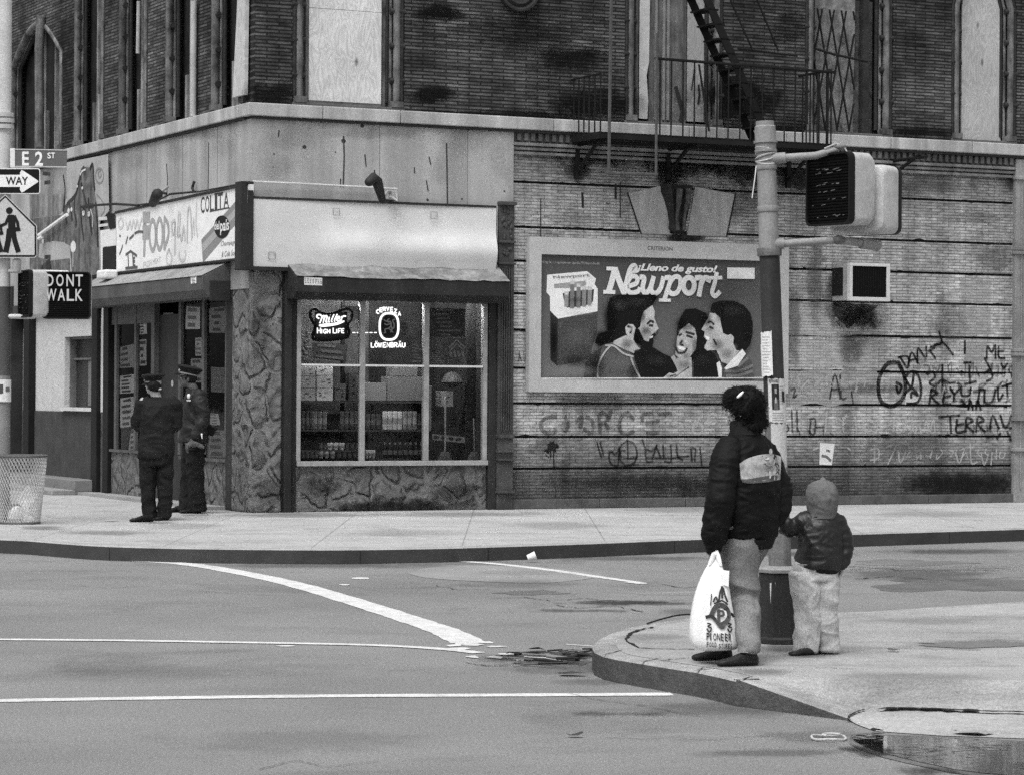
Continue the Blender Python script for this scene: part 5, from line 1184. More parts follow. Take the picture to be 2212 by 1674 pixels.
boxthing("large plain grey carton in the middle pane", 955, 782, 1290, 1017, .22, print_=False)
boxthing("smaller grey carton standing on the large plain carton", 1003, 690, 1250, 780, .22, print_=False)
boxthing("wide pale carton behind the white cans under the upper shelf", 818, 1045, 1225, 1112, .36, v=-.72, dep=.08, print_=False)
boxthing("tall narrow pale cardboard leaning beside the second mullion", 1335, 870, 1385, 1310, .28, v=-.14, dep=.02, print_=False, kind="cardboard")
boxthing("grey cardboard lying behind the dark bottles", 815, 1318, 1225, 1410, .12, v=-.72, dep=.05, print_=False, kind="cardboard")
boxthing("pale box hanging in the right pane above the taller stick", 1492, 922, 1600, 1075, .30, v=-.42)
def cans(label, xs_, y0_, y1_, c, v=SV, grp="cans", nm="tin_can", cat="can", taper=1.0):
    base = None
    for i, x in enumerate(xs_):
        p = W8(x, y1_, v); h = W8(x, y0_, v).z-p.z; r = c8(0, 0)
        if base is None:
            r = (W8(xs_[1], y1_, v).x-p.x)/2*.94 if len(xs_) > 1 else .03
            th = Thing(nm, label, cat, Vector((p.x, -v, p.z)), F, grp)
            th.part("body", MB().lathe([(r*.9*taper, 0), (r*taper, h*.03), (r, h*.9), (r, h*.96), (r*.95, h)], (p.x, -v, p.z), 14), M("can_%d_%d" % (x, y0_), min(.9, c*1.5), .45, .15, 30, .2, 90), smooth=40)
            th.part("label_band", MB().lathe([(r*1.01, h*.3), (r*1.01, h*.62)], (p.x, -v, p.z), 14), ink(min(.9, c*(.5 if c > .3 else 2.2))), smooth=40); base = th.o
        else:
            o = copy_thing(base); o.matrix_world = F @ Matrix.Translation((p.x, -v, p.z))
cans("dark can in the row at the left end of the second shelf", [120, 165, 210], 1115, 1296, .07, grp="dark cans at the left of the second shelf")
cans("banded can in the group beside the dark cans on the second shelf", [240, 288, 335], 1120, 1296, .14, grp="banded cans on the second shelf")
cans("small dark can left of the first mullion on the second shelf", [505, 550, 600, 645], 1120, 1296, .09, grp="dark cans left of the first mullion")
cans("dark can right of the first mullion on the second shelf", [760, 810, 860], 1145, 1298, .08, grp="dark cans right of the first mullion")
cans("bright white can in the middle of the second shelf", [925, 974, 1023, 1072], 1118, 1298, .85, grp="bright white cans in the middle pane")
cans("mid grey can next to the bright white cans", [1120, 1168, 1217], 1118, 1298, .24, grp="grey cans beside the white ones")
cans("near-black can at the right end of the second shelf", [1262, 1298], 1140, 1298, .05, grp="near-black cans by the second mullion")
cans("white cup on the third shelf of the left pane", [388, 446, 505], 1428, 1497, .7, grp="white cups on the third shelf", nm="cup", cat="cup", taper=.75)
cans("pale cup on the window floor in the left pane", [302, 355, 415], 1512, 1578, .42, grp="pale cups on the left window floor", nm="cup", cat="cup", taper=.75)
cans("white cup on the window floor right of the first mullion", [752, 785, 818], 1498, 1578, .75, grp="white cups right of the first mullion", nm="cup", cat="cup", taper=.75)
cans("dark jar on the third shelf of the left pane", [300, 340, 560, 610, 650], 1430, 1497, .06, grp="dark jars on the third shelf", nm="jar", cat="jar")
cans("dark jar on the window floor of the left pane", [120, 165, 210, 255, 480, 530, 580, 630], 1515, 1578, .07, grp="dark jars on the left window floor", nm="jar", cat="jar")
base = None
for i in range(8):
    p = W8(925+51*i, 1575, SV); h = W8(925, 1410, SV).z-W8(925, 1575, SV).z; r = .062
    if base is None:
        th = Thing("bottle", "dark bottle in the row at the foot of the middle pane", "bottle", Vector((p.x, -SV, p.z)), F, "dark bottles at the foot of the middle pane")
        th.part("body", MB().lathe([(.03, 0), (.033, .01), (.033, h*.55), (.028, h*.68), (.013, h*.8), (.012, h*.97), (.014, h)], (p.x, -SV, p.z), 14), M("dark_bottle_glass", .02, .15, .1), smooth=50)
        th.part("neck_label", MB().lathe([(.0335, h*.2), (.0338, h*.46)], (p.x, -SV, p.z), 14), ink(.16), smooth=50)
        th.part("neck_foil", MB().lathe([(.0140, h*.76), (.0138, h*.93)], (p.x, -SV, p.z), 14), ink(.3), smooth=50); base = th.o
    else:
        o = copy_thing(base); o.matrix_world = F @ Matrix.Translation((p.x, -SV, p.z))
mb = MB()
for k in range(9):
    p = W8(1090+random.uniform(-30, 160), 1395+random.uniform(-12, 12), -.45); mb.ball(p, (.035, .03, .02), 5)
solo("sack", "dark crumpled bundle lying on top of the bottles", "sack", mb, ink(.03), W8(1090, 1395, -.4), F, smooth=60)
for x, y, xb, lab in ((1522, 985, 1500, "taller pale broomstick standing in the right pane"), (1800, 1195, 1790, "shorter thin broomstick near the right edge of the window")):
    a = W8(x, y, -.16); b = W8(xb+18, 1530, -.16); th = Thing("broom", lab, "broom", b, F)
    th.part("stick", MB().tube([a, b], .014 if x < 1600 else .010, 8, round_=True), ink(.5 if x < 1600 else .3), smooth=50)
    th.part("head", MB().rings([(b.z-.14, b.x, .16, .11, .03), (b.z-.06, b.x, .16, .10, .03), (b.z+.02, b.x, .16, .05, .025)], 16), M("broom_straw", .2, .9, .3, 20, .3, 90, streak=.4, ss=40))
mb = MB(); q = [W8(1392, 1400, -.2), W8(1712, 1430, -.2), W8(1716, 1370, -.2), W8(1395, 1340, -.2)]
th = Thing("price_strip", "pale tilted strip with round dark marks behind the sticks", "sign", q[0], F); th.part("strip", MB().poly(q), ink(.3))
mb = MB()
for u in (.12, .35, .58, .8):
    c_ = q[0].lerp(q[1], u).lerp(q[3].lerp(q[2], u), .5); mb.poly([c_+Vector((.045*math.cos(a_), -.003, .024*math.sin(a_))) for a_ in [k*.7 for k in range(9)]])
th.part("printed_mark", mb, ink(.06))
mb = MB().poly([W8(500, 92, -.04), W8(682, 92, -.04), W8(682, 205, -.04), W8(560, 268, -.04), W8(610, 180, -.04), W8(560, 120, -.04)]); solo("paper_flag", "pale folded paper in the top corner of the left pane", "paper", mb, ink(.40), W8(500, 92, -.04), F)
paper("mottled poster low in the upper middle pane, left of the second mullion", [(1172, 645), (1312, 650), (1312, 480), (1172, 445)], .16, W8, -.05, inkc=.30, nl=6)
paper("small grey picture right of the oval neon sign", [(1080, 385), (1158, 385), (1158, 255), (1080, 255)], .17, W8, -.05, inkc=.08)
paper("dark crowded poster across the top of the right pane", [(1370, 390), (1715, 395), (1715, 120), (1372, 110)], .07, W8, -.05, inkc=.16, nl=7)
th = paper("poster with a pointed roof shape low in the upper right pane", [(1540, 600), (1726, 602), (1726, 410), (1545, 408)], .13, W8, -.05)
mb = MB(); mb.ribbon([W8(x, y, -.046) for x, y in ((1560, 500), (1635, 425), (1715, 500))], .025, (0, -1, 0)); mb.ribbon([W8(x, y, -.045) for x, y in ((1575, 520), (1635, 460), (1700, 520))], .02, (0, -1, 0))
for x in (1570, 1610, 1650, 1690): mb.ribbon([W8(x, 540, -.045), W8(x+12, 585, -.045)], .035, (0, -1, 0))
th.part("drawing", mb, ink(.34))
paper("speckled low sheet along the bar in the upper right pane", [(1372, 655), (1560, 655), (1540, 570), (1372, 560)], .12, W8, -.06, inkc=.28, nl=5)
paper("grey poster behind the first letters of the script neon", [(220, 600), (555, 640), (555, 470), (215, 450)], .07, W8, -.3, inkc=.16, nl=3)
mb = MB()
for k in range(28): 
    p = W8(random.uniform(100, 200), random.uniform(330, 620), -.25); mb.ball(p, (.025, .02, .03), 4)
solo("dried_goods", "cluster of small hanging packets at the top left of the shop window", "packets", mb, ink(.16), W8(150, 400, -.25), F)
mb = MB()
for x in range(615, 860, 42): mb.box(W8(x, 352, -.3).x, W8(x+24, 352, -.3).x, .30, .31, W8(x, 356, -.3).z, W8(x, 349, -.3).z)
solo("ceiling_tube_row", "dashed bright line of ceiling light seen behind the neon signs", "light", mb, glow("lit_ceiling_tube", 3), W8(700, 352, -.3), F)
mb = MB()
for yy in (.75, 1.5): mb.tube([(xw0+.15, yy, zh+.42), (xw1-.15, yy, zh+.42)], .03, 8)
for k_, yy in enumerate((.13, 1.5)): solo("fluorescent_tube", ("added unseen front", "rear")[k_]+" lit tube on the shop ceiling", "lamp tube", MB().tube([(xw0+.15, yy, (zh+.07, zh+.42)[k_]), (xw1-.15, yy, (zh+.07, zh+.42)[k_])], .03, 8), glow("lit_tube_%d" % k_, (60, 30)[k_]), (xw0+.15, yy, zh+.2), F, smooth=50)  # front tube is hidden above the window, added to light the goods
mb = MB().box(W8(1735, 400, -.35).x, xw1, .35, .4, zs, zh+.3); SH.part("back_panel", mb, M("back_panel", .05, .8, .3))
# hanging scale and shade in the right pane
mb = MB(); p = W8(1590, 850, -.45); mb.lathe([(.02, .16), (.10, .12), (.16, .02), (.14, 0), (.02, -.06)], p, 18); solo("hanging_scale", "dark bowl-shaped scale hanging in the right pane", "scale", mb, M("scale_metal", .10, .4, .3), p, F, smooth=50)
# ------------------------------------------------------------------ neon signs
NEON = glow("lit_neon", 1.8); NEOD = glow("dim_neon", .12)
def nn(mb, pts, r, v=-.055, T=c8, sm=True):
    P = [LB(*T(x, y), v-random.uniform(0, .004)) for x, y in (bez(pts, 4) if sm and len(pts) > 2 else pts)]
    return mb.tube(P, r, 6, round_=False)
N1 = Thing("neon_sign", "lit neon beer sign with slanting script over two smaller words, left pane", "neon sign", W8(395, 300, -.06), F)
mb = MB(); rN = .0095
for p in ([(285, 215), (262, 200), (268, 180), (295, 178), (310, 195), (305, 225), (290, 262)], [(305, 225), (322, 190), (335, 195), (325, 258)], [(330, 225), (348, 190), (362, 196), (352, 245), (362, 252)], [(385, 200), (376, 245), (388, 248)], [(392, 180), (393, 176)],
          [(430, 175), (405, 235), (412, 246)], [(462, 172), (435, 232), (442, 243)], [(455, 222), (482, 212), (485, 198), (468, 198), (458, 225), (470, 240), (492, 230)], [(508, 192), (500, 236)], [(506, 210), (522, 192), (545, 192)]): nn(mb, p, rN)
nn(mb, [(285, 282), (330, 272), (400, 268), (470, 256), (530, 240), (470, 268), (400, 282), (330, 290), (290, 286)], rN*.9)
N1.part("script_tube", mb, NEON, smooth=60)
mb = MB()
def seg(mb, ch, x, y, w, h, r, v=-.055, T=c8):
    L = {'H': [((0, 0), (0, 1)), ((1, 0), (1, 1)), ((0, .5), (1, .5))], 'I': [((.5, 0), (.5, 1))], 'G': [((1, .1), (.5, 0), (0, .3), (0, .7), (.5, 1), (1, .8), (1, .55), (.6, .55))], 'L': [((0, 0), (0, 1), (1, 1))],
         'F': [((1, 0), (0, 0), (0, 1)), ((0, .5), (.8, .5))], 'E': [((1, 0), (0, 0), (0, 1), (1, 1)), ((0, .5), (.8, .5))], 'O': [((.5, 0), (0, .3), (0, .7), (.5, 1), (1, .7), (1, .3), (.5, 0))], 'W': [((0, 0), (.2, 1), (.5, .3), (.8, 1), (1, 0))],
         'N': [((0, 1), (0, 0), (1, 1), (1, 0))], 'B': [((0, 0), (0, 1), (.8, .95), (1, .75), (.8, .5), (0, .5)), ((.8, .5), (.9, .25), (.7, 0), (0, 0))], 'R': [((0, 1), (0, 0), (.8, .05), (1, .25), (.8, .5), (0, .5)), ((.5, .5), (1, 1))], 'A': [((0, 1), (.5, 0), (1, 1)), ((.2, .65), (.8, .65))],
         'U': [((0, 0), (0, .8), (.5, 1), (1, .8), (1, 0))], 'C': [((1, .1), (.5, 0), (0, .3), (0, .7), (.5, 1), (1, .9))], 'V': [((0, 0), (.5, 1), (1, 0))], 'Z': [((0, 0), (1, 0), (0, 1), (1, 1))], 'D': [((0, 0), (0, 1), (.6, .95), (1, .6), (1, .4), (.6, .05), (0, 0))], 'K': [((0, 0), (0, 1)), ((1, 0), (0, .5), (1, 1))], 'T': [((0, 0), (1, 0)), ((.5, 0), (.5, 1))], 'S': [((1, .1), (.5, 0), (0, .2), (.5, .5), (1, .75), (.5, 1), (0, .9))]}[ch]
    for st_ in L: nn(mb, [(x+a_*w, y+b_*h) for a_, b_ in st_], r, v, T, False)
for ch, x, y, w, h in (('H', 268, 305, 30, 55), ('I', 305, 320, 10, 40), ('G', 328, 320, 28, 40), ('H', 366, 320, 24, 40), ('L', 422, 305, 24, 52), ('I', 452, 318, 10, 40), ('F', 474, 315, 22, 42), ('E', 506, 315, 22, 40)): seg(mb, ch, x, y, w, h, rN*.8)
N1.part("lettering_tube", mb, NEON, smooth=60)
mb = MB(); nn(mb, [(225, 370), (245, 290), (200, 200), (205, 135), (250, 118), (300, 155), (400, 165), (500, 130), (560, 118), (605, 150), (600, 220), (560, 280), (580, 340), (560, 400)], .022); nn(mb, [(225, 370), (235, 420), (400, 425), (560, 400)], .018)
N1.part("border_tube", mb, ink(.015), smooth=60)
mb = MB().poly([W8(x, y, -.085) for x, y in ((240, 150), (560, 150), (560, 410), (240, 420))]); N1.part("back_plate", mb, ink(.03))
N2 = Thing("neon_sign", "lit oval neon beer sign with a rampant lion, CERVEZA arched above it", "neon sign", W8(970, 300, -.06), F)
mb = MB(); ov = [(970+92*math.copysign(abs(math.cos(a_))**.72, math.cos(a_)), 292+130*math.copysign(abs(math.sin(a_))**.78, math.sin(a_))) for a_ in [2*math.pi*k/32 for k in range(33)]]
nn(mb, ov, .015, sm=False); N2.part("oval_tube", mb, NEON, smooth=60)
mb = MB()
for ch, x, y, a_ in zip("CERVEZA", (848, 880, 912, 946, 984, 1022, 1060), (128, 112, 103, 100, 106, 122, 148), range(7)): seg(mb, ch, x, y, 24, 38, rN*.85)
for ch, x in zip("LOWENBRAU", (796, 832, 868, 912, 950, 988, 1024, 1062, 1100)): seg(mb, ch, x, 452, 26, 44, rN*.9)
for x in (838, 852, 1068, 1080): nn(mb, [(x, 440), (x+4, 440)], .008)
N2.part("lettering_tube", mb, NEON, smooth=60)
mb = MB()
for p in ([(975, 215), (955, 230), (965, 250), (985, 245), (990, 280), (965, 310), (930, 320), (935, 350), (920, 355)], [(985, 245), (940, 240), (920, 225)], [(985, 265), (945, 275), (925, 262)], [(990, 280), (1000, 320), (985, 350)], [(965, 310), (990, 330), (1010, 350)], [(990, 300), (1015, 310), (1020, 270), (1005, 235), (1025, 222)]): nn(mb, p, .008)
N2.part("lion_emblem", mb, NEOD, smooth=60)
mb = MB().poly([W8(970+80*math.cos(a_), 292+118*math.sin(a_), -.075) for a_ in [2*math.pi*k/24 for k in range(24)]]); N2.part("back_plate", mb, ink(.02))
# ------------------------------------------------------------------ billboard
c7 = crop(1480, 680, .38427); VBF, VBP = .11, .06
def b7(x, y, v=VBP): return LB(*c7(x, y), v)
BBD = Thing("billboard", "framed cigarette billboard with a large pack and three laughing people", "billboard", b7(180, 1225), F)
fx0, fx1, fz0, fz1 = b7(184, 600, VBF).x, b7(2162, 600, VBF).x, b7(180, 1218, VBF).z, b7(182, 35, VBF).z
px0_, px1_, pz0, pz1 = b7(275, 600, VBF).x, b7(2092, 600, VBF).x, b7(270, 1122, VBF).z, b7(275, 170, VBF).z
mb = MB()
for q in (((fx0, fz0), (fx1, fz0), (px1_, pz0), (px0_, pz0)), ((px0_, pz1), (px1_, pz1), (fx1, fz1), (fx0, fz1)), ((fx0, fz0), (px0_, pz0), (px0_, pz1), (fx0, fz1)), ((px1_, pz0), (fx1, fz0), (fx1, fz1), (px1_, pz1))):
    mb.prism([(x, -VBF, z) for x, z in q], (0, VBF-.005, 0))
BBD.part("frame", mb, M("billboard_frame", .5, .6, .1, 2, .14, 110, dirt=.15))
BBD.part("frame_lettering", text_on(MB(), "CRITERION", [b7(1085, 140, VBF+.002), b7(1277, 146, VBF+.002), b7(1277, 116, VBF+.002), b7(1085, 108, VBF+.002)], bold=.01), ink(.1))
t = NT("poster_sheet"); x, y, z = t.xyz(); c = t.mr(z, .0, 1.7, .17, .085); c = t.mul(c, t.mr(t.noise(110, 3, .8), .3, .7, .75, 1.25)); 
BBD.part("poster", MB().poly([(px0_, -VBP, pz0), (px1_, -VBP, pz0), (px1_, -VBP, pz1), (px0_, -VBP, pz1)]), t.bsdf(c, .6, 0, .3))
_l = [0]
def pg(name, pts, c, label=None, sm=False, mat=None):
    _l[0] += 1; v = VBP+.0006*_l[0]
    p = bez(list(pts)+[pts[0]], 4)[:-1] if sm else pts
    return BBD.part(name, MB().poly([b7(x, y, v) for x, y in p]), mat or ink(c), label=label)
def st7(name, strokes, w, c, sm=True):
    mb = MB()
    for s_ in strokes:
        _l[0] += 1; mb.ribbon([b7(x, y, VBP+.0006*_l[0]) for x, y in (bez(s_, 5) if sm and len(s_) > 2 else s_)], w, (0, -1, 0))
    return BBD.part(name, mb, ink(c))
mb = MB(); _l[0] += 1; text_on(mb, "16 mg. 'tar', 1.1 mg. nicotina por cigarrillo, FTC Report, Ene. 83.", [b7(285, 243, VBP+.001), b7(722, 255, VBP+.001), b7(722, 232, VBP+.001), b7(285, 220, VBP+.001)], bold=.01); BBD.part("small_print", mb, ink(.45))
pg("pack_side", [(343, 600), (402, 660), (397, 1022), (345, 975)], .035)
pg("pack_front", [(402, 660), (705, 606), (702, 740), (640, 965), (397, 1022)], 0, mat=M("pack_green", .075, .7, .2, 8, .3, 60))
pg("pack_top", [(320, 328), (625, 300), (692, 358), (682, 400), (706, 435), (704, 606), (402, 662), (343, 602), (341, 490), (315, 462)], .85)
pg("pack_lid_inside", [(372, 398), (612, 372), (618, 405), (585, 418), (492, 430), (374, 430)], .34)
pg("pack_opening", [(438, 470), (500, 452), (678, 438), (670, 530), (650, 552), (560, 570), (470, 578), (452, 540)], .07)
for x_, y0_, y1_, c_ in ((468, 468, 560, .3), (512, 386, 572, .2), (560, 408, 566, .22), (603, 428, 558, .26), (645, 432, 548, .28)):
    st7("cigarette", [[(x_, y0_), (x_-2, y1_)]], .062, c_, False); st7("cigarette_tip", [[(x_, y0_-3), (x_, y0_+3)]], .062, .6, False)
mb = MB(); _l[0] += 1; v_ = VBP+.0006*_l[0]; text_on(mb, "Newport", [b7(370, 362, v_), b7(650, 345, v_), b7(640, 318, v_), b7(362, 336, v_)], bold=.02); BBD.part("pack_lettering", mb, ink(.2))
# big slab-script lettering
WH = .84
st7("lettering", [[(835, 285), (815, 370), (790, 455)], [(905, 460), (930, 380), (955, 290), (985, 262), (990, 300)], [(840, 290), (870, 375), (905, 460)]], 0.088, WH)
st7("lettering", [[(755, 458), (832, 460)], [(780, 280), (850, 283)]], 0.051, WH, False)
st7("lettering", [[(940, 415), (1000, 392), (1005, 350), (970, 338), (938, 375), (930, 425), (955, 465), (1010, 455), (1025, 435)]], 0.066, WH)
st7("lettering", [[(1035, 345), (1060, 355), (1048, 430), (1070, 468), (1105, 430), (1130, 350)], [(1130, 350), (1112, 440), (1145, 470), (1185, 430), (1205, 352)]], 0.071, WH)
st7("lettering", [[(1228, 350), (1262, 358), (1235, 450), (1215, 515)], [(1258, 385), (1290, 345), (1330, 352), (1335, 410), (1310, 462), (1270, 472), (1245, 450)]], 0.069, WH); st7("lettering", [[(1178, 520), (1255, 522)]], 0.045, WH, False)
st7("lettering", [arc(1400, 408, 42, 60, 0, 360, 20)], 0.077, WH, False)
st7("lettering", [[(1458, 352), (1498, 355), (1490, 420), (1478, 482)], [(1495, 395), (1520, 352), (1552, 358), (1550, 375)]], 0.074, WH)
st7("lettering", [[(1612, 318), (1595, 400), (1578, 460), (1600, 490), (1632, 462)]], 0.066, WH); st7("lettering", [[(1560, 352), (1648, 350)]], 0.051, WH, False)
mb = MB(); _l[0] += 1; v_ = VBP+.0006*_l[0]; text_on(mb, "¡Lleno de gusto!", [b7(1003, 312, v_), b7(1610, 328, v_), b7(1618, 258, v_), b7(1012, 240, v_)], bold=.035, shear=.2, sp=.95); BBD.part("slogan_lettering", mb, ink(WH))
pg("white_label", [(1692, 272), (1902, 275), (1902, 360), (1692, 357)], .8)
# people printed on the poster
SK = lambda n, c: M(n, c, .6, .25, 3, .25, 90)
sk1, sk2 = SK("printed_skin", .52), SK("printed_skin_b", .44)
pg("printed_sweater", [(598, 1110), (612, 1010), (650, 940), (760, 855), (840, 850), (985, 950), (1015, 1040), (1035, 1110)], .11, sm=True)
pg("printed_sleeve", [(600, 1110), (612, 1010), (650, 940), (740, 875), (705, 1000), (705, 1110)], .05)
pg("printed_neck", [(905, 790), (990, 790), (1045, 880), (980, 925), (900, 890), (820, 850), (840, 815)], .5, mat=sk1)
pg("printed_face", [(1050, 600), (1122, 560), (1140, 605), (1138, 660), (1155, 700), (1170, 738), (1148, 760), (1150, 785), (1125, 800), (1130, 820), (1100, 860), (1020, 840), (980, 790), (1010, 650)], .5, mat=sk1)
pg("printed_hair", [(800, 505), (860, 478), (1000, 480), (1150, 480), (1155, 505), (1120, 560), (1058, 605), (1040, 650), (1030, 720), (1005, 745), (962, 702), (918, 720), (912, 790), (830, 830), (790, 850), (720, 868), (682, 845), (712, 780), (780, 755), (776, 600), (786, 540)], .014)
pg("printed_ear", [(915, 725), (940, 702), (975, 705), (1000, 742), (985, 788), (945, 800), (922, 775)], .45, mat=sk1)
pg("printed_beard", [(992, 738), (1020, 740), (1040, 785), (1062, 828), (1092, 838), (1112, 790), (1142, 765), (1152, 784), (1128, 805), (1130, 845), (1116, 892), (1070, 905), (1015, 880), (978, 820)], .014)
st7("printed_line", [[(1085, 700), (1110, 680), (1130, 690)], [(1100, 712), (1125, 715)], [(935, 720), (965, 735), (955, 770)]], .03, .04)
pg("printed_teeth", [(1098, 800), (1128, 790), (1124, 806), (1104, 812)], .8)
st7("printed_piping", [[(705, 1110), (710, 1020), (750, 930), (800, 870)], [(765, 865), (830, 870), (900, 925), (975, 950)], [(960, 960), (985, 1030), (1025, 1105)]], .026, .5)
pg("printed_dress", [(985, 905), (1060, 885), (1120, 875), (1200, 925), (1285, 962), (1310, 1000), (1300, 1110), (1035, 1110), (1010, 1030), (985, 965)], .014)
pg("printed_hair", [(1308, 800), (1315, 720), (1335, 655), (1375, 590), (1450, 584), (1530, 618), (1555, 690), (1530, 760), (1525, 870), (1460, 985), (1420, 960), (1400, 700)], .014)
pg("printed_face", [(1340, 745), (1400, 698), (1445, 735), (1462, 800), (1455, 890), (1400, 965), (1335, 968), (1296, 935), (1305, 860), (1312, 800)], .33, mat=sk2)
pg("printed_neck", [(1330, 960), (1420, 955), (1425, 1060), (1310, 1060)], .2, mat=sk2)
st7("printed_line", [[(1325, 790), (1345, 778)], [(1385, 790), (1425, 805)], [(1380, 765), (1440, 780)], [(1350, 830), (1335, 855), (1355, 862)], [(1300, 880), (1320, 920), (1365, 918), (1385, 890)]], .03, .05)
pg("printed_teeth", [(1308, 868), (1345, 872), (1378, 890), (1362, 905), (1325, 895)], .85)
pg("printed_dress", [(1435, 1110), (1440, 960), (1525, 888), (1600, 930), (1640, 1010), (1640, 1110)], .016)
pg("printed_hand", [(1205, 1110), (1250, 1072), (1285, 1080), (1385, 1022), (1398, 975), (1420, 978), (1424, 1110)], .5, mat=sk1)
st7("printed_line", [[(1290, 1108), (1400, 1030)], [(1260, 1100), (1300, 1085)]], .02, .12)
st7("printed_hand", [[(1280, 955), (1310, 1010), (1330, 1060)], [(1322, 970), (1325, 1030)]], .06, .4)
pg("printed_face", [(1560, 618), (1548, 655), (1520, 705), (1496, 745), (1520, 762), (1515, 800), (1540, 830), (1516, 885), (1540, 905), (1610, 900), (1650, 990), (1700, 1010), (1790, 900), (1740, 850), (1745, 790), (1665, 775), (1645, 660), (1605, 622)], .5, mat=sk1)
pg("printed_hair", [(1565, 600), (1580, 545), (1640, 525), (1745, 526), (1820, 560), (1870, 620), (1888, 690), (1885, 780), (1868, 860), (1830, 905), (1762, 902), (1738, 850), (1745, 800), (1700, 790), (1662, 772), (1645, 700), (1638, 655), (1600, 620)], .014)
pg("printed_ear", [(1690, 790), (1720, 780), (1738, 795), (1735, 835), (1705, 830)], .42, mat=sk1)
st7("printed_line", [[(1548, 690), (1570, 685), (1590, 705)], [(1560, 725), (1585, 735)], [(1590, 820), (1610, 860)]], .03, .05)
pg("printed_teeth", [(1522, 790), (1558, 800), (1556, 825), (1534, 822)], .85)
pg("printed_shirt", [(1660, 1110), (1665, 1055), (1760, 1030), (1835, 930), (1880, 990), (1895, 1110)], .09)
st7("printed_stripe", [[(1680, 1060), (1780, 1060), (1880, 1020)], [(1690, 1095), (1790, 1090), (1885, 1060)], [(1780, 1020), (1850, 960)]], .04, .2)
pg("printed_collar", [(1808, 893), (1835, 930), (1770, 1022), (1685, 1050), (1670, 1040), (1740, 960)], .85); pg("printed_collar", [(1612, 1000), (1635, 985), (1652, 1040), (1652, 1110), (1628, 1110)], .85)
def sh7(X, Y, rx, ry, c, a, e=.25):
    a *= .7 if c < .1 and X > 1280 or c > .6 else 1
    _l[0] += 1; v = VBP+.0006*_l[0]; softquad(BBD, "printed_shading", [b7(X-rx, Y+ry, v), b7(X+rx, Y+ry, v), b7(X+rx, Y-ry, v), b7(X-rx, Y-ry, v)], c, a, e)
for q in ((1075, 760, 55, 60, .03, .55), (1040, 640, 40, 70, .02, .6), (1150, 775, 30, 16, .05, .5), (930, 850, 70, 50, .05, .5), (985, 880, 60, 40, .8, .35), (1105, 630, 30, 45, .85, .6), (1080, 790, 40, 40, .7, .35), (960, 740, 22, 30, .8, .45), (1010, 800, 40, 80, .01, .8),
          (870, 560, 90, 60, .09, .35), (1000, 540, 120, 50, .07, .3), (740, 800, 90, 70, .01, .9), (800, 650, 70, 170, .01, .8), (1150, 500, 60, 30, .01, .5),
          (1300, 860, 24, 60, .03, .5), (1450, 870, 36, 90, .02, .6), (1400, 720, 70, 30, .02, .6), (1385, 840, 38, 30, .75, .5), (1340, 760, 25, 22, .7, .35), (1380, 945, 45, 25, .05, .6), (1340, 700, 60, 60, .01, .8), (1540, 660, 60, 70, .01, .7), (1370, 1010, 70, 40, .03, .6),
          (1560, 740, 40, 30, .05, .45), (1620, 860, 70, 60, .03, .6), (1590, 660, 40, 40, .8, .5), (1545, 870, 34, 24, .75, .5), (1640, 800, 40, 40, .7, .4), (1690, 930, 70, 50, .04, .6), (1720, 880, 60, 40, .6, .3), (1740, 600, 110, 60, .09, .3), (1640, 640, 40, 60, .02, .6), (1860, 760, 40, 90, .02, .7), (1520, 760, 20, 14, .03, .5), (1540, 700, 26, 14, .02, .6),
          (860, 1000, 130, 90, .20, .4), (700, 1020, 80, 120, .01, .6), (980, 1060, 60, 80, .01, .6), (1150, 980, 120, 60, .05, .4), (1500, 980, 80, 70, .05, .35), (1340, 1080, 70, 30, .8, .4), (1260, 1100, 50, 20, .03, .5), (1780, 1060, 90, 50, .02, .5),
          (1600, 420, 400, 160, .02, .25), (500, 1060, 260, 60, .3, .35), (550, 800, 140, 130, .14, .5), (540, 980, 150, 60, .01, .6), (370, 820, 40, 200, .005, .7), (540, 520, 90, 30, .02, .4), (560, 620, 160, 20, .5, .3)):
    sh7(*q)
mb = MB().tube([b7(275, 1118, VBF-.01), b7(2090, 1112, VBF-.01)], .010, 5); BBD.part("frame_bead", mb, ink(.7))
# ------------------------------------------------------------------ air conditioner
AC = Thing("air_conditioner", "boxy window air conditioner sticking out of the brick wall", "air conditioner", LB(1915, 650, .5), F)
vA = .48; p = LB(1835, 568, vA); q = LB(1921, 652, vA)
mb = MB().box(p.x+.01, q.x-.01, -vA+.05, -.02, q.z+.01, p.z-.01); AC.part("casing", mb, M("ac_casing", .36, .6, .3, 3, .2, 100, dirt=.2))
fr2 = MB(); w_ = .055
fr2.box(p.x, q.x, -vA-.02, -vA+.06, p.z-w_*.8, p.z); fr2.box(p.x, q.x, -vA-.02, -vA+.06, q.z, q.z+w_); fr2.box(p.x, p.x+w_*.8, -vA-.02, -vA+.06, q.z+w_, p.z-w_*.8); fr2.box(q.x-w_, q.x, -vA-.02, -vA+.06, q.z+w_, p.z-w_*.8); AC.part("front_frame", fr2, M("ac_frame", .62, .6, .1), bevel=.004)
AC.part("coil", MB().box(p.x+w_*.8, q.x-w_, -vA-.0, -vA+.01, q.z+w_, p.z-w_*.8), ink(.008))
mb = MB()
for k in range(14):
    x_ = p.x+.07+(q.x-p.x-.14)*k/13; mb.box(x_-.002, x_+.002, -vA-.008, -vA-.001, q.z+w_, p.z-w_*.8)
AC.part("grille", mb, ink(.02))
AC.part("side_vent", MB().box(p.x+.001, p.x+.009, -.30, -.03, q.z+.08, p.z-.06), ink(.02))
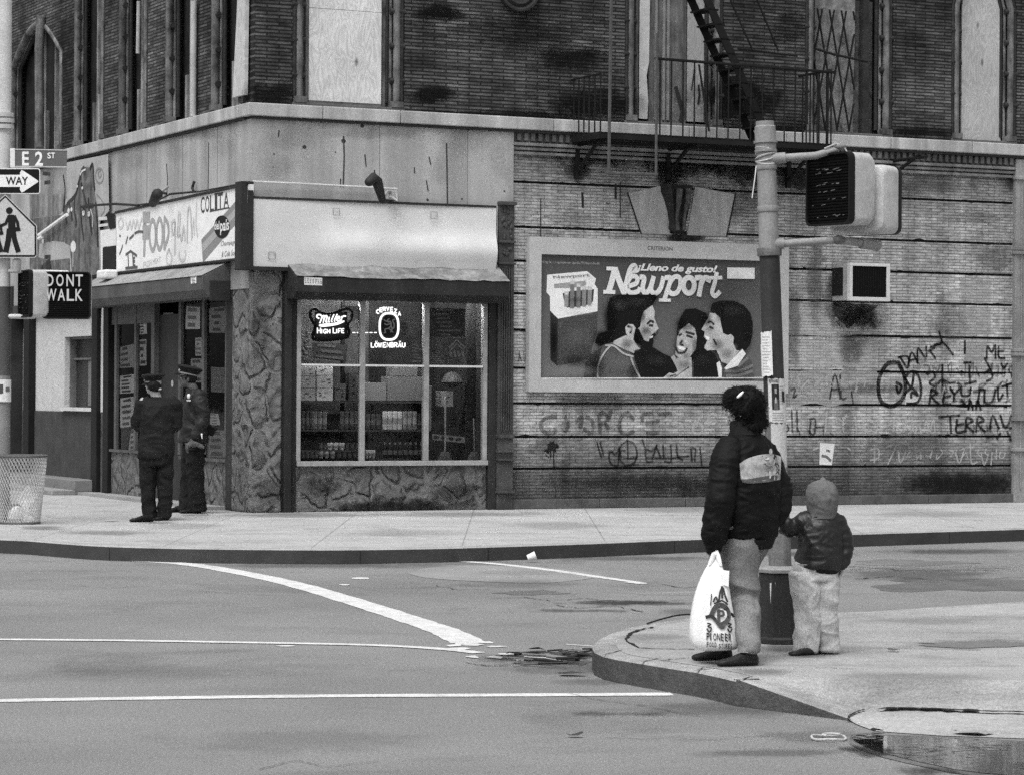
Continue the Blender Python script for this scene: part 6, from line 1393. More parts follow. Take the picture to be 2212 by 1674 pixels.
# ------------------------------------------------------------------ spray-can writing
BL, WT = ink(.018, .6), M("faint_white_paint", .42, .8, .25, 10, .2, 90)
_g = [0.0]
GR = Thing("graffiti", "sprayed names, loops and scrawls across the brick wall right of the traffic pole", "graffiti", LB(2100, 850, .01), F)
GR2 = Thing("graffiti", "faded letters and looping tag on the brick under the billboard", "graffiti", LB(1300, 940, .01), F)
def spray(name, c, a):
    t = NT(name); n1 = t.noise(7, 6, .7); n2 = t.noise(60, 3, .8); x, y, z = t.xyz(); rowf = t.math('PINGPONG', t.add(z, 20), .0215)
    al = t.mul(t.mul(t.mr(n1, .32, .55, .5, 1), t.mr(n2, .3, .58, .6, 1)), t.mul(t.mr(rowf, 0, .005, .5, 1), a))
    tr = t.n('ShaderNodeBsdfTransparent'); df = t.n('ShaderNodeBsdfDiffuse'); df.inputs[0].default_value = (c, c, c, 1); mx = t.n('ShaderNodeMixShader'); t.set(mx.inputs[0], al)
    t.t.links.new(tr.outputs[0], mx.inputs[1]); t.t.links.new(df.outputs[0], mx.inputs[2]); t.t.links.new(mx.outputs[0], t.out.inputs[0]); return t.m
BL, WT = spray("sprayed_black", .008, 1.0), spray("sprayed_white", .62, .6)
def gf(th, strokes, w, mat, cr, name="paint_stroke", sm=True):
    w *= .86
    for s_ in strokes:
        _g[0] = (_g[0]+.0003) % .006
        th.part(name, MB().ribbon([LB(*cr(x, y), .005+_g[0]) for x, y in (bez(s_, 4) if sm and len(s_) > 2 else s_)], w, (0, -1, 0)), mat)
def patch(th, pts, mat, cr, v=.0035): th.part("paint_patch", MB().poly(skin(pts, v, cr, .012)), mat)
patch(GR, [(795, 805), (880, 800), (878, 930), (797, 935)], spray('old_paste', .45, .55), cR); patch(GR, [(900, 805), (968, 790), (982, 948), (890, 952)], spray('paste_white', .75, .9), cR); patch(GR, [(988, 805), (1050, 835), (1038, 895), (992, 905)], spray('paste_white_b', .75, .9), cR); patch(GR, [(1375, 800), (1500, 775), (1500, 850), (1400, 835)], spray('paste_white_c', .7, .8), cR); patch(GR, [(1235, 830), (1300, 790), (1370, 800), (1360, 860), (1260, 870)], spray('paste_white_d', .65, .7), cR)
gf(GR, [[(850, 712), (790, 720), (745, 790), (735, 870), (755, 940), (810, 965), (860, 940), (890, 880), (885, 790), (850, 712)]], .075, BL, cR)
gf(GR, [[(890, 800), (920, 768), (960, 778), (982, 860), (965, 940), (900, 950)], [(888, 800), (925, 855), (940, 780)], [(890, 890), (930, 860), (965, 905), (930, 885), (925, 915)], [(840, 830), (870, 850), (850, 890), (840, 850)]], .05, BL, cR)
gf(GR, [[(860, 680), (900, 745)], [(850, 685), (905, 680), (912, 735)], [(905, 745), (928, 655), (965, 720)], [(915, 705), (952, 692)], [(962, 705), (965, 630), (1010, 690), (1012, 620)], [(1030, 640), (1065, 690)], [(1025, 650), (1060, 630)], [(1085, 535), (1100, 600), (1035, 625)], [(1060, 612), (1110, 602)], [(1100, 590), (1130, 620), (1168, 670)]], .038, BL, cR)
gf(GR, [[(1010, 775), (1050, 768), (1062, 800), (1030, 830), (1062, 850)], [(1105, 728), (1105, 845)], [(1080, 835), (1105, 812), (1140, 830), (1180, 828)], [(1260, 730), (1265, 835)], [(1235, 838), (1300, 822)], [(1235, 590), (1235, 660)], [(1230, 715), (1270, 713)], [(1350, 690), (1395, 790), (1360, 822)], [(1345, 775), (1380, 755)], [(1360, 690), (1365, 620), (1390, 655), (1410, 612), (1412, 690)], [(1430, 620), (1430, 682), (1465, 690)], [(1430, 650), (1458, 648)], [(1505, 650), (1560, 690)], [(1572, 600), (1562, 692)], [(1445, 720), (1460, 745), (1480, 720)]], .042, BL, cR)
gf(GR, [[(1040, 870), (1030, 955)], [(1040, 868), (1080, 888), (1045, 910), (1092, 958)], [(1120, 880), (1110, 950), (1152, 952)], [(1115, 912), (1152, 905)], [(1150, 858), (1175, 892), (1208, 858)], [(1175, 892), (1170, 932)], [(1215, 858), (1218, 902), (1260, 900), (1268, 858)], [(1285, 882), (1342, 868)], [(1320, 875), (1310, 942)], [(1350, 870), (1350, 942), (1392, 938), (1412, 868)], [(1425, 858), (1430, 932), (1455, 895)], [(1450, 852), (1522, 828)], [(1478, 838), (1482, 912)], [(1215, 930), (1242, 962)], [(1255, 982), (1265, 930), (1282, 982)], [(1300, 982), (1310, 930), (1326, 982)], [(1460, 962), (1475, 968)]], .045, BL, cR)
gf(GR, [[(1085, 1027), (1205, 1018)], [(1150, 1025), (1156, 1118)], [(1190, 1040), (1186, 1112), (1232, 1110)], [(1190, 1072), (1226, 1066)], [(1240, 1112), (1245, 1030), (1282, 1050), (1246, 1072), (1286, 1112)], [(1300, 1112), (1310, 1025), (1346, 1046), (1311, 1068), (1352, 1112)], [(1380, 1092), (1395, 1018), (1432, 1092)], [(1440, 1018), (1470, 1092), (1502, 1018)], [(1470, 1082), (1545, 1100)], [(1360, 1145), (1400, 1135)], [(1420, 1150), (1440, 1120)], [(1480, 1110), (1500, 1160)]], .045, BL, cR)
gf(GR, [[(435, 1000), (430, 1112)], [(530, 1032), (535, 1112)], [(528, 1030), (562, 1025)], [(600, 1030), (610, 1112)], [(650, 1030), (655, 1106), (702, 1105)], [(712, 1028), (745, 1030), (728, 1060), (752, 1090), (708, 1112)], [(770, 1077), (802, 1072)], [(820, 1112), (832, 1030), (862, 1050), (832, 1070), (872, 1112)], [(885, 1112), (896, 1040), (912, 1102), (932, 1040), (937, 1112)], [(950, 1122), (966, 1065), (982, 1122)], [(1000, 1112), (1012, 1050), (1032, 1112), (1052, 1040), (1062, 1112)], [(690, 1215), (732, 1210), (736, 1260), (690, 1276)], [(715, 1190), (712, 1290)], [(780, 1202), (836, 1190), (790, 1300)], [(850, 1220), (862, 1292), (892, 1230)], [(1180, 1230), (1202, 1292), (1226, 1230)], [(1265, 1180), (1272, 1290), (1306, 1286)], [(1330, 1240), (1346, 1302), (1372, 1240)], [(1392, 1230), (1386, 1300)], [(560, 1205), (575, 1218)], [(360, 1215), (385, 1205)]], .030, WT, cR, "white_stroke")
gf(GR, [[(455, 922), (485, 780), (516, 922)], [(465, 872), (512, 865)], [(515, 785), (522, 915), (548, 918)], [(580, 880), (590, 950)], [(185, 980), (190, 1110)], [(190, 1122), (216, 1100), (210, 1070)], [(235, 990), (240, 1112)], [(265, 990), (268, 1112)], [(340, 1040), (372, 1040), (365, 1122), (340, 1112), (346, 1052)], [(380, 1087), (422, 1082)], [(230, 870), (255, 865), (245, 915), (265, 900)]], .035, spray("thin_black_paint", .02, .8), cR)
cL = crop(1500, 1050, .29385); SOFT = spray("worn_soft_paint", .05, .6)
gf(GR2, [[(440, 580), (340, 592), (285, 650), (310, 720), (400, 746), (436, 700)], [(530, 580), (562, 660), (530, 722)], [(640, 622), (700, 580), (680, 682)], [(740, 580), (802, 622), (792, 740), (720, 702)], [(880, 742), (870, 570), (912, 540), (962, 600), (880, 662)], [(930, 650), (960, 690)], [(1210, 602), (1150, 540), (1080, 600), (1080, 720), (1150, 752), (1212, 722)], [(1300, 622), (1310, 560), (1402, 545)], [(1340, 642), (1462, 622)], [(1350, 742), (1452, 740)], [(1460, 552), (1582, 545)], [(970, 590), (985, 525)]], .065, SOFT, cL)
gf(GR2, [arc(1850, 700, 50, 55, 0, 360, 16), arc(2000, 600, 45, 50, 40, 330, 14), arc(390, 660, 60, 70, 200, 420, 12)], .04, spray("faint_white_b", .7, .5), cL, "white_stroke", False)
patch(GR2, [(350, 850), (400, 820), (460, 850), (465, 880), (430, 930), (380, 920), (360, 950), (310, 915), (350, 900)], BL, cL)
gf(GR2, [[(415, 920), (418, 1085)], [(385, 920), (388, 1000)], [(335, 960), (370, 985)]], .02, BL, cL, "drip", False)
gf(GR2, [[(845, 830), (890, 982)], [(880, 830), (912, 962)], [(1010, 925), (970, 940), (982, 1040), (1052, 1072)], [(990, 930), (1032, 952), (1072, 900)], [(1070, 890), (1058, 1062)], [(1150, 820), (1082, 872), (1070, 980), (1122, 1052), (1212, 1042), (1246, 950), (1222, 852), (1160, 820)], [(1150, 800), (1156, 990)], [(1130, 915), (1085, 925), (1090, 975), (1150, 990), (1250, 985)], [(1260, 1052), (1180, 1062), (1090, 1080)], [(1300, 805), (1332, 890), (1400, 922), (1445, 860)], [(1330, 900), (1342, 1022), (1402, 1022)], [(1445, 860), (1400, 1000)], [(1440, 880), (1482, 982)], [(1505, 860), (1512, 982)], [(1580, 860), (1587, 1022), (1522, 1022)], [(1640, 860), (1652, 972), (1702, 1012)], [(1340, 987), (1560, 990), (1762, 972)], [(1785, 900), (1795, 1022)], [(1830, 900), (1822, 1022)], [(1875, 880), (1892, 1062)], [(1830, 895), (1800, 890)]], .030, spray("thin_tag_paint", .015, .85), cL)
rg = random.Random(5)
def scrawl(X0, X1, Y, h, mat, w, th=GR):
    x = X0
    while x < X1:
        L_ = rg.uniform(8, 22); p = [(x+rg.uniform(0, L_), Y+rg.uniform(-h, h)) for _ in range(rg.randint(3, 5))]; gf(th, [p], w, mat, lambda a, b: (a, b)); x += L_*rg.uniform(.9, 1.7)
TB = spray("thin_marker", .02, .55); TW = spray("faint_chalk", .7, .5)
scrawl(1995, 2180, 800, 16, TB, .03); scrawl(2010, 2180, 835, 15, TB, .035); scrawl(2040, 2180, 868, 9, TB, .025); scrawl(1700, 1860, 830, 18, TW, .03); scrawl(1800, 1900, 905, 12, TW, .03); scrawl(2100, 2180, 925, 12, TB, .03); scrawl(1720, 1800, 935, 10, TB, .02); scrawl(1960, 2170, 980, 12, TW, .025)
scrawl(1120, 1150, 770, 12, TB, .02, GR2); scrawl(1450, 1530, 915, 10, TW, .03, GR2); scrawl(1120, 1250, 905, 8, TW, .02, GR2)
# paper stuck on the wall, left of the last pilaster
th = Thing("flyer", "white sheet with a dark smudge stuck low on the brick right of the pole", "flyer", LB(1785, 1000, .01), F)
th.part("sheet", MB().poly([LB(x, y, .008) for x, y in ((1770, 1003), (1797, 1004), (1803, 958), (1771, 956))]), ink(.72))
mb = MB(); mb.ribbon([LB(x, y, .0095) for x, y in ((1776, 984), (1786, 986), (1794, 994))], .04, (0, -1, 0)); mb.ribbon([LB(x, y, .0095) for x, y in ((1786, 972), (1792, 974))], .03, (0, -1, 0)); th.part("smudge", mb, ink(.15))
mb = MB()
for a_, b_ in (((1258, 418), (1259, 448)), ((1330, 400), (1330, 430)), ((1168, 430), (1168, 545)), ((1340, 395), (1340, 470)), ((1310, 440), (1318, 440))): mb.ribbon([LB(*a_, .004), LB(*b_, .004)], .035 if a_[0] in (1258, 1330) else .015, (0, -1, 0))
B.part("rust_streak", mb, ink(.03))
# ------------------------------------------------------------------ near signal pole
PB = G(1691, 1388, .152); Hn = 3.30
pt_ = Vector((PB.x-.135, PB.y+.0, PB.z+Hn)); 
def pz(X, Y):                                           # point in the pole's own depth plane
    return atD(X, Y, PB.y)
PL = Thing("signal_pole", "leaning steel signal pole with octagonal base on the near corner, posters wrapped round it", "traffic pole", PB)
def onp(z): u = (z-PB.z)/Hn; return PB+(pt_-PB)*u
SILV = M("aluminium_paint", .29, .5, .15, 4, .15, 130, dirt=.25, metal=.0); SILD = M("dark_pole_paint", .045, .55, .3, 4, .2, 130, streak=.3, ss=10); SILM = M("weathered_pole", .18, .7, .3, 4, .22, 130, streak=.4, ss=10, dirt=.3)
z_a, z_b, z_c = pz(1690, 1225).z, pz(1670, 875).z, pz(1655, 548).z
PL.part("shaft", MB().tube([onp(PB.z+.3), onp(z_b)], [.073, .0665], 28, up=(1, 0, 0)), SILM, smooth=50)
PL.part("shaft", MB().tube([onp(z_b+.001), onp(z_c)], [.0665, .064], 28, up=(1, 0, 0)), SILD, smooth=50, label="dark painted middle length of the pole")
PL.part("shaft", MB().tube([onp(z_c+.001), onp(PB.z+Hn-.02)], [.064, .058], 28, up=(1, 0, 0)), SILV, smooth=50, label="silvery top length of the pole")
def oct_(z, r): return [Vector((PB.x-.022+r*math.cos(R(22.5+45*k)), PB.y+r*math.sin(R(22.5+45*k)), z)) for k in range(8)]
zt = z_a
bs = MB().loft([oct_(PB.z, .152), oct_(PB.z+.03, .152), oct_(PB.z+.045, .142), oct_(zt-.03, .138)]); PL.part("base", bs, M("base_paint", .035, .5, .25, 3, .2, 130, streak=.2), bevel=.006)
PL.part("base_rim", MB().loft([oct_(zt-.03, .148), oct_(zt-.008, .152), oct_(zt, .142), oct_(zt+.012, .08)]), SILV, bevel=.003)
for Y, r, h in ((545, .078, .05), (452, .069, .035), (362, .067, .03)):
    z = pz(1650, Y).z; PL.part("clamp_ring", MB().tube([onp(z-h/2), onp(z-h/2+.004), onp(z+h/2-.004), onp(z+h/2)], [r*.98, r, r, r*.98], 28, up=(1, 0, 0)), SILV if Y != 545 else SILM, smooth=50)
zc_ = pz(1645, 322).z; ztp = pz(1642, 272).z
cp = MB()
def cyl(z0_, z1_, r0, r1): cp.tube([onp(z0_), onp(z1_)], [r0, r1], 28, up=(1, 0, 0))
cyl(zc_-.02, zc_-.008, .071, .071); cyl(zc_-.007, zc_+.035, .066, .066); cyl(zc_+.036, zc_+.05, .076, .076); cyl(zc_+.051, ztp-.008, .067, .066); cyl(ztp-.008, ztp, .066, .058); cyl(ztp, ztp+.012, .03, .02)
PL.part("cap", cp, SILV, smooth=50)
wr = MB()
for k in range(5):
    z = pz(1650, 350-k*6).z; wr.tube([onp(z)+Vector((.064*math.cos(a_), .064*math.sin(a_), .02*math.sin(a_*1+k))) for a_ in [q*.45 for q in range(15)]], .006, 5)
PL.part("tape_wrap", wr, ink(.42))
wr = MB().tube([onp(pz(1650, 360).z)+Vector((-.066, -.02, 0)), onp(pz(1650, 380).z)+Vector((-.075, -.03, 0)), onp(pz(1650, 430).z)+Vector((-.10, -.03, 0))], .004, 5); PL.part("loose_tie", wr, ink(.7))
for Y in (1045, 760, 500): pass
# arms
def armp(X, Y, D): return atD(X, Y, D)
D1 = PB.y
a0, a1, a2 = armp(1662, 344, D1-.02), armp(1762, 337, D1-.05), armp(1812, 322, D1-.08)
PL.part("arm", MB().tube([a0, a0.lerp(a1, .35)], .035, 14).tube([a0.lerp(a1, .3), a1, a2], [.025, .024, .02], 12), SILV, smooth=50)
b0, b1, b2 = armp(1664, 529, D1-.02), armp(1812, 519, D1-.04), armp(1898, 531, D1+.10)
PL.part("arm", MB().tube([b0, b0.lerp(b1, .2)], .036, 14).tube([b0.lerp(b1, .18), b1], [.024, .024], 12).tube([b1, b1.lerp(b2, .6)], [.024, .025], 12).tube([b1.lerp(b2, .55), b2], .036, 14), SILV, smooth=50)
PL.part("joint", MB().ball(b1+Vector((0, 0, -.0)), (.045, .045, .03), 8).ball(a2+Vector((.01, 0, .012)), (.04, .035, .022), 8), SILM, smooth=60)
PL.part("wire", MB().tube([a2+Vector((-.09, 0, -.0)), a2+Vector((-.02, -.02, .03)), a2+Vector((.03, -.02, .01)), a2+Vector((.055, -.02, -.03))], .005, 5), ink(.5))
def rbox(w, h, d, n=6, r=.05):
    """rounded-corner slab in local x/z, extruded in y"""
    pts = []
    for cx_, cz_, a0_ in ((w/2-r, h/2-r, 0), (-w/2+r, h/2-r, 90), (-w/2+r, -h/2+r, 180), (w/2-r, -h/2+r, 270)):
        for k in range(n+1): a_ = R(a0_+90*k/n); pts.append((cx_+r*math.cos(a_), cz_+r*math.sin(a_)))
    return pts
def signal(label, P, yaw, w=.40, h=.46, d=.24, lit=False, grime=True):
    Fr = Matrix.Translation(P) @ Matrix.Rotation(yaw, 4, 'Z'); th = Thing("pedestrian_signal", label, "pedestrian signal", (0, 0, 0), Fr)
    o = rbox(w, h, d, r=.045); rr = rbox(w*.93, h*.93, d, r=.06)
    th.part("housing", MB().loft([[(x, y_, z) for x, z in (q)] for q, y_ in ((o, .035), (o, d-.05), (rr, d-.01), ([(x*.85, z*.85) for x, z in rr], d))]), M("signal_housing_%s" % ("a" if lit else "b"), .52, .5, .15, 3, .15, 130, dirt=.3), smooth=40)
    th.part("door_frame", MB().loft([[(x*1.01, y_, z*1.01) for x, z in o] for y_ in (-.015, .029)], cap=False).loft([[(x*k_, -.015, z*k_) for x, z in o] for k_ in (1.01, .955)], cap=False).loft([[(x*.955, y_, z*.955) for x, z in o] for y_ in (-.015, .01)], cap=False), M('black_signal_door', .012, .5), smooth=40)
    th.part("face", MB().poly([(x*.956, .004, z*.956) for x, z in o]), ink(.012, .5))
    mb = MB(); nl = 22
    for k in range(nl):
        z = -h*.46+h*.92*(k+.5)/nl; mb.add([(-w*.46, -.002, z), (w*.46, -.002, z), (w*.46, -.012, z+.006), (-w*.46, -.012, z+.006)], [(0, 1, 2, 3)])
    th.part("louvre", mb, ink(.010, .6), kind=None)
    if lit:
        mb = MB(); T_ = lambda x, y: (x, y)
        def Lt(ch, x, z, ww, hh):
            mbt = glyphs(ch, .012, 0, 1); mb.add([(x+u*ww, -.016, z+v*hh) for u, v in mbt[0]], mbt[1])
        for ch, x in zip("DONT", (-.235, -.118, .0, .105)): Lt(ch, x, .105, .085, .14)
        for ch, x in zip("WALK", (-.235, -.10, .005, .105)): Lt(ch, x, -.065, .12 if ch == 'W' else .085, .14)
        th.part("lit_lettering", mb, glow("signal_lamp", .6))
    else:
        mb = MB()
        for k in range(34):
            z = random.choice([.12, .1, .03, -.02, -.06, -.1, -.17])+random.uniform(-.008, .008); x = random.uniform(-w*.42, w*.35); L_ = random.uniform(.01, .05)
            mb.poly([(x, -.0135, z), (x+L_, -.0135, z+.012*L_*10), (x+L_, -.0135, z+.0025+.012*L_*10), (x, -.0135, z+.003)])
        th.part("grime", mb, ink(.2))
    return th
s1 = atD(1832, 411, D1-.02); signal("near pedestrian signal with a blank black face turned left, hung on the leaning pole", s1+Vector((-.125, -.05, 0)), R(-55), .41, .45, .22)
s2 = atD(1900, 436, D1+.22); signal("second pedestrian signal behind the first, showing its pale rounded back", s2+Vector((-.05, -.0, 0)), R(148), .40, .43, .24)
# posters and paper wrapped round the pole
def wrap(mb, z0_, z1_, a0_, a1_, dr=.002, jag=0.0, n=12, sk_=0.0):
    vs = []
    for k in range(n+1):
        a_ = R(a0_+(a1_-a0_)*k/n)
        for z in (z0_, z1_):
            c_ = onp(z); r = .0665+(.0065 if z < 1.2 else 0)*.5+dr; vs.append(c_+Vector((r*math.cos(a_), r*math.sin(a_), random.uniform(-jag, jag)+sk_*(k/n-.5))))
    return mb.add(vs, [(2*k, 2*k+2, 2*k+3, 2*k+1) for k in range(n)])
zz = lambda Y: pz(1665, Y).z
def wpost(label, Y0, Y1, a0_, a1_, c, dr, name="poster", jag=.004, sk_=0.0):
    th = Thing(name, label, "poster", onp(zz(Y1))); th.part("sheet", wrap(MB(), zz(Y1), zz(Y0), a0_, a1_, dr, jag, sk_=sk_), ink(c)); return th
th = wpost("long curled white sheet hanging off the left of the pole above the woman", 718, 812, 205, 262, .78, .016, jag=.006, sk_=.01)
mb = MB()
for k in range(13): 
    zq = zz(728+6.3*k); wrap(mb, zq-.005, zq, 212+random.uniform(0, 6), 232+random.uniform(5, 24), .0175, 0, 5)
th.part("print_line", mb, ink(.5))
th = wpost("narrow torn strip at the left edge of the pole beside the long curled sheet", 745, 812, 186, 204, .7, .010)
th = wpost("reward notice with a man's portrait taped round the pole", 818, 912, 232, 350, .62, .004)
wrapm = MB(); wrap(wrapm, zz(884), zz(830), 252, 290, .006, 0); th.part("portrait_background", wrapm, ink(.03))
mb = MB(); wrap(mb, zz(850), zz(835), 267, 277, .0075, 0, 5); th.part("portrait_face", mb, ink(.35)); mb = MB(); wrap(mb, zz(884), zz(862), 262, 283, .0072, 0, 5); th.part("portrait_suit", mb, ink(.12)); mb = MB(); wrap(mb, zz(870), zz(858), 269, 274, .008, 0, 3); th.part("portrait_collar", mb, ink(.6)); mb = MB(); wrap(mb, zz(839), zz(832), 265, 279, .0082, 0, 4); th.part("portrait_hair", mb, ink(.05))
mb = MB(); vs, fs = glyphs("REWARD", .02); 
def wtext(mb, txt, Y0, Y1, a0_, a1_, dr):
    vs, fs = glyphs(txt, .012)
    P = []
    for u, v in vs:
        a_ = R(a0_+(a1_-a0_)*u); z = zz(Y1)+(zz(Y0)-zz(Y1))*v; P.append(onp(z)+Vector(((.0675+dr)*math.cos(a_), (.0675+dr)*math.sin(a_), 0)))
    mb.add(P, fs)
wtext(mb, "REWARD", 819.5, 827, 240, 292, .006); th.part("heading", mb, ink(.04))
mb = MB()
for Y in (892, 897, 902, 907): wrap(mb, zz(Y), zz(Y)+.004, 250, 315, .0065, 0, 6)
for k in range(7): wrap(mb, zz(836+6*k), zz(836+6*k)+.005, 295, 318, .0065, 0, 4)
th.part("print_line", mb, ink(.3))
mb = MB(); wrap(mb, zz(868), zz(845), 306, 325, .0068, .003, 4); th.part("photo_corner", mb, ink(.03))
wpost("pale blank paper scraps round the pole below the reward notice", 914, 1010, 240, 345, .55, .002, jag=.012)
wpost("torn grey paper layer low on the pole beside the woman's jacket", 1012, 1100, 250, 320, .40, .001, jag=.02)
q = [Vector((PB.x+.012-.150, PB.y-.03, z)) for z in (0,)]
mb = MB().poly([Vector((PB.x-.090, PB.y-.115, pz(1640, 1300).z)), Vector((PB.x-.060, PB.y-.128, pz(1640, 1285).z)), Vector((PB.x-.062, PB.y-.1285, pz(1640, 1253).z)), Vector((PB.x-.095, PB.y-.114, pz(1640, 1256).z))]); solo("sticker", "small torn pale sticker on the octagonal pole base", "sticker", mb, ink(.6), (PB.x-.08, PB.y-.12, .6))
# ------------------------------------------------------------------ far pole with street signs (left edge)
D2 = 33.0
FP = G(8, 1128, .146); FP = Vector(((8-CX)/FPX*D2, D2, .146))
ck = atD(6, 700, D2); FPx = ck.x
LP = Thing("street_lamp_pole", "thick pale lamp pole at the left edge carrying the street signs", "pole", (FPx, D2, .146))
rP = .085
zdk = atD(6, 620, D2).z; zpp = atD(6, 812, D2).z
LP.part("shaft", MB().tube([(FPx, D2, .146), (FPx, D2, zpp)], [rP+.02, rP+.005], 20, up=(1, 0, 0)), M("pole_grey", .22, .7, .3), smooth=50)
LP.part("shaft", MB().tube([(FPx, D2, zpp), (FPx, D2, zdk)], rP+.004, 20, up=(1, 0, 0)), M("pole_dark", .08, .7, .3), smooth=50)
LP.part("shaft", MB().tube([(FPx, D2, zdk), (FPx, D2, 8)], [rP, rP*.95], 20, up=(1, 0, 0)), M("pole_pale", .55, .6, .15), smooth=50)
z = atD(6, 262, D2).z
for dz in (-.07, 0, .07): LP.part("clamp", MB().tube([(FPx, D2, z+dz-.025), (FPx, D2, z+dz+.025)], rP+.035-.008*abs(dz)*10, 20, up=(1, 0, 0)), M("clamp_pale", .5, .6, .2), smooth=50)
def fp(X, Y, dy=0.0): return atD(X, Y, D2-.16+dy)
def plate(mb, pts, dy=0.0, th_=.004): return mb.poly([fp(x, y, dy) for x, y in pts])
cD = lambda X, Y: (X/ (999/340)/1.35624*1.0, (380+Y*.34034)/1.35624)
def q14(x, y): return c14(x, y)
th = Thing("street_sign", "street name sign reading E 2 ST on the left pole", "street sign", fp(90, 345))
pts = [(95, 165), (578, 172), (575, 325), (95, 322)]
th.part("plate", plate(MB(), [q14(*p) for p in pts], .0), ink(.13))
mb = MB(); mb.poly([fp(*q14(x, y), -.004) for x, y in ((88, 162), (128, 163), (128, 326), (88, 325))]); th.part("bracket", mb, ink(.75))
mb = MB()
for ch, x0_, y0_, x1_, y1_ in (("E", 190, 192, 248, 312), ("2", 302, 192, 370, 314), ("S", 408, 200, 438, 252), ("T", 440, 200, 474, 250)): text_on(mb, ch, [fp(*q14(x0_, y1_), -.006), fp(*q14(x1_, y1_), -.006), fp(*q14(x1_, y0_), -.006), fp(*q14(x0_, y0_), -.006)], bold=.025)
th.part("lettering", mb, ink(.85))
mb = MB(); mb.ribbon([fp(*q14(128, 172), -.005), fp(*q14(576, 179), -.005)], .012, (0, -1, 0)); mb.ribbon([fp(*q14(128, 320), -.005), fp(*q14(573, 324), -.005)], .014, (0, -1, 0)); th.part("border", mb, ink(.5))
th = Thing("one_way_sign", "black one way sign with a white arrow pointing right, under the street name", "street sign", fp(0, 390))
def roundq(x0_, y0_, x1_, y1_, r): 
    P = []
    for cx_, cy_, a0_ in ((x1_-r, y0_+r, -90), (x1_-r, y1_-r, 0), (x0_+r, y1_-r, 90), (x0_+r, y0_+r, 180)):
        for k in range(6): a_ = R(a0_+90*k/5); P.append((cx_+r*math.cos(a_), cy_+r*math.sin(a_)))
    return P
th.part("plate", MB().poly([fp(*q14(x, y), -.01) for x, y in roundq(-330, 335, 346, 556, 22)]), ink(.8))
th.part("field", MB().poly([fp(*q14(x, y), -.0125) for x, y in roundq(-322, 343, 338, 548, 16)]), ink(.015))
th.part("arrow", MB().poly([fp(*q14(x, y), -.0145) for x, y in ((-290, 392), (172, 392), (172, 372), (186, 350), (206, 360), (325, 440), (330, 448), (325, 456), (206, 535), (186, 545), (172, 522), (172, 496), (-290, 496))]), ink(.82))
mb = MB(); text_on(mb, "WAY", [fp(*q14(50, 478), -.0165), fp(*q14(242, 478), -.0165), fp(*q14(242, 408), -.0165), fp(*q14(50, 408), -.0165)], bold=.02); text_on(mb, "ONE", [fp(*q14(-210, 478), -.0165), fp(*q14(-20, 478), -.0165), fp(*q14(-20, 408), -.0165), fp(*q14(-210, 408), -.0165)], bold=.02); th.part("lettering", mb, ink(.015))
th = Thing("school_crossing_sign", "pale pentagon sign with two dark walking figures on the left pole", "street sign", fp(20, 500))
pent = [(45, 560), (318, 830), (320, 1085), (300, 1105), (-230, 1105), (-250, 1085), (-250, 830)]
th.part("plate", MB().poly([fp(*q14(*p), -.01) for p in pent]), M("sign_yellow_grey", .52, .5, .05))
mb = MB(); inn = [(45, 578), (304, 836), (306, 1080), (294, 1090), (-222, 1090), (-236, 1080), (-236, 836), (45, 578)]; mb.ribbon([fp(*q14(*p), -.012) for p in inn], .022, (0, -1, 0)); th.part("border", mb, ink(.02))
def fig(dx, s=1.0):
    mb = MB(); _k = -.0125
    def r_(pts, w, o_=0): mb.ribbon([fp(*q14(80+(x-80)*s+dx, 1050+(y-1050)*s), _k-o_) for x, y in pts], w*s, (0, -1, 0))
    mb.poly([fp(*q14(80+(80+30*math.cos(a_)-80)*s+dx, 1050+(700+30*math.sin(a_)-1050)*s), _k) for a_ in [k*.45 for k in range(14)]])
    mb.poly([fp(*q14(80+(x-80)*s+dx, 1050+(y-1050)*s), _k-.0005) for x, y in ((72, 735), (120, 735), (132, 780), (135, 880), (68, 885), (70, 800), (62, 770))])
    r_([(80, 870), (72, 950), (52, 1045)], .065, .001); r_([(112, 870), (125, 950), (155, 1045)], .06, .0015); r_([(75, 750), (50, 810), (10, 830)], .035, .002); r_([(125, 750), (150, 800), (158, 860)], .035, .0025)
    mb.poly([fp(*q14(80+(x-80)*s+dx, 1050+(y-1050)*s), _k-.003) for x, y in ((128, 845), (168, 835), (178, 872), (135, 880))]); return mb
th.part("walking_figure", fig(0), ink(.02)); th.part("walking_figure", fig(-130, .82), ink(.02))
mb = MB(); mb.tube([fp(*q14(85, 1218), .1), fp(*q14(580, 1232), .1)], .025, 8, round_=True); mb.tube([fp(*q14(90, 1610), .1), fp(*q14(290, 1612), .1)], .028, 8, round_=True); mb.tube([fp(*q14(330, 1610), .1), fp(*q14(415, 1612), .1)], .022, 8, round_=True)
mb.tube([fp(*q14(145, 1120), .05), fp(*q14(145, 1215), .1)], .05, 8); mb.tube([fp(*q14(310, 1215), .1), fp(*q14(310, 1262), .1)], .022, 8)
LP.part("signal_bracket", mb, M("bracket_pale", .55, .6, .2), smooth=50)
s3 = fp(*q14(578, 1430)); signal("lit DONT WALK signal on the left pole facing the camera", Vector((s3.x, s3.y-.05, s3.z)), R(6), .61/1.0*.98, .575*1.0, .22, lit=True) if False else signal("lit DONT WALK signal on the left pole facing the camera", Vector((s3.x, s3.y-.05, s3.z)), R(4), .56, .55, .24, lit=True)
s4 = fp(*q14(212, 1415)); signal("unlit pedestrian signal turned left beside the lit DONT WALK one", Vector((s4.x, s4.y, s4.z)), R(-62), .42, .55, .24)
th = Thing("bill", "white notice with small dark pictures taped to the left pole", "poster", (FPx, D2-.1, 1.7))
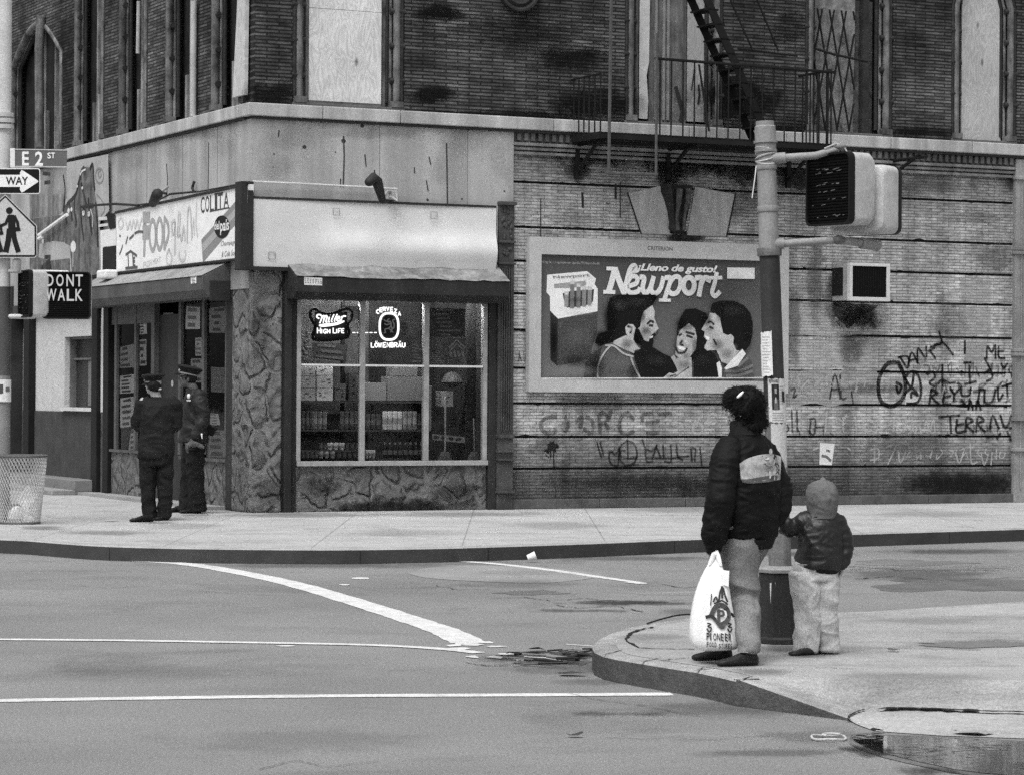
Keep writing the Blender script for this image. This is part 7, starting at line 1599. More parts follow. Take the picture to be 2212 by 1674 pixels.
def wr2(mb, Y1, Y0, a0_, a1_, dr, n=10):
    z0_, z1_ = atD(6, Y1, D2).z, atD(6, Y0, D2).z; r = rP+.012+dr; vs = []
    for k in range(n+1):
        a_ = R(a0_+(a1_-a0_)*k/n)
        for z in (z0_, z1_): vs.append((FPx+r*math.cos(a_), D2+r*math.sin(a_), z))
    return mb.add(vs, [(2*k, 2*k+2, 2*k+3, 2*k+1) for k in range(n)])
th.part("sheet", wr2(MB(), 868, 820, 200, 350, .012), ink(.72)); mb = wr2(MB(), 850, 830, 255, 285, .014, 4); th.part("picture", mb, ink(.08)); mb = wr2(MB(), 846, 836, 300, 330, .014, 4); th.part("picture", mb, ink(.15))
# ------------------------------------------------------------------ litter basket
BP = G(42, 1131, .146); zt = .146+.80; r0, r1 = .235, .315
WB = Thing("litter_basket", "tapered wire mesh litter basket with rubbish at its foot, far left pavement", "litter basket", BP)
rp = lambda z: r0+(r1-r0)*(z-.146)/.8
mesh = MB(); nS = 46
for dr_ in (1, -1):
    for k in range(nS):
        pts = []
        for j_ in range(9):
            z = .17+.76*j_/8; a_ = 2*math.pi*k/nS+dr_*j_/8*1.25; pts.append(BP*1+Vector((rp(z)*math.cos(a_), rp(z)*math.sin(a_), z-.146)))
        mesh.tube(pts, .0042, 3, cap=False)
WB.part("wire_mesh", mesh, M("basket_wire", .5, .6, .3))
rm = MB()
for z, r in ((.165, .012), (.94, .016)): rm.tube([BP+Vector((rp(z)*math.cos(a_), rp(z)*math.sin(a_), z-.146)) for a_ in [2*math.pi*k/32 for k in range(33)]], r, 6)
rm.tube([BP+Vector((r0*math.cos(a_), r0*math.sin(a_), .02)) for a_ in (0.2, 3.3)], .01, 5)
WB.part("rim", rm, M("basket_rim", .12, .6, .3), smooth=50)
def crump(mb, c, r, seed=0, sq=(1, 1, 1), n=7):
    st = len(mb.v); mb.ball(c, (r*sq[0], r*sq[1], r*sq[2]), n)
    for i in range(st, len(mb.v)):
        p = mb.v[i]-Vector(c); k = noise.noise(p*(2.5/r)+Vector((seed*7.1, 0, 0))); mb.v[i] = Vector(c)+p*(1+.45*k)
    return mb
for dx, dy, dz, r, c_, lab in ((.03, -.03, .09, .11, .6, "white crumpled cup at the bottom left inside the litter basket"), (.14, .0, .07, .09, .62, "crumpled white paper ball at the bottom right inside the litter basket"), (-.02, .08, .1, .12, .12, "dark rubbish heap inside the litter basket"), (.20, -.08, .05, .05, .7, "small pale scrap at the right foot inside the basket")):
    solo("crumpled_paper", lab, "rubbish", crump(MB(), BP+Vector((dx-.06, dy, dz)), r, dx*10), M("rub_%d" % int(c_*100+r*1000), min(.88, c_*1.4), .9, .3, 14), BP+Vector((dx, dy, dz)), smooth=25)
c_ = BP+Vector((.10, -.12, .30)); solo("newspaper", "tilted square newspaper sheet inside the litter basket", "rubbish", MB().add([c_+Vector(p) for p in ((-.12, 0, -.02), (.0, 0, -.16), (.13, .02, .03), (.01, .0, .16))], [(0, 1, 2, 3)]), M("newsprint", .85, .9, .2, 20), c_)
# ------------------------------------------------------------------ litter on the road
p = G(1148, 1213, .004); mb = MB(); Tt = Matrix.Rotation(R(70), 3, 'Y') @ Matrix.Rotation(R(20), 3, 'Z')
mb.lathe([(.03, 0), (.032, .003), (.042, .085), (.044, .088), (.041, .083), (.03, .006)], p+Vector((-.04, 0, .038)), 18, Tt); solo("paper_cup", "white paper cup lying in the road by the far kerb", "cup", mb, ink(.85), p, smooth=50)
mb = MB(); cpt = G(1790, 1592, .012)
mb.tube([cpt+Vector((.085*math.cos(a_), .10*math.sin(a_), .004*math.sin(3*a_))) for a_ in [2*math.pi*k/28 for k in range(29)]], .006, 6); mb.tube([cpt+Vector((.02+.05*math.cos(a_), .01+.05*math.sin(a_), .012)) for a_ in [.5+k*.25 for k in range(15)]], .006, 6)
solo("wire_hoop", "pale ring of bent wire lying in the gutter near the puddle", "hoop", mb, ink(.5), cpt, smooth=50)
LV = Thing("trash_heap", "flattened sticks and torn paper washed against the near kerb", "litter", G(1200, 1422, .0))
for k in range(46):
    X = 1200+random.gauss(0, 40); Y = 1424+random.gauss(0, 8)+(X-1200)*-.06; q = G(min(max(X, 1075), 1272), min(max(Y, 1402), 1442), .0); a_ = random.gauss(.15, .45); L_ = random.uniform(.05, .26); w_ = random.uniform(.006, .03); h = random.uniform(.008, .035)
    T_ = Matrix.Translation(q+Vector((0, 0, h))) @ Matrix.Rotation(a_, 4, 'Z') @ Matrix.Rotation(random.uniform(-.12, .12), 4, 'Y') @ Matrix.Rotation(random.uniform(-.5, .5), 4, 'X')
    LV.part(random.choice(("stick", "paper_scrap", "stick")), MB().box(-L_/2, L_/2, -w_/2, w_/2, 0, .004+w_*.25, T_), random.choice((ink(.03), ink(.08), ink(.16), ink(.45), ink(.05), ink(.2), ink(.03))))
for X, Y, L_, c_, lab in ((1108, 1415, .05, .02, "small black scrap on the road left of the trash heap"), (1090, 1421, .03, .02, "tiny dark crumb nearest the broken stop line"), (1230, 1457, .09, .06, "flat leaf-like scrap on the road in front of the trash heap"), (1244, 1590, .05, .06, "short dark twig alone on the asphalt in the foreground"), (1160, 1405, .05, .03, "dark curled leaf behind the trash heap"), (240, 1125, .11, .35, "thin bent wire on the far pavement left of the officers"), (1930, 1408, .04, .12, "small leaf on the near pavement right of the child"), (1895, 1581, .04, .03, "dark crumb at the edge of the puddle"), (2100, 1585, .10, .3, "pale leaf floating at the far edge of the puddle"), (1822, 1150, .03, .8, "tiny white scrap on the far pavement beyond the child")):
    q = G(X, Y, .15 if Y < 1200 or X == 1930 else .006); mb = MB(); n_ = 9
    mb.poly([q+Vector((L_*math.cos(a_)*random.uniform(.7, 1.2), L_*.8*math.sin(a_)*random.uniform(.5, 1.1), .006+random.uniform(0, .02))) for a_ in [k*.7 for k in range(n_)]]); solo("scrap", lab, "litter", mb, ink(c_), q)
# dark strip put in for the shadow along the near kerb's back edge
mb = MB().tube([G(x, y, .16) for x, y in bez([(1398, 1346), (1430, 1336), (1465, 1328), (1500, 1326), (1560, 1325)], 5)], [.006]*21, 6); solo("kerb_shadow_strip", "black curved strip put in for the shadow along the back of the near kerb", "strip", mb, ink(.03), G(1450, 1333, .16), smooth=50)
# ------------------------------------------------------------------ people
def fuse(mb, voxel, name, sm=6, fold=None, seed=0):
    me = mb.mesh(name); o = bpy.data.objects.new("tmp", me); COL.objects.link(o)
    m = o.modifiers.new("r", 'REMESH'); m.mode = 'VOXEL'; m.voxel_size = voxel
    if sm: s_ = o.modifiers.new("s", 'SMOOTH'); s_.iterations = sm; s_.factor = .5
    dg = bpy.context.evaluated_depsgraph_get(); dg.update()
    out = bpy.data.meshes.new_from_object(o.evaluated_get(dg)); out.name = name
    bpy.data.objects.remove(o); bpy.data.meshes.remove(me)
    if fold:
        no = [v.normal.copy() for v in out.vertices]
        for v, n_ in zip(out.vertices, no):
            d = 0
            for amp, sc in fold:
                q = Vector((v.co.x*sc[0], v.co.y*sc[1], v.co.z*sc[2]))+Vector((seed*3.7, 1.3*seed, 0))
                k = noise.noise(q+Vector((noise.noise(q*.7)*1.2, 0, 0))); d += amp*(1-abs(k)*2.6 if amp > 0 else k)*abs(amp)/abs(amp)
            v.co += n_*d
    for p in out.polygons: p.use_smooth = True
    out.update(); return out
def hand(mb, w, d, pn, th_s, s=1.0, curl=.5, spread=1.0):
    """w wrist, d direction to fingers, pn palm side, th_s thumb side"""
    w = Vector(w); d = Vector(d).normalized(); pn = Vector(pn); pn = (pn-d*pn.dot(d)).normalized(); l = Vector(th_s); l = (l-d*l.dot(d)-pn*l.dot(pn)).normalized()
    k = w+d*.085*s
    mb.tube([w-d*.03*s, w+d*.015*s, w+d*.05*s, k], [.024*s, .026*s, .038*s, .038*s], 12, round_=True, flat=(1, .42), up=l)
    for i, (off, ln) in enumerate(((.027, .072), (.009, .080), (-.009, .075), (-.026, .060))):
        p = k+l*off*s; dirn = (d+l*(off*2.2)*spread).normalized(); pts = [p-dirn*.015*s, p]; a_ = curl*.45
        for j_ in range(3):
            dirn = (dirn*math.cos(a_)+pn*math.sin(a_)).normalized(); p = p+dirn*ln*s*(.44, .32, .24)[j_]; pts.append(p); a_ = curl*(1.15+.1*i)
        mb.tube(pts, [.0095*s, .0093*s, .0085*s, .0078*s, .0065*s], 8, round_=True)
    p = w+d*.022*s+l*.024*s; dirn = (d*.62+l*.72+pn*.25).normalized(); q = p+dirn*.038*s; dirn = (d*.85+l*.25+pn*.5).normalized(); r = q+dirn*.030*s; t_ = r+(dirn+pn*.4).normalized()*.022*s
    mb.tube([p-dirn*.01, p, q, r, t_], [.014*s, .013*s, .011*s, .0095*s, .0075*s], 8, round_=True)
def headmesh(mb, c, yaw, s=1.0, tilt=0.0):
    """skull, jaw, nose, brow, lips, ears; faces local +y turned by yaw"""
    c = Vector(c); T = Matrix.Rotation(yaw, 3, 'Z') @ Matrix.Rotation(tilt, 3, 'X')
    def b(p, r): mb.ball(c+T @ (Vector(p)*s), [q*s for q in r], 8, T)
    b((0, -.015, .03), (.073, .092, .085)); b((0, .022, -.025), (.060, .072, .085)); b((0, .055, -.082), (.030, .028, .026)); b((0, .035, -.055), (.052, .05, .045))
    b((0, .082, .035), (.05, .018, .018)); b((0, .092, .005), (.011, .016, .028)); b((0, .104, -.012), (.016, .014, .012)); b((0, .088, -.045), (.024, .012, .008)); b((0, .086, -.056), (.021, .012, .008))
    b((.036, .07, -.015), (.022, .02, .02)); b((-.036, .07, -.015), (.022, .02, .02))
    for sg in (1, -1): b((sg*.074, -.005, -.008), (.010, .020, .032))
def eyes(th, body, c, yaw, s=1.0):
    T = Matrix.Rotation(yaw, 3, 'Z')
    for sg in (1, -1):
        e_ = subpart(body, "eye", MB().ball(Vector(c)+T @ (Vector((sg*.030, .082, .010))*s), .011*s, 6), ink(.5), 60)
def shoe(mb, heel, toe, s=1.0, h=.075, w=.045):
    heel = Vector(heel); toe = Vector(toe); L = toe-heel; ln = L.length; d = L/ln; sd = Vector((-d.y, d.x, 0)); rings = []
    for u, ww, hh, zb_ in ((-.02, .5, .6, .004), (.05, .8, .95, 0), (.25, .85, 1.0, 0), (.45, .85, .85, .002), (.65, 1.0, .62, 0), (.85, .95, .5, 0), (.97, .65, .36, .004), (1.0, .35, .22, .008)):
        c_ = heel+d*ln*u; ring = []
        for k in range(14):
            a_ = 2*math.pi*k/14; x_ = math.cos(a_); z_ = math.sin(a_); ring.append(c_+sd*w*ww*s*math.copysign(abs(x_)**.7, x_)+Vector((0, 0, zb_+h*s*hh*(.5+.5*math.copysign(abs(z_)**.7, z_)))))
        rings.append(ring)
    mb.loft(rings); return mb
def torso(mb, rs, T=None, n=22, ex=2.3):
    st = len(mb.v); mb.rings(rs, n, ex)
    return mb
class Figure:
    def __init__(s, label, pos, heading, cr, group=None):
        s.pos = Vector(pos); s.Fr = Matrix.Translation(s.pos) @ Matrix.Rotation(heading, 4, 'Z'); s.Fi = s.Fr.inverted(); s.cr = cr
        s.th = Thing("person", label, "person", (0, 0, 0), s.Fr, group)
    def L(s, x, y, dd=0.0): X, Y = s.cr(x, y); return s.Fi @ atD(X, Y, s.pos.y+dd)
    def gr(s, x, y, z): X, Y = s.cr(x, y); return s.Fi @ G(X, Y, z)
def fabric(name, col, rough=.85, sheen=0, var=.2, spec=.2, gs=160): return M(name, col, rough, var, 6, .22, gs, .002, 300, spec=spec)
# ---------------- woman
cP = crop(1950, 1080, .5495)
X, Y = cP(420, 1552); wp = G(X, Y, .152)
Wm = Figure("woman in dark banded winter jacket and jeans, back turned, holding a white shopping bag", wp, R(48), cP)
ft = []
nH, nT = Wm.gr(486, 1580, .152), Wm.gr(275, 1586, .152); fH, fT = Wm.gr(345, 1548, .152), Wm.gr(232, 1552, .152)
fT = fH+(fT-fH).normalized()*.24
anN = nH+(nT-nH).normalized()*.055+Vector((0, 0, .085)); anF = fH+(fT-fH).normalized()*.05+Vector((0, 0, .085))
hipN, hipF = Vector((-.085, -.0, .80)), Vector((.085, .0, .80)); kN = Wm.L(425, 1235, -.08); kF = Vector((.07, .10, .44))
lw = Wm.L(252, 952, -.20); le = Wm.L(292, 700, -.22); ls = Vector((-.175, 0, 1.245))
rw = Wm.L(600, 800, .06); re = Wm.L(602, 640, .14); rs_ = Vector((.158, -.0, 1.245))
hc = Wm.L(412, 228, .01); hy = R(28)
b = MB(); torso(b, [(.74, 0, 0, .12, .09), (.80, 0, 0, .155, .11), (.92, 0, 0, .13, .095), (1.05, 0, 0, .14, .10), (1.2, 0, 0, .165, .10), (1.28, 0, 0, .12, .08), (1.32, 0, 0, .06, .06)])
b.tube([(0, 0, 1.26), Vector((0, 0, 1.33)).lerp(hc, .3), hc-Vector((0, 0, .05))], [.058, .052, .052], 12, round_=True)
for h, k, a_ in ((hipN, kN, anN), (hipF, kF, anF)): b.tube([h, h.lerp(k, .5), k, k.lerp(a_, .4), a_, a_-Vector((0, 0, .03))], [.085, .072, .052, .05, .034, .034], 12, round_=True)
for sh, e_, w_ in ((ls, le, lw), (rs_, re, rw)): b.tube([sh, e_, w_], [.048, .040, .027], 12, round_=True)
headmesh(b, hc, hy, .98)
hd = Wm.Fi.to_3x3() @ Vector((.02, 0, -1)); hand(b, lw, hd, Wm.Fi.to_3x3() @ Vector((.8, .5, 0)), Wm.Fi.to_3x3() @ Vector((-.6, .7, 0)), .92, 1.25)
hd2 = Wm.Fi.to_3x3() @ Vector((-.35, -.1, -.8)); hand(b, rw, hd2, Wm.Fi.to_3x3() @ Vector((.3, -1, 0)), Wm.Fi.to_3x3() @ Vector((-1, 0, -.2)), .92, .9)
body = Wm.th.part("body", fuse(b, .0075, "body", 3), M("skin", .42, .6, .1, 8, .12, 120), smooth=None); eyes(Wm.th, body, hc, hy, .98)
j = MB(); torso(j, [(.665, 0, 0, .155, .12), (.70, 0, 0, .172, .135), (.735, 0, 0, .20, .16), (.82, 0, 0, .212, .168), (.95, 0, -.01, .21, .168), (1.08, 0, -.012, .206, .16), (1.18, 0, -.01, .20, .148), (1.26, 0, -.005, .172, .12), (1.31, 0, 0, .11, .09), (1.345, 0, .005, .075, .075), (1.385, 0, .01, .07, .07)], n=26)
j.tube([ls+Vector((.02, 0, .0)), ls+(le-ls)*.25, le, le.lerp(lw, .5), le.lerp(lw, .85), lw], [.078, .086, .082, .080, .068, .046], 16, round_=True)
j.tube([rs_-Vector((.02, 0, 0)), rs_+(re-rs_)*.25, re, re.lerp(rw, .5), re.lerp(rw, .85), rw], [.074, .082, .078, .074, .062, .044], 16, round_=True)
JK = fabric("dark_jacket_cloth", .006, .6, spec=.14)
jm = fuse(j, .008, "jacket", 5, [(.008, (5, 5, 10)), (.005, (13, 13, 26)), (.0015, (45, 45, 60))], 2); jo = Wm.th.part("jacket", jm, JK)
hem = MB(); torso(hem, [(.655, 0, 0, .168, .128), (.66, 0, 0, .176, .136), (.70, 0, 0, .190, .15), (.715, 0, 0, .192, .152)]); hem.tube([lw-(lw-le).normalized()*.05, lw], [.052, .047], 14); hem.tube([rw-(rw-re).normalized()*.05, rw], [.052, .047], 14)
Wm.th.part("ribbed_hem", hem, fabric("rib", .012), smooth=50, parent=jo)
col_ = MB(); torso(col_, [(1.325, 0, 0, .092, .088), (1.37, 0, .01, .086, .084), (1.405, 0, .015, .08, .078), (1.40, 0, .015, .07, .068)]); Wm.th.part("collar", col_, fabric("collar", .013), smooth=50, parent=jo)
# pale band round the upper back: conforms to the jacket back
from mathutils.bvhtree import BVHTree
def conform(me, P, dr, dirn):
    bv = BVHTree.FromPolygons([v.co for v in me.vertices], [tuple(p.vertices) for p in me.polygons]); out = []
    for p in P:
        h = bv.ray_cast(p-dirn*.8, dirn); out.append(h[0]-dirn*dr if h[0] is not None else None)
    return out
camdir = (Wm.Fi.to_3x3() @ Vector(((Wm.pos.x)/Wm.pos.length, .99, 0))).normalized()
def band(th, me, topc, botc, nx_, nz_, mat, name, dr=.004, parent=None):
    P = []
    for j_ in range(nz_+1):
        for i in range(nx_+1):
            u = i/nx_; w_ = j_/nz_; a_ = bez(topc, 8); c_ = bez(botc, 8); ia = u*(len(a_)-1); i0 = min(int(ia), len(a_)-2); f_ = ia-i0
            ta = (a_[i0][0]*(1-f_)+a_[i0+1][0]*f_, a_[i0][1]*(1-f_)+a_[i0+1][1]*f_); tb = (c_[i0][0]*(1-f_)+c_[i0+1][0]*f_, c_[i0][1]*(1-f_)+c_[i0+1][1]*f_)
            P.append(Wm.L(ta[0]*(1-w_)+tb[0]*w_, ta[1]*(1-w_)+tb[1]*w_, 0))
    V = conform(me, P, dr, camdir); ok = lambda *q: all(V[k] is not None for k in q)
    fs = []
    for j_ in range(nz_):
        for i in range(nx_):
            q = (j_*(nx_+1)+i, j_*(nx_+1)+i+1, (j_+1)*(nx_+1)+i+1, (j_+1)*(nx_+1)+i)
            if ok(*q) and max((V[a_]-V[b_]).length for a_ in q for b_ in q) < .12: fs.append(q)
    mb = MB().add([v if v is not None else Vector((0, 0, 1)) for v in V], fs); used = sorted({i for f in fs for i in f}); mp = {a_: k for k, a_ in enumerate(used)}
    mb2 = MB().add([mb.v[i] for i in used], [tuple(mp[i] for i in f) for f in fs]); return th.part(name, mb2, mat, smooth=60, parent=parent)
band(Wm.th, jm, [(395, 500), (440, 472), (500, 456), (565, 452), (618, 470)], [(402, 582), (450, 598), (500, 600), (555, 592), (612, 590)], 30, 10, M("pale_satin", .36, .55, .4, 9, .2, 150), "back_band", parent=jo)
band(Wm.th, jm, [(404, 582), (450, 580), (500, 572), (550, 566), (598, 566)], [(410, 600), (450, 604), (500, 602), (550, 598), (594, 594)], 26, 3, fabric("grey_edge", .10), "band_edge", .0055, parent=jo)
mbx = MB()
for cx_, cy_, rx, ry, a0_ in ((560, 440, 9, 16, 0), (548, 505, 20, 8, 30), (560, 528, 26, 6, -30), (540, 475, 14, 8, 0), (556, 560, 6, 22, 0), (575, 500, 8, 20, 15)):
    pts = [Wm.L(cx_+rx*math.cos(a_)*math.cos(R(a0_))-ry*math.sin(a_)*math.sin(R(a0_)), cy_+rx*math.cos(a_)*math.sin(R(a0_))+ry*math.sin(a_)*math.cos(R(a0_)), 0) for a_ in [k*.6 for k in range(11)]]
    V = conform(jm, pts, .008+.0006*cy_/100, camdir)
    if all(v is not None for v in V): mbx.poly(V)
Wm.th.part("embroidery", mbx, M("embroidery", .42, .6, .3, 20), parent=jo)
tr = MB()
for h, k, a_, wd in ((hipN, kN, anN, 1), (hipF, kF, anF, .95)):
    tr.tube([h+Vector((0, 0, -.0)), h.lerp(k, .35), h.lerp(k, .75), k, k.lerp(a_, .5), a_+Vector((0, 0, .03)), a_+Vector((0, 0, .0))], [.118*wd, .112*wd, .092*wd, .083*wd, .074*wd, .060*wd, .055*wd], 18, round_=False)
torso(tr, [(.72, 0, 0, .15, .12), (.80, 0, 0, .17, .13), (.86, 0, 0, .155, .12)])
DN = fabric("grey_denim", .20, .9)
to = Wm.th.part("trousers", fuse(tr, .008, "trousers", 3, [(.013, (4, 4, 5.5)), (.004, (11, 11, 9))], 5), DN)
cf = MB()
for a_ in (anN, anF): cf.tube([a_+Vector((0, 0, -.006)), a_+Vector((0, 0, .028))], [.059, .061], 18)
Wm.th.part("trouser_cuff", cf, fabric("cuff", .30), parent=to, smooth=50)
SH_ = M("dark_leather", .025, .4, .3, 12, .15, 150)
for h, t_, nm in ((nH, nT, 1), (fH, fT, 2)): Wm.th.part("shoe", fuse(shoe(MB(), h, h+(t_-h).normalized()*.25, 1.0, .082, .043).tube([h+(t_-h).normalized()*.05+Vector((0, 0, .04)), h+(t_-h).normalized()*.05+Vector((0, 0, .10))], [.042, .042], 12), .006, "shoe", 4), SH_)
# hair: mass of short curls
def hairmesh(blobs, strands, seed, r=.006):
    rr = random.Random(seed); m = MB()
    for c_, rad in blobs: m.ball(c_, rad, 10)
    me = fuse(m, .010, "hair", 2)
    no = [v.normal.copy() for v in me.vertices]
    for v, n_ in zip(me.vertices, no): v.co += n_*(.007*noise.noise(v.co*20)+.004*noise.noise(v.co*85)+.003)
    mb = MB(); mb.v = [v.co.copy() for v in me.vertices]; mb.f = [tuple(p.vertices) for p in me.polygons]
    idx = rr.sample(range(len(me.vertices)), min(strands, len(me.vertices)))
    for i in idx:
        p = me.vertices[i].co; n_ = no[i]; t_ = (n_.cross(Vector((0, 0, 1)))+Vector((rr.uniform(-1, 1), rr.uniform(-1, 1), rr.uniform(-1.2, .2)))).normalized(); L_ = rr.uniform(.014, .032)
        mb.tube([p-n_*.004, p+n_*.006+t_*L_*.35, p+n_*rr.uniform(.002, .012)+t_*L_*.75, p+t_*L_+n_*.001], [r*.4, r*.4, r*.3, r*.1], 3, cap=False)
    return mb
hT = Matrix.Rotation(hy, 3, 'Z')
def hb(x, y, dd, r): return (Wm.L(x, y, dd), r)
blobs = [hb(432, 185, .01, (.107, .113, .103)), hb(455, 248, .01, (.084, .09, .09)), hb(470, 290, .0, (.07, .075, .052)), hb(365, 160, .0, (.062, .07, .058)), hb(350, 178, .0, (.044, .05, .042)), hb(392, 148, -.01, (.07, .08, .06)), hb(410, 265, -.01, (.05, .07, .06)), hb(505, 295, .0, (.032, .035, .024)), hb(430, 300, -.02, (.055, .05, .04)), hb(385, 195, -.05, (.024, .024, .045)), hb(372, 205, .06, (.03, .03, .05)), hb(440, 222, -.065, (.05, .035, .06)), hb(520, 292, .0, (.026, .03, .022)), hb(455, 312, -.01, (.075, .07, .035))]
Wm.th.part("hair", hairmesh(blobs, 1300, 3, .005), M("black_hair", .006, .6, .3, 20, .2, 200, spec=.12), smooth=60)
p = Wm.L(400, 140, -.115); Wm.th.part("hair_clip", MB().tube([Wm.L(385, 152, -.125), Wm.L(400, 138, -.125), Wm.L(412, 126, -.115)], [.007, .009, .006], 8, round_=True), ink(.85), smooth=50)
# ---------------- shopping bag (hangs from her left hand)
bgp = wp; BW = Matrix.Translation(Vector((0, 0, 0)))
dB_ = (Wm.Fr @ lw).y-.03
def bg_(x, y, dd=0.0): X, Y = cP(x, y); return atD(X, Y, dB_+dd)
BG = Thing("shopping_bag", "full white plastic shopping bag printed PIONEER FOOD STORES hanging from the woman's hand", "shopping bag", bg_(262, 1490))
prof = [(985, 262, 276, .012), (1040, 225, 296, .03), (1110, 185, 330, .06), (1200, 152, 345, .085), (1300, 132, 362, .10), (1400, 122, 378, .11), (1460, 128, 388, .11), (1490, 160, 388, .10), (1505, 215, 372, .07)]
rings = []
for y, x0_, x1_, dp in prof:
    a_ = bg_(x0_, y); b_ = bg_(x1_, y+(0 if y < 1450 else -8)); c_ = (a_+b_)/2; h = (b_-a_)/2; ring = []
    for k in range(36):
        q = 2*math.pi*k/36; wob = 1+.05*math.sin(5*q+y*.01)+.03*math.sin(11*q+y*.02); ring.append(c_+h*math.copysign(abs(math.cos(q))**.8, math.cos(q))*(1 if abs(math.cos(q)) > .9 else wob)+Vector((0, dp*math.copysign(abs(math.sin(q))**.8, math.sin(q))*wob, 0)))
    rings.append(ring)
m = MB().loft(rings[::-1]); 
bme = m.mesh("body", BG.org); 
bgm = M("white_plastic", .88, .35, .04, 10, .05, 100, .004, 14, Transmission_Weight=.0)
bo = bpy.data.objects.new("body", bme); COL.objects.link(bo); bo.parent = BG.o; sb_ = bo.modifiers.new("sub", 'SUBSURF'); sb_.levels = 1; sb_.render_levels = 2; finish(bo, bgm, 60, 0)
hm = MB()
for (xx, dd) in ((262, -.03), (276, .02)):
    hm.tube([bg_(235, 1045, dd), bg_(258, 985, dd), bg_(266, 968, 0), bg_(280, 1000, dd), bg_(292, 1050, dd)], [.012, .014, .016, .014, .012], 8, flat=(1, .4))
hm.poly([bg_(298, 1070, -.05), bg_(340, 1076, -.04), bg_(336, 1160, -.06), bg_(305, 1150, -.08)])
BG.part("handle", hm, bgm, smooth=50)
bv = BVHTree.FromPolygons([v.co+BG.org for v in bme.vertices], [tuple(p.vertices) for p in bme.polygons])
def onbag(x, y, k=0):
    X, Y = cP(x, y); d = ray(X, Y).normalized(); h = bv.ray_cast(CO, d); p = h[0] if h[0] is not None else bg_(x, y, -.1); return p-d*(.006+.0015*k)
def bgtext(txt, x0_, x1_, yb, yt, slope, mb, k=0):
    vs, fs = glyphs(txt, .02); mb.add([onbag(x0_+(x1_-x0_)*u, (yb+(yt-yb)*v)+slope*u, k) for u, v in vs], fs)
mb = MB()
for ch, x in zip("PIONEER", (218, 238, 254, 274, 294, 316, 336)): bgtext(ch, x, x+(6 if ch == 'I' else 17), 1446, 1406, (x-218)*.10+0, mb)
for ch, x in zip("FOOD", (219, 233, 247, 261)): bgtext(ch, x, x+11, 1482, 1456, (x-218)*.08, mb)
for ch, x in zip("STORES", (284, 297, 310, 322, 334, 346)): bgtext(ch, x, x+10, 1490, 1464, 0, mb)
BG.part("lettering", mb, ink(.04))
mb = MB()
def bstroke(pts, w, k=1):
    P = [onbag(x, y, k) for x, y in bez(pts, 4)]; mb.ribbon(P, w, (0, -1, 0))
bstroke([(245, 1310), (262, 1275), (290, 1258), (318, 1270), (335, 1300), (330, 1340), (300, 1362)], .028); bstroke([(268, 1340), (300, 1380), (318, 1355)], .018, 2)
bstroke([(282, 1285), (283, 1345)], .018, 3); bstroke([(282, 1290), (305, 1292), (308, 1312), (285, 1318)], .014, 4)
BG.part("emblem", mb, ink(.09)); mb = MB()
bstroke([(218, 1322), (245, 1318), (262, 1332)], .02, 2); bstroke([(335, 1320), (350, 1305), (362, 1320)], .016, 2); bstroke([(255, 1240), (268, 1215), (282, 1240), (290, 1190), (305, 1165), (315, 1200), (330, 1240)], .010, 2); bstroke([(262, 1250), (300, 1235), (330, 1255)], .010, 3); bstroke([(300, 1160), (302, 1220)], .012, 4); bstroke([(245, 1200), (240, 1260)], .006, 2)
for bx_ in (233, 343):
    bstroke([(bx_-10, 1355), (bx_+8, 1360), (bx_-8, 1372), (bx_+10, 1378)], .008, 2); bstroke([(bx_-12, 1385), (bx_, 1402), (bx_+12, 1384)], .009, 2)
BG.part("drawing", mb, ink(.05))
# ---------------- child
X, Y = cP(790, 1522); chp = G(X, Y, .152)
Ch = Figure("small child in grey hood, dark jacket and baggy pale trousers, holding the woman's hand", chp, R(18), cP)
L = Ch.L
hc = L(838, 690); ls, le, lw = L(765, 800), L(690, 845), L(612, 838, -.01); rs2, re2, rw2 = L(915, 815, .03), L(950, 930, .03), L(938, 1035, .0)
sn = L(800, 1075); hz = L(815, 1080).z
hl, hr = Vector((-.062, 0, hz)), Vector((.062, 0, hz)); aL, aR = L(748, 1490), L(866, 1480, .05)
kl, kr = L(765, 1290, 0), L(855, 1290, .02)
b = MB(); cx_ = L(828, 900).x; cy0 = 0
torso(b, [(hz-.03, 0, 0, .08, .06), (hz+.05, 0, 0, .09, .07), (.62, cx_, 0, .09, .07), (.74, cx_, 0, .10, .07), (.79, cx_, 0, .05, .05)]); b.tube([(cx_, 0, .76), hc-Vector((0, 0, .03))], .038, 12, round_=True)
headmesh(b, hc, R(10), .80); 
for sh, e_, w_ in ((ls, le, lw), (rs2, re2, rw2)): b.tube([sh, e_, w_], [.032, .028, .019], 10, round_=True)
for h, k, a_ in ((hl, kl, aL), (hr, kr, aR)): b.tube([h, k, a_, a_-Vector((0, 0, .04))], [.055, .04, .028, .028], 10, round_=True)
hand(b, lw, Ch.Fi.to_3x3() @ Vector((-1, 0, .05)), Ch.Fi.to_3x3() @ Vector((0, -.3, -1)), Ch.Fi.to_3x3() @ Vector((0, -1, .3)), .62, .8); hand(b, rw2, (0, .1, -1), (-1, 0, 0), (0, 1, 0), .62, .6)
body = Ch.th.part("body", fuse(b, .006, "body", 3), M("child_skin", .36, .6, .1, 8, .12, 120)); eyes(Ch.th, body, hc, R(10), .8)
hem_z = L(820, 1068).z
j = MB(); torso(j, [(hem_z-.0, cx_*.8, 0, .118, .10), (hem_z+.035, cx_, 0, .14, .12), (hem_z+.10, cx_, 0, .145, .125), (.66, cx_, 0, .138, .115), (.74, cx_, 0, .132, .105), (.785, cx_, 0, .112, .09), (.815, cx_, 0, .075, .07), (.83, cx_, 0, .058, .06)])
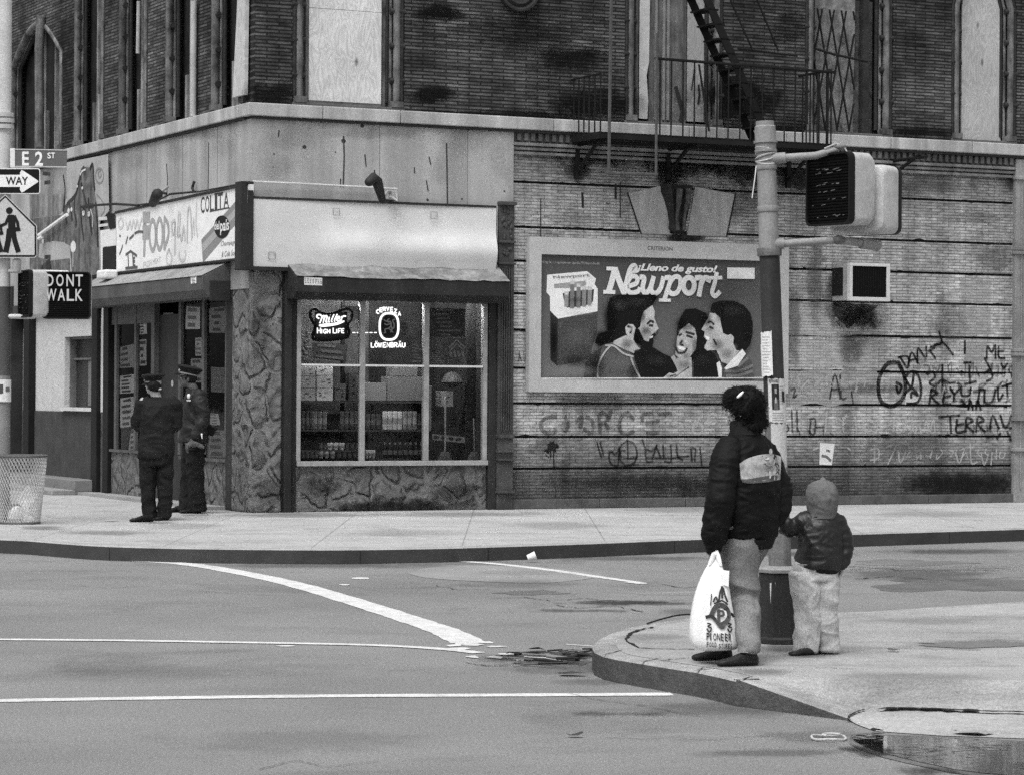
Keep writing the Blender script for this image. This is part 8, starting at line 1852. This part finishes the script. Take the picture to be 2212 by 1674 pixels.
j.tube([ls+Vector((.035, 0, .0)), ls+Vector((.005, 0, -.01)), le, le.lerp(lw, .6), lw], [.05, .057, .056, .05, .036], 14, round_=True); j.tube([rs2-Vector((.035, 0, 0)), rs2-Vector((.005, 0, .015)), re2, re2.lerp(rw2, .6), rw2], [.055, .06, .055, .05, .038], 14, round_=True)
jo = Ch.th.part("jacket", fuse(j, .007, "jacket", 4, [(.012, (5, 5, 8)), (.005, (13, 13, 20)), (.0015, (40, 40, 50))], 9), M("shiny_dark_nylon", .014, .40, .3, 6, .2, 160, .0015, 90, spec=.38))
hem = MB(); torso(hem, [(hem_z-.025, cx_*.8, 0, .112, .095), (hem_z+.01, cx_*.8, 0, .12, .102), (hem_z+.015, cx_*.8, 0, .121, .103)]); hem.tube([lw-(lw-le).normalized()*.035, lw+(lw-le).normalized()*.004], [.039, .036], 12); hem.tube([rw2-(rw2-re2).normalized()*.035, rw2], [.039, .036], 12); Ch.th.part("ribbed_hem", hem, fabric("child_rib", .015), smooth=50, parent=jo)
hd_ = MB(); torso(hd_, [(hc.z-.125, hc.x*.85, -.008, .086, .086), (hc.z-.10, hc.x, -.012, .083, .088), (hc.z-.055, hc.x, -.014, .087, .097), (hc.z-.01, hc.x, -.012, .091, .104), (hc.z+.035, hc.x, -.008, .090, .104), (hc.z+.07, hc.x, -.004, .078, .092), (hc.z+.095, hc.x-.005, -.005, .052, .064), (hc.z+.106, hc.x-.01, -.01, .018, .022)], n=26, ex=2.1)
hd_.tube([(hc.x-.012, -.09, hc.z-.08), (hc.x-.006, -.115, hc.z), (hc.x-.005, -.09, hc.z+.07), (hc.x-.008, -.03, hc.z+.112)], .012, 8, round_=True)
Ch.th.part("hood", fuse(hd_, .006, "hood", 3, [(.006, (7, 7, 5)), (.003, (16, 16, 22))], 4), M("grey_jersey", .14, .95, .10, 8, .12, 200, .0015, 160))
cl_ = MB(); torso(cl_, [(.79, cx_, 0, .088, .08), (.83, cx_, -.005, .082, .083), (.845, cx_, -.005, .074, .074)]); Ch.th.part("collar", cl_, fabric("child_collar", .02), smooth=50, parent=jo)
tr = MB()
for h, k, a_, w_ in ((hl, kl, aL, 1), (hr, kr, aR, .92)):
    e_ = Vector((a_.x, a_.y, .02)); tr.tube([h, h.lerp(k, .5), k, k.lerp(e_, .5), e_+Vector((0, 0, .03)), e_], [.088*w_, .085*w_, .076*w_, .070*w_, .068*w_, .066*w_], 16)
torso(tr, [(hz-.05, .0, 0, .12, .095), (hz+.02, .0, 0, .118, .095), (hz+.05, .0, 0, .11, .09)])
to = Ch.th.part("trousers", fuse(tr, .006, "trousers", 2, [(.014, (4.5, 4.5, 6)), (.006, (10, 10, 13))], 6), M("pale_corduroy", .50, .9, .12, 8, .2, 160))
bl_ = MB(); torso(bl_, [(hz+.035, 0, 0, .121, .098), (hz+.05, 0, 0, .121, .098)]); Ch.th.part("waistband", bl_, fabric("waistband", .30), parent=to, smooth=50)
for a_, x0_, x1_ in ((aL, 792, 640), (aR, 895, 800)):
    h = Ch.gr(x0_-8, 1524 if a_ is aL else 1520, .152); t_ = Ch.gr(x1_, 1530 if a_ is aL else 1518, .152); t_ = h+(t_-h).normalized()*(.165 if a_ is aL else .13); Ch.th.part("shoe", fuse(shoe(MB(), h, t_, .8, .06, .045), .006, "shoe", 3), SH_)
# ---------------- officers
cO = crop(380, 1040, .31077)
UNI = fabric("navy_uniform", .016, .75, spec=.15); UNIT = fabric("navy_trousers", .012, .85); LEA = M("black_leather", .012, .35, .3, 10, .1, 100)
def cap_on(th, c, yaw, s=1.0, tilt=0.0, emblem=True):
    c = Vector(c); T = Matrix.Rotation(yaw, 3, 'Z') @ Matrix.Rotation(tilt, 3, 'X'); mb = MB()
    def rg(z, rx, ry, dy=0): return [c+T @ (Vector((rx*math.cos(2*math.pi*k/28), dy+ry*math.sin(2*math.pi*k/28), z))*s) for k in range(28)]
    mb.loft([rg(.045, .083, .104, 0), rg(.085, .085, .106, 0), rg(.092, .095, .118, 0), rg(.125, .135, .148, .0), rg(.137, .134, .147, .0), rg(.150, .11, .125, .0), rg(.155, .05, .06, .0)])
    o = th.part("cap", mb, fabric("cap_cloth", .016, .8), smooth=40)
    vz = MB(); rings = []
    for k in range(13):
        a_ = R(25+130*k/12); r_in = Vector((.084*math.cos(a_), .105*math.sin(a_), .052)); o_ = Vector((.092*math.cos(a_), .105*math.sin(a_)+.062*math.sin(a_)**1.5, .028)); rings.append([c+T @ (q*s) for q in (r_in, o_, o_-Vector((0, 0, .004)), r_in-Vector((0, 0, .006)))])
    vz.loft(rings); th.part("visor", vz, LEA, smooth=40, parent=o)
    if emblem: th.part("cap_badge", MB().ball(c+T @ (Vector((0, .112, .085))*s), (.018, .01, .024), 6), ink(.7), smooth=50, parent=o)
    th.part("cap_band", MB().loft([rg(.052, .086, .107), rg(.066, .087, .108)], cap=False), ink(.3), parent=o) if emblem else None
    return o
X, Y = cO(235, 1556); op = G(X, Y, .146)
O1 = Figure("police officer seen from behind with legs apart, head turned left, nearer the kerb", op, R(12), cO)
L = O1.L
hc = L(222, 285); ls, le, lw = L(128, 440), L(66, 640, .02), L(78, 690, .24); rs2, re2, rw2 = L(425, 440, .02), L(432, 660, .03), L(380, 715, .26)
hz = L(250, 965).z; tx = L(275, 600).x; hx = L(250, 980).x; aL, aR = L(185, 1535), L(325, 1530)
hl, hr, kl, kr = Vector((hx-.10, 0, hz)), Vector((hx+.10, 0, hz)), L(175, 1260), L(335, 1260)
def officer_common(O, ls, le, lw, rs2, re2, rw2, hl, hr, kl, kr, aL, aR, tx, hx, hz, hc, hyaw, hs=1.0, shw=.19, skin=.4, seed=1, hemz=None, shz=None):
    b = MB(); torso(b, [(hz-.05, hx, 0, .13, .10), (hz+.05, hx, 0, .16, .12), (hz+.2, tx, 0, .14, .11), (shz-.15, tx, 0, .17, .12), (shz-.03, tx, 0, .15, .10), (shz+.03, tx, 0, .07, .06)])
    b.tube([(tx, 0, shz-.02), hc-Vector((0, 0, .05))], [.065, .058], 12, round_=True); headmesh(b, hc, hyaw, hs)
    for sh, e_, w_ in ((ls, le, lw), (rs2, re2, rw2)): b.tube([sh, e_, w_], [.055, .045, .03], 12, round_=True)
    for h, k, a_ in ((hl, kl, aL), (hr, kr, aR)): b.tube([h, k, a_, a_-Vector((0, 0, .04))], [.085, .058, .038, .038], 12, round_=True)
    return b
b = officer_common(O1, ls, le, lw, rs2, re2, rw2, hl, hr, kl, kr, aL, aR, tx, hx, hz, hc, R(52), shz=1.43)
hand(b, lw, (.5, .8, .1), (0, 0, -1), (1, 0, .5), 1.0, .9); hand(b, rw2, (-.6, .7, .1), (0, 0, -1), (-1, .2, .4), 1.0, .9)
body = O1.th.part("body", fuse(b, .0085, "body", 3), M("officer_skin", .46, .6, .1, 8, .1, 100)); eyes(O1.th, body, hc, R(52))
hemz = L(250, 970).z
j = MB(); torso(j, [(hemz, hx-.01, 0, .205, .15), (hemz+.08, hx, 0, .215, .16), (hemz+.30, tx-.02, 0, .198, .145), (hemz+.45, tx-.01, 0, .205, .15), (1.28, tx, 0, .215, .15), (1.38, tx, 0, .195, .13), (1.435, tx-.01, 0, .12, .09), (1.47, tx-.02, 0, .075, .07)])
j.tube([ls+Vector((.03, 0, -.02)), ls+Vector((0, 0, -.03)), le, le.lerp(lw, .9)], [.085, .088, .072, .052], 14, round_=True); j.tube([rs2-Vector((.03, 0, .02)), rs2-Vector((0, 0, .03)), re2, re2.lerp(rw2, .9)], [.085, .088, .072, .052], 14, round_=True)
jo = O1.th.part("jacket", fuse(j, .012, "jacket", 4, [(.014, (4, 4, 5)), (.006, (10, 10, 11))], 3), UNI)
c_ = MB(); torso(c_, [(1.44, tx-.02, 0, .085, .08), (1.475, tx-.025, .0, .078, .075), (1.49, tx-.03, 0, .07, .068)]); O1.th.part("collar", c_, UNI, smooth=50, parent=jo)
c_ = MB(); torso(c_, [(hemz+.27, tx-.02, 0, .200, .150), (hemz+.31, tx-.02, 0, .200, .150)]); O1.th.part("belt", c_, LEA, smooth=50)
tr = MB()
for h, k, a_ in ((hl, kl, aL), (hr, kr, aR)): e_ = Vector((a_.x, a_.y, .03)); tr.tube([h, h.lerp(k, .5), k, k.lerp(e_, .6), e_], [.108, .098, .085, .082, .080], 16)
torso(tr, [(hz-.1, hx, 0, .17, .13), (hz+.05, hx, 0, .18, .14)])
O1.th.part("trousers", fuse(tr, .012, "trousers", 4, [(.014, (5, 5, 6)), (.006, (15, 15, 13))], 8), UNIT)
for x0_, x1_, yy in ((232, 30, 1570), (375, 262, 1556)):
    h = O1.gr(x0_-15, yy, .146); t_ = O1.gr(x1_, yy+3, .146); O1.th.part("shoe", fuse(shoe(MB(), h, h+(t_-h).normalized()*(.29 if x0_ < 300 else .2), 1.1, .085, .05), .008, "shoe", 3), LEA)
O1.th.part("hair", hairmesh([(hc+Vector((.005, -.03, -.0)), (.082, .088, .075)), (hc+Vector((.02, -.045, -.03)), (.07, .06, .05))], 120, 5, .004), M("dark_hair", .014, .6), smooth=60)
cap_on(O1.th, hc+Vector((0, 0, -.018)), R(52), 1.0, R(-3))
O1.th.part("shirt_collar", MB().tube([L(238, 328, -.07), L(262, 322, -.07), L(290, 322, -.06)], .014, 8, round_=True), ink(.55), smooth=50)
X, Y = cO(590, 1488); op = G(X, Y, .146)
O2 = Figure("taller police officer with chest badge, facing left, holding dark gloves by the store", op, R(112), cO)
L = O2.L; V3 = lambda v: O2.Fi.to_3x3() @ Vector(v)
hc = L(545, 225, .0); nk = L(592, 300)
lsd, rsd = L(655, 385, -.17), L(590, 385, .17)
ls, le, lw = lsd, L(695, 590, -.24), L(622, 775, -.28); rs2, re2, rw2 = rsd, L(610, 600, .25), L(540, 720, .15)
hz = L(600, 860).z; pc = L(605, 880); hl, hr = L(615, 880, -.09), L(590, 880, .09); aL, aR = L(640, 1440, -.06), L(535, 1430, .10); kl, kr = L(622, 1160, -.08), L(560, 1150, .1)
tc = L(620, 600); sc_ = L(620, 400)
def trings(rs): 
    out = []
    for z, c_, rx, ry in rs: out.append((z, c_.x, c_.y, rx, ry))
    return out
b = MB(); torso(b, trings([(hz-.05, pc, .13, .10), (hz+.05, pc, .16, .12), (hz+.2, tc, .14, .11), (sc_.z-.12, tc, .17, .12), (sc_.z-.0, sc_, .15, .10), (sc_.z+.07, nk, .07, .06)]))
b.tube([(sc_.x, sc_.y, sc_.z), nk, hc-Vector((0, 0, .04))], [.07, .062, .056], 12, round_=True); headmesh(b, hc, R(-10), 1.04, R(4))
for sh, e_, w_ in ((ls, le, lw), (rs2, re2, rw2)): b.tube([sh, e_, w_], [.055, .045, .03], 12, round_=True)
for h, k, a_ in ((hl, kl, aL), (hr, kr, aR)): b.tube([h, k, a_, a_-Vector((0, 0, .04))], [.085, .058, .038, .038], 12, round_=True)
hand(b, lw, V3((-.35, -.1, -1)), V3((.2, 1, 0)), V3((-1, 0, 0)), 1.05, 1.0); hand(b, rw2, V3((-.6, -.2, -.6)), V3((0, 0, -1)), V3((0, -1, 0)), 1.0, .8)
body = O2.th.part("body", fuse(b, .0085, "body", 3), M("officer_dark_skin", .12, .5, .15, 8, .1, 100)); eyes(O2.th, body, hc, R(-10), 1.04)
hemz = L(600, 820).z
j = MB(); torso(j, trings([(hemz, L(590, 820), .20, .185), (hemz+.05, L(595, 800), .20, .18), (hemz+.25, L(612, 620), .195, .155), (hemz+.45, L(615, 500), .205, .155), (sc_.z-.10, L(622, 450), .215, .15), (sc_.z-.0, L(622, 385), .19, .125), (sc_.z+.06, L(608, 335), .12, .10), (sc_.z+.11, L(600, 300), .08, .08)]))
j.tube([ls, ls.lerp(le, .3), le, le.lerp(lw, .5), le.lerp(lw, .93)], [.085, .095, .082, .078, .062], 14, round_=True); j.tube([rs2, rs2.lerp(re2, .3), re2, re2.lerp(rw2, .93)], [.085, .09, .075, .055], 14, round_=True)
jo = O2.th.part("jacket", fuse(j, .012, "jacket", 4, [(.015, (4, 4, 5)), (.007, (10, 10, 13))], 13), M("leather_jacket", .018, .55, .3, 6, .2, 120, .002, 60, spec=.22))
tr = MB()
for h, k, a_, w_ in ((hl, kl, aL, 1), (hr, kr, aR, 1)): e_ = Vector((a_.x, a_.y, .03)); tr.tube([h, h.lerp(k, .5), k, k.lerp(e_, .6), e_], [.125, .115, .10, .105, .115], 16)
torso(tr, trings([(hz-.15, pc, .15, .13), (hz+.02, pc, .165, .135)]))
O2.th.part("trousers", fuse(tr, .012, "trousers", 4, [(.014, (5, 5, 6)), (.006, (15, 15, 13))], 21), UNIT)
for x0_, x1_, yy in ((680, 492, 1490), (545, 395, 1480)):
    h = O2.gr(x0_-10, yy, .146); t_ = O2.gr(x1_, yy+2, .146); O2.th.part("shoe", fuse(shoe(MB(), h, h+(t_-h).normalized()*.28, 1.1, .09, .05), .008, "shoe", 3), LEA)
O2.th.part("hair", hairmesh([(hc+O2.Fi.to_3x3() @ Vector((.035, 0, .01)), (.078, .088, .08))], 60, 7, .004), M("short_black_hair", .012, .7), smooth=60)
cap_on(O2.th, hc+Vector((0, 0, -.005)), R(-10), 1.12, R(12))
mbb = MB(); p = L(556, 388, -.20)
mbb.ball(p, (.028, .022, .036), 6); mbb.box(p.x-.03, p.x+.02, p.y-.02, p.y+.02, p.z-.062, p.z-.045); O2.th.part("badge", mbb, M("badge_metal", .85, .35, .1), smooth=40)
ho = MB(); q0 = L(735, 650, .02); q1 = L(790, 700, .02)
ho.prism([L(725, 640, -.05), L(825, 685, -.05), L(780, 770, -.05), L(720, 740, -.05)], O2.Fi.to_3x3() @ Vector((0, .09, 0))); O2.th.part("holster", ho, LEA, bevel=.015)
O2.th.part("key_ring", MB().tube([L(678, 745, -.34), L(682, 785, -.34)], [.012, .006], 6, round_=True), ink(.8), smooth=50); 
gl_ = MB(); gl_.tube([L(545, 850, -.34), L(590, 832, -.34), L(640, 845, -.33), L(690, 868, -.32)], [.03, .042, .035, .022], 10, round_=True, flat=(1, .6)); gl_.tube([L(545, 850, -.34), L(540, 890, -.34), L(548, 915, -.34)], [.035, .03, .02], 10, round_=True, flat=(1, .6))
gme = fuse(gl_, .008, "gloves", 3, [(.005, (20, 20, 20))], 2)
for v in gme.vertices: v.co = O2.Fr @ v.co
solo("gloves", "bunched leather gloves held in the taller officer's hand", "gloves", (lambda me: (setattr(me, 'name', 'gloves'), [setattr(v, 'co', v.co-(O2.Fr @ lw)) for v in me.vertices], me)[2])(gme), M("glove_leather", .10, .5, .4, 12), O2.Fr @ lw)
